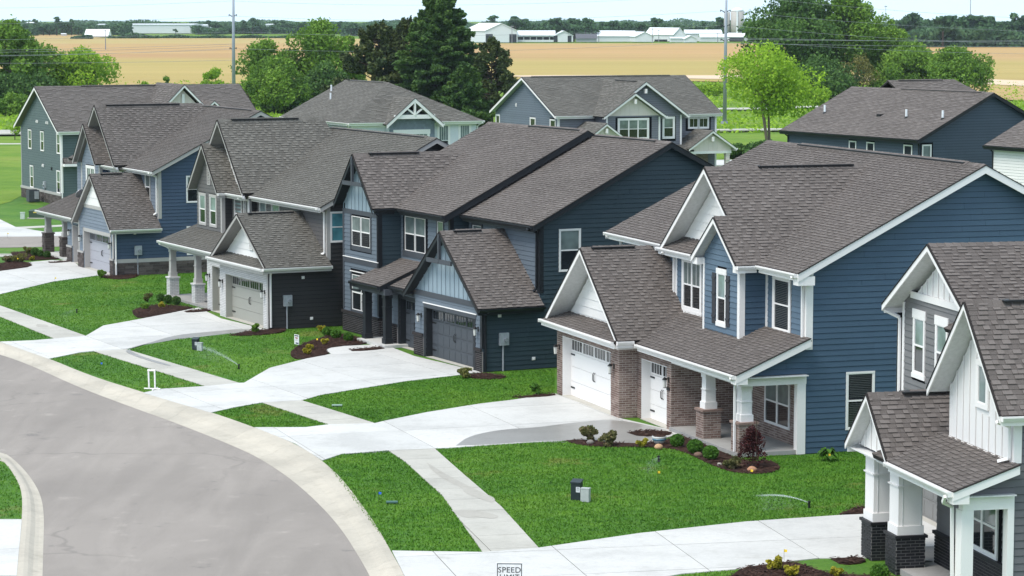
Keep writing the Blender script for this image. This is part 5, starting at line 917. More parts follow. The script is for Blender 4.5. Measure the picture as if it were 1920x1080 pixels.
def slate_house():
    h = House('slate_blue_house', 'slate blue house with a long brown roof carrying three white vent pipes', 28, 1716.3, 262, 5.5, shing=SH_D, trim=BLACKT, soff=SOFFK, gut=BLACKT)
    F = front(.4); wx = ((-7.8, -7.1), (-5.8, -5.05), (-1.7, -.9)); h.wall(F, [(-15.2, 0), (0, 0), (0, 5.5), (-15.2, 5.5)], 'lap', SLATE, wins=[(a-.1, b+.1, 3.6, 5.2) for a, b in wx]); Sd = side(0); h.wall(Sd, [(.4, 0), (11.6, 0), (11.6, 5.5), (6, 8.25), (.4, 5.5)], 'lap', SLATE, wins=[(.25, 1.4, 3.5, 5.3)])
    for a, b in wx: h.window(F, a, b, 3.7, 5.05, 1, 1, tw=.06, trim=WHITE)
    h.window(Sd, .6, 1.2, 3.6, 5.1, 1, 2, tw=.07, trim=WHITE); h.wall(back(11.6), [(0, 0), (15.2, 0), (15.2, 5.5), (0, 5.5)], 'lap', SLATE); h.wall(lside(-15.2), [(-11.6, 0), (-.4, 0), (-.4, 5.5), (-6, 8.25), (-11.6, 5.5)], 'lap', SLATE)
    h.gableU(0, 12, -15.6, .3, 5.5, .487, guts=((-15.6, .3),), rakes='RL', vent=(.38, .93)); h.gableV(-11.6, 6.4, 6.2, 15.5, 5.55, .53, rake=False, hipback=3.6, vent=(.15, .8)); h.spout([(-15.2, .0, 5.4), (-15.1, .35, 5.1), (-15.1, .35, 2)]); h.spout([(0.2, .0, 5.4), (-.1, .35, 5.1), (-.1, .35, 2)])
    for u, v in ((-13.8, 2.5), (-4.4, 2.5), (-.6, 2.6)): z = 5.5+.487*v; mb = MB(); mb.tube([(u, v, z-.1), (u, v, z+.55)], .08, 6); o = h.part('roof_pipe', mb, METALW); mb = MB(); mb.cone((u, v, z-.06), .16, .09, .14, 8); h.part('pipe_boot', mb, IRON, o)
    mb = MB(); mb.box((-7.6, 2.4, 6.65), (-7.2, 2.8, 6.85)); h.part('roof_vent', mb, IRON); h.finish(exp=.2, tw=(.3, .55)); return h
def far_white():
    h = House('white_house', 'white house with a brown roof cut off by the right edge', 28, 1844.5, 272.5, 5.5, shing=SH_D, trim=BLACKT, soff=SOFFK, gut=BLACKT)
    h.wall(front(.4), [(.4, 0), (13, 0), (13, 5.5), (.4, 5.5)], 'lap', WHITE2, wins=[(5, 6, 3.6, 5.2)]); h.window(front(.4), 5.1, 5.9, 3.7, 5.1, 1, 2); h.wall(lside(.4), [(-11.6, 0), (-.4, 0), (-.4, 5.5), (-6, 8.25), (-11.6, 5.5)], 'lap', WHITE2); h.wall(side(13), [(.4, 0), (11.6, 0), (11.6, 5.5), (6, 8.25), (.4, 5.5)], 'lap', WHITE2); h.wall(back(11.6), [(-13, 0), (-.4, 0), (-.4, 5.5), (-13, 5.5)], 'lap', WHITE2)
    h.gableU(0, 12, 0, 13.4, 5.5, .487, guts=((0, 13.4),), rakes='RL'); h.spout([(.5, 0, 5.4), (.45, .35, 5.1), (.45, .35, 1)]); h.finish(exp=.2, tw=(.3, .55)); return h
green_house(); hip_house(); grey_house(); slate_house(); far_white()
# ---------------------------------------------------------------- trees
def leafmesh(name, C, size, tones, flat_=0, q=True):
    n = len(C); a = RNG.normal(size=(n, 3)); a[:, 2] *= (1-flat_); a /= np.linalg.norm(a, axis=1)[:, None]+1e-9; b = np.cross(a, RNG.normal(size=(n, 3))); b /= np.linalg.norm(b, axis=1)[:, None]+1e-9
    sz = (size*RNG.uniform(.6, 1.3, n))[:, None]; l = .62
    V = np.stack([C-a*sz, C+b*sz*l, C+a*sz, C-b*sz*l], 1).reshape(-1, 3) if q else np.stack([C-a*sz, C+b*sz*l, C+a*sz], 1).reshape(-1, 3)
    k = 4 if q else 3; me = bpy.data.meshes.new(name); me.vertices.add(n*k); me.vertices.foreach_set('co', V.ravel()); me.loops.add(n*k); me.loops.foreach_set('vertex_index', np.arange(n*k)); me.polygons.add(n); me.polygons.foreach_set('loop_start', np.arange(0, n*k, k)); me.polygons.foreach_set('loop_total', np.full(n, k))
    at = me.attributes.new('tone', 'FLOAT', 'POINT'); at.data.foreach_set('value', np.repeat(np.clip(tones, 0, 1), k)); me.update(); return me
def blobs(n, r, h0, h1, prof, seed):
    g = np.random.default_rng(seed); B = []
    for i in range(n):
        t = g.uniform(0, 1); z = h0+(h1-h0)*t; R = r*prof(t); a = g.uniform(0, 2*math.pi); d = R*math.sqrt(g.uniform(.05, 1))*.8; br = r*g.uniform(.22, .42)*(.6+.4*prof(t)); B.append((d*math.cos(a), d*math.sin(a), z, br, g.uniform(-.22, .22)))
    return B
def crown(B, n, shell=.45):
    w_ = np.array([b[3]**2 for b in B]); idx = RNG.choice(len(B), n, p=w_/w_.sum()); A = np.array(B)[idx]; d = RNG.normal(size=(n, 3)); d /= np.linalg.norm(d, axis=1)[:, None]; r = RNG.uniform(shell, 1.08, n)**.7
    C = A[:, :3]+d*(A[:, 3]*r)[:, None]*np.array([1, 1, .78]); T = .48+A[:, 4]+RNG.normal(0, .17, n); return C, T
def tree(name, label, px, by, ty, wpx, mat, n=5000, size=.3, nb=22, prof=None, trunks=1, low=.12, group=None, bark=BARK, cat='tree', seed=1, shell=.45, trunk_vis=1, sparse=None):
    y = hp(by); k = FOC/y; x = gp(px, by)[0]; H = (by-ty)/k*1.0; r = wpx*.6/k; prof = prof or (lambda t: math.sin(math.pi*min(1, (t*.86+.14)))**.6)
    n = int(n*1.35); t = thing(name, label, cat, (x, y, -.25), 0, group); B = blobs(nb, r, H*low+r*.15, H-r*.28, prof, seed); B.append((0, 0, H-r*.3, r*.3, .1)); C, T = crown(B, n, shell); C += RNG.normal(0, .05*r, C.shape)*(RNG.random((len(C), 1)) < .35); obj('crown', leafmesh('crown', C, size, T), mat, t)
    mb = MB(); g = random.Random(seed)
    for q in range(trunks):
        ang = g.uniform(0, 6.3); lean = 0 if trunks == 1 else r*.3; ox, oy = (0, 0) if trunks == 1 else (.25*math.cos(ang), .25*math.sin(ang)); tr = max(.07, H*.022)/(1 if trunks == 1 else 1.6)
        top = (ox+lean*math.cos(ang)+g.uniform(-.3, .3), oy+lean*math.sin(ang), H*.72); mid = (ox+lean*.4*math.cos(ang), oy+lean*.4*math.sin(ang), H*.35); mb.tube([(ox, oy, -.2), mid, top], [tr, tr*.7, tr*.2], 7)
        for b in B[q::trunks][:11]:
            s0 = Vector(mid).lerp(Vector(top), g.uniform(0, .8)); e = Vector(b[:3]); m_ = s0.lerp(e, .5)+Vector((0, 0, -.1*r)); mb.tube([s0, m_, e], [tr*.35, tr*.22, tr*.06], 5)
    obj('trunk', mb, bark, t); return t
def conifer(name, label, px, by, ty, wpx, mat, seed=1, dens=1.0, top_open=0, cat='tree', pine=False, low=.05):
    y = hp(by); k = FOC/y; x = gp(px, by)[0]; H = (by-ty)/k; r = wpx/2/k; g = np.random.default_rng(seed); t = thing(name, label, cat, (x, y, -.25)); mb = MB(); mb.tube([(0, 0, -.2), (0, 0, H*.5), (0, 0, H)], [H*.022, H*.013, .02], 8); P = []; T = []; z = H*low
    while z < H*.985:
        f = 1-z/H; L0 = r*(f**.72)*(1.0 if not pine else .9)+.15; nb = 6 if not pine else 4; a0 = g.uniform(0, 6.28)
        for q in range(nb):
            a = a0+q*2*math.pi/nb+g.uniform(-.35, .35); L = L0*g.uniform(.62, 1.12); up = .18+.35*(1-f) if not pine else .25+g.uniform(0, .35); zz = z+g.uniform(-.2, .2); tone = g.uniform(-.18, .18)
            e = (L*math.cos(a), L*math.sin(a), zz+L*up-L*L*.03); mb.tube([(0, 0, zz), (e[0]*.6, e[1]*.6, zz+L*up*.5), e], [.06+.012*L, .04, .012], 4)
            m = int(dens*(30+85*L)); s = g.uniform(.2 if not pine else .55, 1, m)**.75; off = (g.uniform(-1, 1, m))*(.28*L*(1-s*.75)+.12); c, s_ = math.cos(a), math.sin(a)
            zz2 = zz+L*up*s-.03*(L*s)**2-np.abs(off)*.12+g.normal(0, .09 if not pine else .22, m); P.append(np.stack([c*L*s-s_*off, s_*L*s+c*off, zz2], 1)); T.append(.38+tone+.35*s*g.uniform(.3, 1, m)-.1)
        z += (.34 if not pine else .62)*g.uniform(.7, 1.3)*(.65+.5*f)
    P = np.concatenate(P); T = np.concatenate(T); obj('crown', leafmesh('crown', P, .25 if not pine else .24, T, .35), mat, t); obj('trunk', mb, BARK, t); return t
wide = lambda t: (1-abs(t-.45)*1.1)**.5 if abs(t-.45)*1.1 < 1 else .1
tree('broadleaf_tree', 'tall dark green tree at the top left edge of the picture', 22, 200, 30, 105, LF_MID, 9000, .26, 30, seed=2, low=.3); tree('broadleaf_tree', 'yellow-green spreading tree right of the tall tree at the left edge', 158, 196, 78, 112, LF_YEL, 5200, .22, 24, seed=3, trunks=4, low=.25, shell=.6); tree('broadleaf_tree', 'rounded mid-green tree between the tall left-edge tree and the yellow-green one', 85, 196, 76, 110, LF_MID, 7500, .25, 26, seed=4, low=.2)
tree('shrub_tree', 'dark thicket under the tall tree at the left edge', 20, 206, 128, 120, LF_DRK, 6000, .24, 26, seed=5, low=.0); tree('shrub_tree', 'dark bush just left of the green house gable', 75, 205, 130, 90, LF_DRK, 5000, .22, 20, seed=6, low=0); tree('shrub_tree', 'leafy bush at the left edge beside the green house', 22, 213, 168, 70, LF_MID, 3500, .2, 16, seed=7, low=0)
tree('shrub_tree', 'pointed bush sticking up over the green house roof', 312, 172, 140, 30, LF_MID, 900, .2, 8, seed=8, low=0, prof=lambda t: 1-t*.8); tree('shrub_tree', 'low pale bush over the green house roof', 272, 170, 149, 34, LF_YEL, 800, .2, 8, seed=9, low=0); tree('shrub_tree', 'bush beside the left power pole, over the roof ridge', 404, 178, 122, 55, LF_YEL, 2400, .22, 14, seed=10, low=0)
tree('broadleaf_tree', 'tall feathery tree left of the pines', 600, 200, 26, 130, LF_MID, 8500, .24, 38, seed=11, low=.28, shell=.6, trunks=2); tree('broadleaf_tree', 'sparse tree behind the rounded bush by the left pole', 500, 200, 66, 110, LF_MID, 6000, .24, 30, seed=12, low=.25, shell=.65, trunks=2); tree('shrub_tree', 'rounded bright bush tree in front of the feathery tree', 528, 208, 98, 118, LF_MID, 9500, .22, 30, seed=13, low=.02); tree('shrub_tree', 'dark bush right of the rounded bush tree', 610, 205, 110, 90, LF_DRK, 6000, .22, 22, seed=14, low=0)
tree('shrub_tree', 'small upright bush right of the left power pole', 468, 212, 148, 34, LF_MID, 1800, .18, 10, seed=15, low=0); tree('shrub_tree', 'dark low thicket behind the small upright bush', 560, 207, 140, 110, LF_DRK, 5000, .22, 20, seed=16, low=0); tree('broadleaf_tree', 'slim tree top between feathery tree and pines', 655, 200, 62, 60, LF_MID, 5000, .22, 20, seed=17, low=.1, shell=.6)
conifer('pine_tree', 'dark pine left of the big spruce', 712, 228, 46, 270, LF_PIN, 21, 1.6, pine=True, low=.12); conifer('pine_tree', 'slim dark pine touching the left side of the big spruce', 762, 228, 36, 190, LF_PIN, 22, 1.5, pine=True, low=.1); conifer('spruce_tree', 'tall dark spruce, the tallest tree in the middle', 826, 232, -20, 235, LF_CON, 23, 1.7, low=.03); conifer('pine_tree', 'small open pine right of the big spruce', 922, 236, 76, 190, LF_PIN, 24, .8, pine=True, low=.15); conifer('spruce_tree', 'short dark spruce between the big spruce and the small pine', 872, 240, 118, 130, LF_CON, 25, 1.3)
tree('broadleaf_tree', 'bright lime-green multi-stemmed tree beside the right power pole', 1444, 272, 68, 158, LF_YEL, 8500, .17, 40, prof=lambda t: (.62+.38*min(1, t*1.6)) if t < .75 else 1-.8*(t-.75), trunks=4, low=.22, seed=33, shell=.55, bark=BARKL)
for i, (x, b, tp, w_) in enumerate(((1385, 292, 262, 60), (1430, 294, 256, 70), (1465, 290, 262, 50))): tree('shrub_tree', ['dark green bush right of the cream porch', 'dark green bush under the lime-green tree', 'dark green bush behind the slate house corner'][i], x, b, tp, w_, LF_DRK, 3000, .16, 14, seed=40+i, low=0)
tree('broadleaf_tree', 'tall dark tree whose top leaves the picture above the silo', 1495, 178, -28, 190, LF_DRK, 17000, .29, 44, seed=51, low=.22, shell=.5); tree('broadleaf_tree', 'tall mid-green tree right of the tall dark tree', 1588, 178, -22, 120, LF_MID, 11000, .28, 34, seed=52, low=.25); tree('broadleaf_tree', 'feathery green tree right of the tall pair, top against the sky', 1655, 176, 22, 110, LF_MID, 9000, .27, 32, seed=53, low=.2, shell=.6); tree('shrub_tree', 'dark undergrowth below the tall dark tree', 1535, 182, 92, 150, LF_DRK, 8000, .24, 26, seed=54, low=0)
tree('broadleaf_tree', 'bushy green tree behind the slate house ridge', 1712, 180, 68, 150, LF_MID, 14000, .25, 40, seed=55, low=.02); tree('broadleaf_tree', 'yellow-green tree at the right end of the tree group', 1795, 184, 78, 122, LF_MID, 10000, .23, 34, seed=56, low=.05, shell=.55); tree('broadleaf_tree', 'half-bare olive tree in front of the dark undergrowth', 1612, 182, 96, 70, LF_OLV, 1700, .18, 18, seed=57, low=.15, shell=.75, trunks=2, bark=BARKL); tree('shrub_tree', 'mid-green bush between the olive tree and the bushy green tree', 1672, 182, 110, 90, LF_MID, 5000, .22, 20, seed=58, low=0)
tree('shrub_tree', 'small leafy bush near the right edge above the white house', 1890, 222, 184, 56, LF_MID, 1800, .16, 12, seed=59, low=0); tree('sapling', 'thin pale sapling left of the green house', 28, 262, 226, 26, LF_YEL, 260, .12, 8, seed=60, low=.35, shell=.7); tree('shrub_tree', 'green scrub right of the violet-grey house roof', 1330, 176, 150, 60, LF_YEL, 1500, .2, 10, seed=61, low=0); tree('shrub_tree', 'green scrub behind the lime-green tree', 1545, 196, 160, 50, LF_YEL, 1300, .2, 10, seed=62, low=0)
# meadow weeds in front of the field
def weeds():
    n = 26000; X = RNG.uniform(0, 1, n); PY = RNG.uniform(154, 250, n); PX = RNG.uniform(-60, 1990, n); keep = (PX < 60) | ((PX > 150) & (PX < 560)) | (PX > 1290); P = np.array([gp(a, b, -.28) for a, b in zip(PX[keep], PY[keep])]); m = len(P); z = RNG.uniform(-.25, .55, m)**2; C = np.column_stack([P, z-.25]); T = .5+RNG.normal(0, .22, m)
    return obj('tall_weeds', leafmesh('tall_weeds', C, .28, T), LF_YEL, kind='stuff')
weeds()
# ---------------------------------------------------------------- far farm, treeline, poles
def barn(label, x0, x1, by, eave, ridge_, depth, mat=None, name='barn', openside=False, gable_right=0, roofc=None, doors=()):
    # long side faces the camera; optional gable end turned to the camera at the right
    y = hp(by); k = FOC/y; X0, X1 = (x0-960)/k, (x1-960)/k; ze = (by-eave)/k; zr = (by-ridge_)/k; t = thing(name, label, name, (0, 0, 0)); m = mat or FARW; gx = X1-gable_right/k if gable_right else X1; mb = MB(); D = depth
    if gable_right:
        gm = (gx+X1)/2; mb.add([(gx, y, 0), (X1, y, 0), (X1, y, ze), (gm, y, zr), (gx, y, ze), (gx, y+D, 0), (X1, y+D, 0), (X1, y+D, ze), (gm, y+D, zr), (gx, y+D, ze)], [(0,1,2,3,4), (5,9,8,7,6), (0,4,9,5), (1,6,7,2)]); sh = (X1-gx)*.5; sk = (X0-gx)
        # the barn runs back to the left of its gable
        obj('wall', mb, m, t); w2 = MB(); w2.add([(gx, y+.02, 0), (gx, y+.02, ze), (X0, y+D, ze), (X0, y+D, 0), (X0+sh*2, y+D*2, 0), (X0+sh*2, y+D*2, ze), (X1, y+D, ze), (X1, y+D, 0)], [(0,1,2,3), (4,5,6,7)]); obj('side_wall', w2, m, t)
        rf = MB(); o = .5; rf.ngon([(gx-.3, y-.4, ze-.1), (gm, y-.4, zr+.1), (X0+sh, y+D*1.5, zr+.1), (X0-.3, y+D, ze-.1)], (0,0,-1), .15); rf.ngon([(X1+.3, y-.4, ze-.1), (gm, y-.4, zr+.1), (X0+sh, y+D*1.5, zr+.1), (X0+sh*2+.3, y+D*2, ze-.1)][::-1], (0,0,-1), .15); obj('roof', rf, roofc or FARR, t)
    else:
        if openside:
            for q in range(int((X1-X0)/3)+1): mb.box((X0+q*3-.15, y, 0), (X0+q*3+.15, y+.3, ze))
            mb.box((X0, y, ze*.75), (X1, y+.2, ze)); mb.box((X0, y+.1, 0), (X1, y+.25, ze*.32)); obj('wall', mb, m, t); b2 = MB(); b2.box((X0, y+D, 0), (X1, y+D+.2, ze)); obj('back_wall', b2, flat('barn_dark', (.10,.10,.11)), t)
        else: mb.box((X0, y, 0), (X1, y+D, ze)); obj('wall', mb, m, t)
        rf = MB(); rf.add([(X0-.3, y-.5, ze-.1), (X1+.3, y-.5, ze-.1), (X1+.3, y+D/2, zr), (X0-.3, y+D/2, zr), (X0-.3, y+D+.5, ze-.1), (X1+.3, y+D+.5, ze-.1)], [(0,1,2,3), (3,2,5,4)]); rf.add([(X0, y, ze), (X0, y+D/2, zr-.05), (X0, y+D, ze), (X1, y, ze), (X1, y+D/2, zr-.05), (X1, y+D, ze)], [(0,1,2), (3,5,4)]); obj('roof', rf, roofc or FARR, t)
    for a, b, top in doors: d = MB(); d.box(((a-960)/k, y-.08, 0), ((b-960)/k, y-.02, (by-top)/k)); obj('door_opening', d, flat('door_dark', (.025,.028,.035)), t)
    return t
FARW = flat('barn_white', (.64,.66,.69)); FARR = flat('barn_roof', (.80,.82,.84), .35); FARG = flat('barn_grey', (.33,.35,.37))
barn('big white barn with two dark doorways at the left of the farm', 868, 970, 79.5, 57.5, 44, 20, gable_right=60, doors=((911, 924, 64), (955, 968.5, 64))); barn('long low open-sided white shed right of the big barn', 970, 1040, 78.8, 66, 57.5, 14, openside=True); barn('small white gable building at the end of the open-sided shed', 1037, 1074, 78.8, 66.5, 58, 10, gable_right=34, doors=((1038, 1045, 67), (1064, 1071, 67)))
barn('long white barn behind the dark farmhouse roofs', 1108, 1190, 78.2, 67.5, 57.5, 16); barn('white gable-ended barn left of the curved-roof barn', 1172, 1225, 78.5, 68, 60, 14, gable_right=34); barn('tall white barn with a rounded roof', 1212, 1284, 77.5, 65, 52.5, 20, gable_right=22, doors=((1226, 1250, 74), )); barn('small white lean-to in front of the rounded barn', 1256, 1282, 79, 71.5, 69.5, 8); barn('white barn right of the rounded barn', 1284, 1352, 77, 62.5, 56, 18); barn('small grey-white gable shed between the barns', 1280, 1305, 79.3, 72.5, 67, 8, gable_right=22); barn('low white shed left of the silo', 1312, 1360, 78.5, 69.5, 64, 10); barn('white shed with a dark window band below the silo', 1362, 1408, 77.8, 68.5, 62.5, 12, gable_right=14, doors=((1366, 1393, 71), ))
barn('dark-roofed farmhouse between the white barns', 1080, 1118, 78.8, 72, 63.5, 10, mat=FARG, name='farmhouse', roofc=flat('dark_roof', (.10,.10,.11))); barn('white canvas-roofed barn at the near left of the far trees', 162, 205, 69, 67.5, 55, 16, roofc=flat('white_roof', (.88,.88,.86))); barn('long white warehouse among the far left trees', 236, 364, 62.5, 46, 44.8, 60, name='warehouse'); barn('small white building left of the white canvas-roofed barn', 118, 126, 66.8, 63.5, 62.5, 6, name='shed')
barn('white shed roof showing left of the long warehouse', 52, 66, 60.5, 43, 41.5, 20, name='warehouse'); barn('low white building far left of the poplars', 186, 198, 62, 46, 45, 20, name='warehouse'); barn('low white roofs right of the long warehouse', 372, 395, 61.5, 47.5, 46, 20, name='warehouse'); barn('small white building seen between trees beside the left power pole', 500, 528, 62, 46, 45, 20, name='warehouse')
y_ = hp(62.4); k_ = FOC/y_
w_ = MB(); w_.box(((330-960)/k_, y_-.4, 0), ((352-960)/k_, y_-.02, (62.5-46.6)/k_)); w_.box(((234-960)/k_, y_-.4, 0), ((239-960)/k_, y_-.02, (62.5-46)/k_)); tag(obj('warehouse_entrance', w_, flat('dark_red_panel', (.16,.07,.07))), 'dark panelled entrance bay on the long white warehouse', 'entrance bay')
for i, (px, wd, top, lab) in enumerate(((1380.5, 25, 22, 'broad pale grey silo with a domed top'), (1361, 11, 24, 'slim grey silo left of the broad one'))):
    y = hp(74); k = FOC/y; r = wd/2/k; H = (74-top)/k; t = thing('silo', lab, 'silo', ((px-960)/k, y, 0), 0, 'silos'); mb = MB(); mb.tube([(0, 0, 0), (0, 0, H)], r, 20); obj('silo_wall', mb, flat('silo_concrete', (.42,.40,.37)), t, True); d = MB(); d.tube([(0, 0, H), (0, 0, H+r*.35), (0, 0, H+r*.6)], [r, r*.8, r*.2], 20); obj('dome', d, FARR, t, True); l = MB(); l.box((-.25*r, -r-.3, 0), (.0, -r+.1, H)); obj('ladder_chute', l, FARR, t)
# trees on the horizon
base_tree = []
def fartree(seed, n=260):
    B = blobs(9, 4.2, 2.6, 8.5, lambda t: math.sin(math.pi*min(1, t*.8+.2))**.6, seed); C, T = crown(B, n, .5); return leafmesh('crown', C, .75, T)
FM = [fartree(100+i, 420) for i in range(6)]
for m_ in FM: m_.materials.append(LF_FAR)
TM = MB(); TM.tube([(0, 0, -.3), (0, 0, 6)], [.35, .15], 6); TM = TM.mesh('trunk'); TM.materials.append(BARK)
def put_far(px, by, ty, label, sx=1.0):
    y = hp(by); k = FOC/y; s = (by-ty)/k/10.2; t = thing('far_tree', label, 'tree', ((px-960)/k, y, 0), random.uniform(0, 6), 'trees along the far edge of the fields'); t.scale = (s*sx, s*sx, s)
    o = bpy.data.objects.new('crown', random.choice(FM)); COL.objects.link(o); o.parent = t; o = bpy.data.objects.new('trunk', TM); COL.objects.link(o); o.parent = t
FT = [(70,66,33),(85,66,39),(95,66,36),(112,66,28),(122,66,34),(137,66,33),(150,65.5,41),(165,64.5,37),(176,64.5,42),(206,64.5,45),(214,65,52),(226,63,48),(242,61.5,35),(258,61.5,38),(280,61,41),(300,61,43),(333,64,51),(350,61,42),(370,62,44),(376,64,46),(393,63,36),(412,63,37),(425,62.5,44),(456,63,35),(478,63,31),(492,63,42),(512,63,40),(528,62,28),(548,62.5,34),(566,63,34),(700,68,33),(716,68,40),(660,68,36),(684,68,44),(640,66,38),
      (925,74,24),(968,76,27),(985,75,32),(945,74,42),(1004,75,40),(1024,78,36),(1043,77,29),(1058,77,38),(1075,77,30),(1098,78,29),(1113,77,38),(1130,74,37),(1150,74,35),(1165,74,36),(1188,74,34),(1206,74,40),(1226,73,29),(1246,73,32),(1268,74,38),(1290,74,40),(1316,74,37),(1334,73,37),(1347,73,28),(1400,76,38),(1412,78,36),
      (1694,84,32),(1706,86,19),(1720,84,28),(1732,86,27),(1748,86,34),(1765,88,24),(1780,86,24),(1796,87,30),(1814,86,22),(1830,86,24),(1848,86,26),(1866,86,23),(1884,86,24),(1898,86,19),(1915,86,23),(1934,86,28),(1950,86,24)]
CNT = {}; ORD = 'first second third fourth fifth sixth seventh eighth ninth tenth eleventh twelfth thirteenth fourteenth fifteenth sixteenth seventeenth eighteenth nineteenth twentieth twenty-first twenty-second twenty-third twenty-fourth twenty-fifth twenty-sixth twenty-seventh twenty-eighth twenty-ninth thirtieth thirty-first thirty-second thirty-third thirty-fourth'.split()
for i, (px, b, tp) in enumerate(sorted(FT)):
    side_ = 'left of the power pole' if px < 430 else 'beyond the middle field' if px < 720 else 'behind the white barns' if px < 1420 else 'at the far right'; put_far(px+random.uniform(-2, 2), b, tp, f'{ORD[CNT.setdefault(side_, 0)]} tree from the left on the far treeline {side_}', random.uniform(1.0, 1.35)); CNT[side_] += 1
def wood(L, n, name, dy=30):
    C = []; T = []
    for (x0, x1, b, t0) in L:
        y = hp(b); k = FOC/y; m = int(n*(x1-x0)/100); X = RNG.uniform((x0-960)/k, (x1-960)/k, m); f = (np.sin(X*.11+x0)+np.sin(X*.047)+np.sin(X*.23)*.6)*.13+.72; H = (b-t0)/k; Z = RNG.uniform(0, 1, m)*H*f; C.append(np.column_stack([X, y+RNG.uniform(0, dy, m), Z])); T.append(.42+.2*np.sin(X*.35)+RNG.normal(0, .15, m))
    return obj(name, leafmesh(name, np.concatenate(C), 1.1, np.concatenate(T)), LF_FAR, kind='stuff')
wood([(-200, 60, 67, 36), (60, 240, 65, 44), (200, 234, 64, 54), (368, 420, 64, 52), (150, 420, 60.5, 41), (360, 700, 63, 45), (640, 760, 67, 44), (860, 1110, 73, 42), (1100, 1420, 72, 42), (1400, 1700, 76, 42), (1680, 2150, 86, 38), (1690, 2150, 88, 50)], 2600, 'far_woodland'); wood([(-300, 960, 52, 37), (900, 2200, 50, 36)], 1800, 'distant_woodland', 120)
for x0, x1, b, t0, lab in ((135, 175, 72.5, 66, 'low green hedge left of the white canvas-roofed barn'), (205, 300, 71.5, 62, 'green hedge right of the white canvas-roofed barn'), (300, 560, 71, 66, 'long low hedge along the far edge of the left field'), (1650, 1700, 84, 76, 'hedge at the foot of the far right trees')):
    y = hp(b); k = FOC/y; m = int((x1-x0)*16); X = RNG.uniform((x0-960)/k, (x1-960)/k, m); H = (b-t0)/k; C = np.column_stack([X, y+RNG.uniform(0, 6, m), RNG.uniform(0, 1, m)*H*(.65+.35*np.sin(X*.3))]); tag(obj('hedge', leafmesh('hedge', C, .7, .45+RNG.normal(0, .18, m)), LF_FAR), lab, 'hedge')
# steel power poles and their wires
POLE = flat('galvanised_pole', (.30,.33,.38), .45, .5, .3)
def pole(px, by, label, arms, wtop=3.4, wbot=8, topy=-60):
    y = hp(by); k = FOC/y; x = gp(px, by)[0]; H = (by-topy)/k; t = thing('power_pole', label, 'power pole', (x, y, -.2), 0, 'steel power poles'); mb = MB(); mb.tube([(0, 0, 0), (0.05, 0, H*.5), (.12, 0, H)], [wbot/2/k, (wbot+wtop)/4/k, wtop/2/k], 14); obj('mast', mb, POLE, t, True)
    for az, L in arms:
        z = (by-az)/k; a = MB(); 
        for sg in (-1, 1): a.tube([(0, 0, z-.25), (sg*L/k, 0, z+.12)], [.07, .04], 5); a.tube([(sg*L/k, 0, z+.12), (sg*L/k, 0, z-.12)], .055, 6)
        obj('insulator_arm', a, IRON, t)
    f = MB(); f.cone((0, 0, 0), wbot*.9/k, wbot*.85/k, .3, 14); obj('foot_plate', f, POLE, t); return x, y, k
P1 = pole(438.5, 214, 'grey steel power pole left, in front of the far trees', ((27, 7), (57, 7), (88.5, 6))); P2 = pole(1358.5, 229, 'grey steel power pole beside the lime-green tree', ((18.5, 9), (45.5, 8), (72.5, 8)))
WIRE = flat('wire', (.22,.24,.27), .5)
def wire(label, p0, p1, sag, r=.014):
    p0, p1 = Vector(p0), Vector(p1); mb = MB(); pts = [p0.lerp(p1, t/16)+Vector((0, 0, -sag*4*(t/16)*(1-t/16))) for t in range(17)]; mb.tube(pts, r, 4); tag(obj('power_line', mb, WIRE), label, 'power line', 'wires strung between the steel poles')
def at(px, py, y): k = FOC/y; z = CAMH+ (YH-py)/k; return ((px-960)/k, y, z)
for i, (a1, a2, m) in enumerate(((2, -10, 7), (30, 20, 1), (59, 47, -1), (90, 74, 1))):
    nm = ('topmost', 'second', 'third', 'lowest')[i]
    wire(f'{nm} power line leaving the picture on the left', at(-260, (16, 46, 76, 106)[i], P1[1]+4), at(438, a1, P1[1]), .35); wire(f'{nm} power line between the two steel poles', at(438, a1, P1[1]), at(1361, a2, P2[1]), .9); wire(f'{nm} power line leaving the picture on the right', at(1361, a2, P2[1]), at(2300, (42, 62, 84, 96)[i], P2[1]-10), .9)
for i, (a, b) in enumerate(((95, 82), (99, 86), (105, 92), (117, 112))): wire(('upper', 'second', 'third', 'lowest')[i]+' of the pale lines crossing the left trees', at(-200, a, 352), at(440, b, 350), .2, .017)
for i, (a, b) in enumerate(((70, 76), (73, 70), (80, 84))): wire(('upper', 'middle', 'lower')[i]+' of the pale lines crossing the right trees', at(1361, a, 330), at(2300, b, 320), .3, .017)
for px, b, tp, lab in ((1815, 80, -30, 'thin lattice mast above the far right trees'), (201, 93, 56, 'lone wooden pole standing in the left field'), (960, 81, 48, 'wooden pole in front of the big barn'), (1222, 81, 53, 'wooden pole in front of the rounded barn'), (1234, 79, 56, 'wooden pole right of the one before the rounded barn'), (1122, 80, 60, 'wooden pole before the long barn'), (1657, 60, 10, 'distant slim mast right of the tall trees'), (1344, 80, 62, 'wooden pole by the low shed')):
    y = hp(b); k = FOC/y; mb = MB(); H = (b-tp)/k; mb.tube([(0, 0, 0), (0, 0, H)], [.22, .12], 6); mb.box((-1.0, -.06, H*.93), (1.0, .06, H*.96)); t = obj('utility_pole', mb, flat('pole_grey', (.22,.23,.25))); t.location = ((px-960)/k, y, 0); tag(t, lab, 'pole')
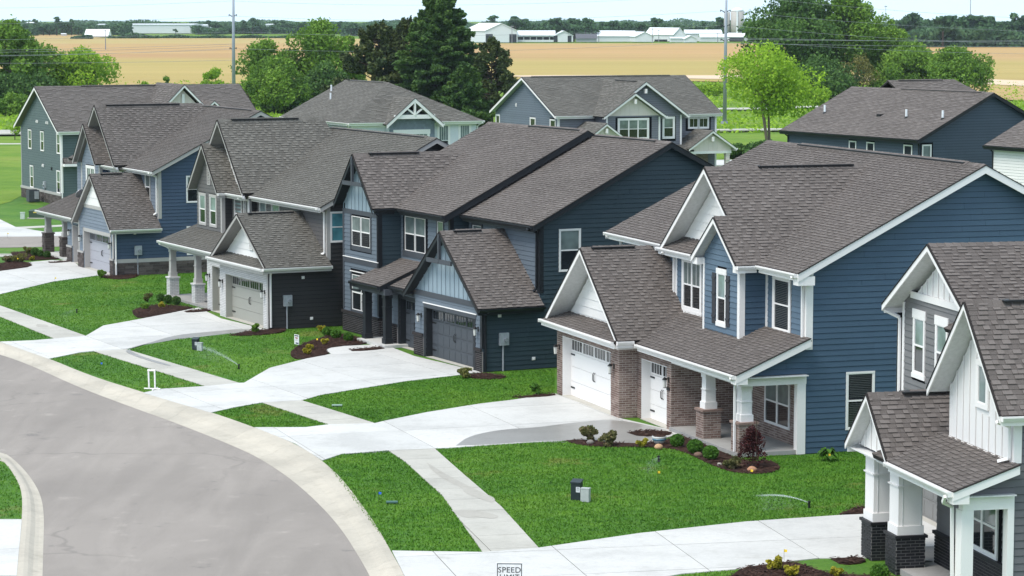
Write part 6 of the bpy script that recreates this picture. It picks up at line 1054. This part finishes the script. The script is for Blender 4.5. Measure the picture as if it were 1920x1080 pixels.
# ---------------------------------------------------------------- garden things
def bush(name, label, px, by, wpx, hpx, mat, n=1400, size=.05, group=None, round_=True, seed=1, low=0):
    x, y = gp(px, by, .02); k = FOC/y; r = wpx/2/k; H = hpx/k; t = thing(name, label, 'shrub', (x, y+r*.5, .02), 0, group)
    if round_: C, T = crown([(0, 0, H*.5, r, 0)], n, .75); C[:, 2] = (C[:, 2]-H*.5)*(H*.5/(r*.78))+H*.5
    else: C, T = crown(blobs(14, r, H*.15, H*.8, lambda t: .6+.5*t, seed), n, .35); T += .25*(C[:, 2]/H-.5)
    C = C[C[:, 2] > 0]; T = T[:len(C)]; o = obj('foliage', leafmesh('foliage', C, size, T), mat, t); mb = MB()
    for q in range(5): a = q*1.3; mb.tube([(0, 0, -.05), (r*.3*math.cos(a), r*.3*math.sin(a), H*.6)], [.018, .008], 4)
    obj('stems', mb, BARK, t); return t
def stone(label, px, by, wpx, c):
    x, y = gp(px, by, .02); k = FOC/y; r = wpx/2/k; mb = MB(); mb.blob((0, 0, r*.5), (r, r*.8, r*.7), 10, 7, .10); o = obj('stone', mb, bricks('garden_stone', [sc(c, .7), c, sc(c, 1.3)]), None, True); o.location = (x, y, 0); tag(o, label, 'stone', 'stones in the mulch beds')
for i, (px, by, lab) in enumerate(((1270, 838, 'clipped round boxwood left of the porch steps, nearest the flower pot'), (1304, 850, 'clipped round boxwood before the brick porch pedestal, middle of three'), (1333, 862, 'clipped round boxwood nearest the red maple'))): bush('boxwood', lab, px, by, (25, 29, 29)[i], (23, 25, 25)[i], LF_BOX, 2600, .035, 'clipped boxwoods by the blue house porch')
bush('spirea_shrub', 'loose shrub at the left end of the blue house bed', 1104, 828, 42, 28, LF_SPI, 1500, .05, round_=False, seed=5); bush('spirea_shrub', 'loose pinkish shrub second from left in the blue house bed', 1141, 837, 40, 31, LF_SPI, 1500, .05, round_=False, seed=6); bush('golden_shrub', 'small golden shrub left of the flower pot', 1203, 839, 22, 19, LF_GLD, 900, .04, round_=False, seed=7); bush('spirea_shrub', 'low reddish-tinged shrub left of the red maple', 1374, 880, 40, 24, LF_SPI, 1300, .05, round_=False, seed=8); bush('garden_shrub', 'round green shrub at the blue garage corner', 1006, 740, 28, 23, LF_BOX, 1300, .045, round_=False, seed=9)
bush('flowering_shrub', 'pale flowering shrub at the dark teal garage corner', 873, 709, 32, 19, LF_OLV, 800, .045, round_=False, seed=10); bush('garden_shrub', 'upright green shrub at the white brick garage corner', 478, 624, 19, 18, LF_MID, 900, .05, round_=False, seed=11); bush('garden_shrub', 'upright green shrub at the navy garage corner', 190, 521, 18, 16, LF_MID, 800, .05, round_=False, seed=12)
for px, by, w_, h_, m, lab, rd in ((276, 566, 19, 18, LF_SPI, 'brownish shrub at the left of the white brick house bed', False), (301, 566, 14, 15, LF_DRK, 'left of three dark boxwoods by the white brick porch', True), (315, 569, 15, 15, LF_DRK, 'middle of three dark boxwoods by the white brick porch', True), (330, 571, 16, 15, LF_DRK, 'right of three dark boxwoods by the white brick porch', True), (302, 577, 17, 10, LF_GLD, 'low golden shrub below the dark boxwoods', False), (273, 580, 18, 11, LF_MID, 'low green shrub left of the golden one at the white brick house', False),
    (613, 630, 18, 16, LF_BOX, 'left of three boxwoods by the dark teal house', True), (630, 635, 19, 17, LF_BOX, 'middle of three boxwoods by the dark teal house', True), (653, 640, 18, 16, LF_BOX, 'right of three boxwoods by the dark teal house', True), (603, 622, 16, 12, LF_GLD, 'yellow flowering plant behind the left boxwood of the dark teal house', False), (608, 646, 15, 11, LF_GLD, 'golden shrub below the three boxwoods', False), (581, 656, 15, 12, LF_GLD, 'upper of the two touching golden shrubs', False), (576, 665, 17, 13, LF_GLD, 'lower of the two touching golden shrubs beside the drive', False),
    (65, 480, 15, 15, LF_DRK, 'left of three dark boxwoods by the navy porch', True), (76, 482, 12, 13, LF_DRK, 'middle of three dark boxwoods by the navy porch', True), (88, 484, 13, 13, LF_DRK, 'right of three dark boxwoods by the navy porch', True), (53, 476, 18, 15, LF_OLV, 'loose olive shrub left of the navy porch boxwoods', False), (32, 492, 34, 17, LF_OLV, 'wide loose shrub in the navy house front bed', False), (14, 492, 24, 13, LF_SPI, 'brownish low shrub at the left of the navy house bed', False), (59, 488, 12, 9, LF_GLD, 'small golden plant in the navy house bed', False),
    (1453, 1070, 34, 27, LF_GLD, 'golden shrub nearest the yellow flag at the bottom right', False), (1485, 1082, 32, 22, LF_GLD, 'golden shrub cut by the bottom edge', False), (1569, 1083, 28, 22, LF_GLD, 'golden shrub beside the small walkway at the bottom right', False), (1650, 1092, 34, 34, LF_BOX, 'clipped boxwood at the foot of the black brick pedestal', True)): bush('garden_shrub' if not rd else 'boxwood', lab, px, by, w_, h_, m, 900 if rd else 700, .045, round_=rd, seed=int(px))
for a in ((1107, 832, 15, (.20,.18,.165), 'grey-brown stone under the left spirea'), (1309, 856, 17, (.16,.10,.075), 'round brown stone between two boxwoods'), (1349, 872, 10, (.34,.31,.27), 'small pale stone left of the reddish shrub'), (1410, 884, 19, (.38,.20,.12), 'orange-brown stone at the foot of the red maple'), (1235, 841, 17, (.48,.30,.17), 'tan stone in front of the flower pot'), (1391, 874, 9, (.20,.13,.10), 'small brown stone behind the reddish shrub'), (648, 634, 3, (.7,.7,.68), 'tiny white stone between the boxwoods of the dark teal house')): stone(a[4], a[0], a[1], a[2], a[3])
x, y = gp(1236, 833); t = thing('flower_pot', 'wide white and blue glazed flower pot by the walkway', 'flower pot', (x, y, 0)); mb = MB(); mb.tube([(0, 0, 0), (0, 0, .12), (0, 0, .22), (0, 0, .26)], [.12, .2, .22, .235], 18); obj('bowl', mb, flat('glazed_white', (.62,.64,.62), .25), t, True); mb = MB(); mb.tube([(0, 0, .14), (0, 0, .19)], .222, 18); obj('glaze_band', mb, flat('glazed_blue', (.06,.17,.24), .25), t, True); mb = MB(); mb.tube([(0, 0, .24), (0, 0, .27)], .20, 18); obj('soil', mb, MULCH, t)
# red maple on its stake
x, y = gp(1410, 876); t = thing('red_maple', 'small weeping red-leaved maple in the mulch before the porch column', 'tree', (x, y, 0)); P = []; T = []; mb = MB(); g = random.Random(5)
for q in range(26):
    a = g.uniform(0, 6.28); L = g.uniform(.18, .42); top = g.uniform(.75, 1.2); z = top; px_, py_ = 0, 0; pts = []
    for s_ in range(9): f = s_/8; pts.append((L*math.cos(a)*f**.6, L*math.sin(a)*f**.6, top+.12*math.sin(f*2)-f*f*g.uniform(.45, .95)))
    mb.tube([(0, 0, top*.8)]+pts[::3], .008, 4)
    for p in pts:
        for _ in range(16): P.append((p[0]+g.gauss(0, .05), p[1]+g.gauss(0, .05), p[2]+g.gauss(0, .05))); T.append(g.random())
mb.tube([(0, 0, 0), (.03, 0, .6), (0, 0, 1.0)], [.025, .02, .012], 6); obj('crown', leafmesh('crown', np.array(P), .035, np.array(T)), LF_RED, t); obj('trunk', mb, BARK, t)
for s_ in range(6):
    pass
x2, y2 = gp(1419, 878); mb = MB(); mb.tube([(x2, y2, 0), (x2-.03, y2, 1.62)], .012, 6); tag(obj('garden_stake', mb, BARK), 'thin stake standing beside the small red maple', 'stake')
# hosta
x, y = gp(1552, 864); t = thing('hosta', 'broad-leaved hosta against the blue side wall', 'plant', (x, y, 0)); g = random.Random(9)
for q in range(34):
    a = g.uniform(0, 6.28); L = g.uniform(.18, .34); w_ = g.uniform(.07, .11); z0 = g.uniform(.12, .34); c, s_ = math.cos(a), math.sin(a); mb = MB(); vs = []
    for i, (f, ww, dz) in enumerate(((0, .12, 0), (.3, .8, .07), (.65, 1, .06), (1, .05, -.06))):
        for sg in (-1, 0, 1): vs.append((c*(L*f+.05)-s_*w_*ww*sg, s_*(L*f+.05)+c*w_*ww*sg, z0+dz-(.02 if sg == 0 else 0)))
    mb.add(vs, [(i*3+j, i*3+j+1, i*3+j+4, i*3+j+3) for i in range(3) for j in range(2)], g.random()); mb.tube([(0, 0, 0), (c*.05, s_*.05, z0)], .006, 3); obj('leaf', mb, LF_BOX, t)
# ---------------------------------------------------------------- street and yard furniture
def pedestal_pair(px, by, k1, lab1, lab2):
    x, y = gp(px, by); mb = MB(); mb.box((-.17*k1, -.14*k1, 0), (.17*k1, .14*k1, .62*k1)); mb.ngon([(-.19*k1, -.16*k1, .62*k1), (.19*k1, -.16*k1, .62*k1), (.19*k1, .16*k1, .70*k1), (-.19*k1, .16*k1, .70*k1)], (0,0,-1), .04); t = thing('utility_pedestal', lab1, 'utility box', (x-.15*k1, y+.2, 0), -.35); obj('housing', mb, flat('black_plastic', (.022,.032,.035), .4), t); lb = MB(); lb.box((.02*k1, -.15*k1, .28*k1), (.16*k1, -.143*k1, .46*k1)); obj('sticker', lb, METALW, t)
    ln = MB(); [ln.box((.04*k1, -.154*k1, z*k1), (.14*k1, -.151*k1, (z+.012)*k1)) for z in (.32, .36, .40, .43)]; o = obj('sticker_print', ln, IRON, t)
    mb = MB(); mb.box((-.15*k1, -.1*k1, 0), (.15*k1, .1*k1, .44*k1)); mb.box((-.16*k1, -.11*k1, .44*k1), (.16*k1, .11*k1, .47*k1)); mb.box((-.14*k1, -.105*k1, .05*k1), (.14*k1, -.101*k1, .4*k1)); o = obj('utility_cabinet', mb, flat('pale_grey_plastic', (.40,.43,.42), .5)); o.location = (x+.14*k1, y-.1, 0); o.rotation_euler = (0,0,-.35); tag(o, lab2, 'utility box')
pedestal_pair(1090, 939, .82, 'black utility pedestal with a white sticker on the front lawn of the blue house', 'pale grey utility box touching the black pedestal on the blue house lawn'); pedestal_pair(371, 657, .72, 'black utility pedestal on the lawn by the sprinkler, left of the yard sign', 'pale grey utility box beside the black pedestal left of the yard sign')
x, y = gp(42, 411); mb = MB(); mb.box((x-.14, y, 0), (x+.14, y+.2, .42)); mb.box((x-.16, y-.02, .42), (x+.16, y+.22, .46)); tag(obj('utility_cabinet', mb, flat('pale_green_plastic', (.48,.54,.48))), 'small pale box on the grass left of the green transformer', 'utility box')
x, y = gp(68, 410); t = thing('transformer', 'low green transformer cabinet on the grass beyond the navy porch', 'transformer', (x, y, 0), -.1); mb = MB(); mb.box((-.5, 0, 0), (.5, .7, .5)); mb.ngon([(-.52, -.02, .5), (.52, -.02, .5), (.52, .72, .58), (-.52, .72, .58)], (0,0,-1), .04); obj('cabinet', mb, flat('utility_green', (.045,.075,.05)), t); mb = MB(); mb.box((-.62, -.05, -.02), (.62, .8, .06)); obj('pad', mb, WALK, t); mb = MB(); mb.box((-.2, -.01, .38), (.1, -.002, .46)); obj('warning_label', mb, flat('yellow_label', (.6,.45,.08)), t)
def signboard(px, by, w_, h_, zb, rz, label, lines, frame=False, name='yard_sign'):
    x, y = gp(px, by); t = thing(name, label, 'sign', (x, y, 0), rz); mb = MB(); mb.box((-w_/2, -.008, zb), (w_/2, .008, zb+h_)); obj('panel', mb, flat('sign_white', (.75,.76,.76), .4), t); mb = MB(); mb.box((-w_/2+.03, -.004, 0), (-w_/2+.042, .004, zb)); mb.box((w_/2-.042, -.004, 0), (w_/2-.03, .004, zb)); obj('stake', mb, IRON, t)
    for a, b, c, d, col in lines: m = MB(); m.box((a*w_-w_/2, -.011, zb+c*h_), (b*w_-w_/2, -.009, zb+d*h_)); obj('print_band', m, flat('sign_ink', col, .5), t)
    return t
signboard(556.5, 652, .36, .40, .14, -.95, 'small white yard sign with a dark heading beside the mulch bed', ((.08, .92, .82, .94, (.05,.05,.06)), (.2, .8, .62, .72, (.30,.05,.04)), (.3, .7, .54, .59, (.30,.05,.04)), (.12, .88, .46, .48, (.35,.36,.38)), (.12, .88, .40, .42, (.35,.36,.38)), (.12, .8, .33, .35, (.35,.36,.38)), (.3, .92, .06, .2, (.05,.07,.12)))); signboard(72, 408, .32, .24, .05, 0, 'small white sign stuck in the grass in front of the green transformer', ((.1, .9, .5, .7, (.2,.2,.2)),))
# white pipe frame at the kerb
x, y = gp(286, 731); t = thing('pipe_frame', 'white plastic pipe frame standing at the kerb', 'barrier', (x, y, .01), -.25); mb = MB(); mb.tube([(-.13, 0, .03), (-.15, 0, .70)], .032, 8); mb.tube([(.10, 0, .03), (.09, 0, .70)], .032, 8); mb.tube([(-.18, 0, .70), (.12, 0, .70)], .034, 8); obj('upright_frame', mb, WHITE, t); mb = MB(); mb.tube([(-.32, 0, .03), (.30, 0, .03)], .028, 8); mb.tube([(.10, -.25, .03), (.10, .25, .03)], .028, 8); obj('base_pipe', mb, WHITE, t)
def flag(px, by, c, lab, h=.3):
    x, y = gp(px, by); t = thing('marker_flag', lab, 'marker flag', (x, y, 0), random.uniform(-.5, .5), 'small marker flags in the grass'); mb = MB(); mb.tube([(0, 0, 0), (0, 0, h)], .004, 4); obj('wire', mb, IRON, t); mb = MB(); mb.add([(0, 0, h), (.08, .01, h-.01), (.075, -.01, h-.07), (0, 0, h-.07)], [(0,1,2,3)]); obj('flag', mb, flat('flag_col', c, .5), t)
YEL = (.75,.52,.03)
for px, by, c, lab in ((1233, 902, YEL, 'yellow flag in the middle of the blue house lawn'), (1407, 899, YEL, 'yellow flag on the lawn below the red maple'), (1470, 1052, YEL, 'yellow flag at the edge of the bottom driveway'), (593, 648, YEL, 'yellow flag beside the golden shrubs'), (103, 531, YEL, 'yellow flag at the edge of the navy house driveway'), (710, 942, (.03,.12,.55), 'blue flag in the nearest grass verge'), (189, 694, (.03,.12,.55), 'blue flag in the verge left of the white pipe frame'), (1553, 869, YEL, 'yellow flag in front of the hosta'), (14, 446, YEL, 'yellow flag on the far left verge'), (32, 494, YEL, 'yellow flag in the navy house bed')): flag(px, by, c, lab)
x, y = gp(735, 944); mb = MB(); mb.box((x-.16, y-.11, .03), (x+.16, y+.11, .06)); tag(obj('valve_box_lid', mb, flat('green_plastic', (.05,.12,.10))), 'green valve box lid in the nearest grass verge', 'valve box'); x, y = gp(632, 762); mb = MB(); mb.box((x-.18, y-.12, .03), (x+.18, y+.12, .06)); tag(obj('valve_box_lid', mb, flat('pale_green_plastic', (.22,.32,.25))), 'pale valve box lid in the grass by the white driveway', 'valve box')
# sprinklers
def spray_mat():
    m = bpy.data.materials.new('water_spray'); m.use_nodes = True; t, n, l = nodes(m); p = n['Principled BSDF']; p.inputs['Base Color'].default_value = (.85,.9,.95,1); p.inputs['Roughness'].default_value = .3; tr = n.new('ShaderNodeBsdfTransparent'); mx = n.new('ShaderNodeMixShader'); mx.inputs[0].default_value = .22; l.new(tr.outputs[0], mx.inputs[1]); l.new(p.outputs[0], mx.inputs[2]); l.new(mx.outputs[0], n['Material Output'].inputs[0]); return m
SPR = spray_mat()
def sprinkler(px, by, tx, ty_, n, lab, spread=.1, jet=True, L=None):
    x, y = gp(px, by); a = Vector((x, y, .14)); bx, by2 = gp(tx, ty_, .8); b = Vector((bx, by2, .8)); mb = MB(); mb.cone((0, 0, 0), .035, .03, .16, 8); mb.cone((0, 0, .15), .045, .04, .04, 8); h = obj('sprinkler_head', mb, IRON); h.location = (x, y, 0); tag(h, lab, 'sprinkler', 'lawn sprinklers'); P = []
    d = b-a
    for _ in range(n):
        f = random.random()**(.8 if jet else .5); s_ = spread*(.04+f)*random.gauss(0, 1); q = a+d*f+Vector((random.gauss(0, 1)*spread*(.05+f*.7), random.gauss(0, 1)*spread*(.05+f*.7), -.9*f*f*.4)); 
        if random.random() < .45*f: q.z *= random.random()
        P.append((q.x, q.y, max(q.z, .03)))
    o = obj('water_drops', leafmesh('water_drops', np.array(P), .0065, np.full(len(P), .5)), SPR, kind='stuff')
    if jet:
        f = RNG.random(500)*.75; J = np.array([a+d*q+Vector((0, 0, -.36*q*q)) for q in f])+RNG.normal(0, 1, (500, 3))*(.006+.02*f)[:, None]; obj('water_jet', leafmesh('water_jet', J, .007, np.full(len(J), .5)), SPR, kind='stuff')
sprinkler(448, 692, 372, 632, 9000, 'sprinkler head spraying up-left on the lawn by the yard sign', .22); sprinkler(1517, 952, 1425, 905, 7000, 'sprinkler head at the right edge of the blue house lawn, spraying left', .14); sprinkler(1235, 866, 1215, 861, 1500, 'sprinkler head bubbling on the blue house lawn', .22, False); sprinkler(144, 587, 120, 578, 900, 'sprinkler head on the lawn left of the white brick house', .2, False)
# air conditioner by the green house
h_ = gp(62, 379); t = thing('air_conditioner', 'dark grey air conditioner unit beside the green house', 'air conditioner', (h_[0], h_[1], 0), math.radians(25.5)-math.pi/2); mb = MB(); mb.box((-.38, -.38, .05), (.38, .38, .88)); obj('casing', mb, flat('ac_grey', (.05,.055,.065)), t); mb = MB()
for q in range(9): mb.box((-.39, -.392, .12+q*.085), (.39, -.38, .16+q*.085)); mb.box((.38, -.38, .12+q*.085), (.392, .38, .16+q*.085))
obj('grille', mb, flat('ac_light', (.09,.10,.11)), t); mb = MB(); mb.tube([(0, 0, .88), (0, 0, .92)], .3, 16); obj('fan_guard', mb, IRON, t); mb = MB(); mb.box((.42, .0, .25), (.5, .3, .8)); obj('disconnect_box', mb, PVC, t)
# speed limit sign
t = thing('speed_limit_sign', 'white speed limit sign with black border at the bottom edge', 'sign', (-.05, 51.8, -.02), -.05); SW, SHh, z1 = .53, .66, 2.83; mb = MB(); mb.box((-SW/2, -.01, z1-SHh), (SW/2, .01, z1)); obj('panel', mb, flat('sign_face', (.80,.81,.82), .35), t); mb = MB(); e = .02
for a, b, c, d in ((-SW/2+e, SW/2-e, z1-e-.014, z1-e), (-SW/2+e, SW/2-e, z1-SHh+e, z1-SHh+e+.014), (-SW/2+e, -SW/2+e+.014, z1-SHh+e+.014, z1-e-.014), (SW/2-e-.014, SW/2-e, z1-SHh+e+.014, z1-e-.014)): mb.box((a, -.013, c), (b, -.011, d))
obj('border', mb, IRON, t); mb = MB(); mb.box((-.03, .012, 0), (.03, .04, z1-.1)); obj('post', mb, GALV, t)
for txt, z in (('SPEED', z1-.20), ('LIMIT', z1-.345)):
    c = bpy.data.curves.new('t', 'FONT'); c.body = txt; c.size = .155; c.align_x = 'CENTER'; c.extrude = .001; c.space_character = 1.05; tmp = bpy.data.objects.new('t', c); COL.objects.link(tmp); bpy.context.view_layer.update(); me = bpy.data.meshes.new_from_object(tmp.evaluated_get(bpy.context.evaluated_depsgraph_get())); bpy.data.objects.remove(tmp); me.materials.clear(); o = obj('lettering', me, IRON, t); o.rotation_euler = (math.pi/2, 0, 0); o.location = (0, -.014, z); o.scale = (1.05, 1, 1)
# ---------------------------------------------------------------- air
HZ = 1.0
if HZ:
    mb = MB(); mb.box((-2700, -60, -1.4), (2700, 4400, 46)); hm = bpy.data.materials.new('haze_air'); hm.use_nodes = True; n = hm.node_tree.nodes; n.remove(n['Principled BSDF']); pv = n.new('ShaderNodeVolumePrincipled'); pv.inputs['Color'].default_value = (.80,.90,1,1); pv.inputs['Density'].default_value = .00006*HZ; pv.inputs['Anisotropy'].default_value = .2
    hm.node_tree.links.new(pv.outputs[0], n['Material Output'].inputs['Volume']); obj('haze', mb, hm, kind='stuff')
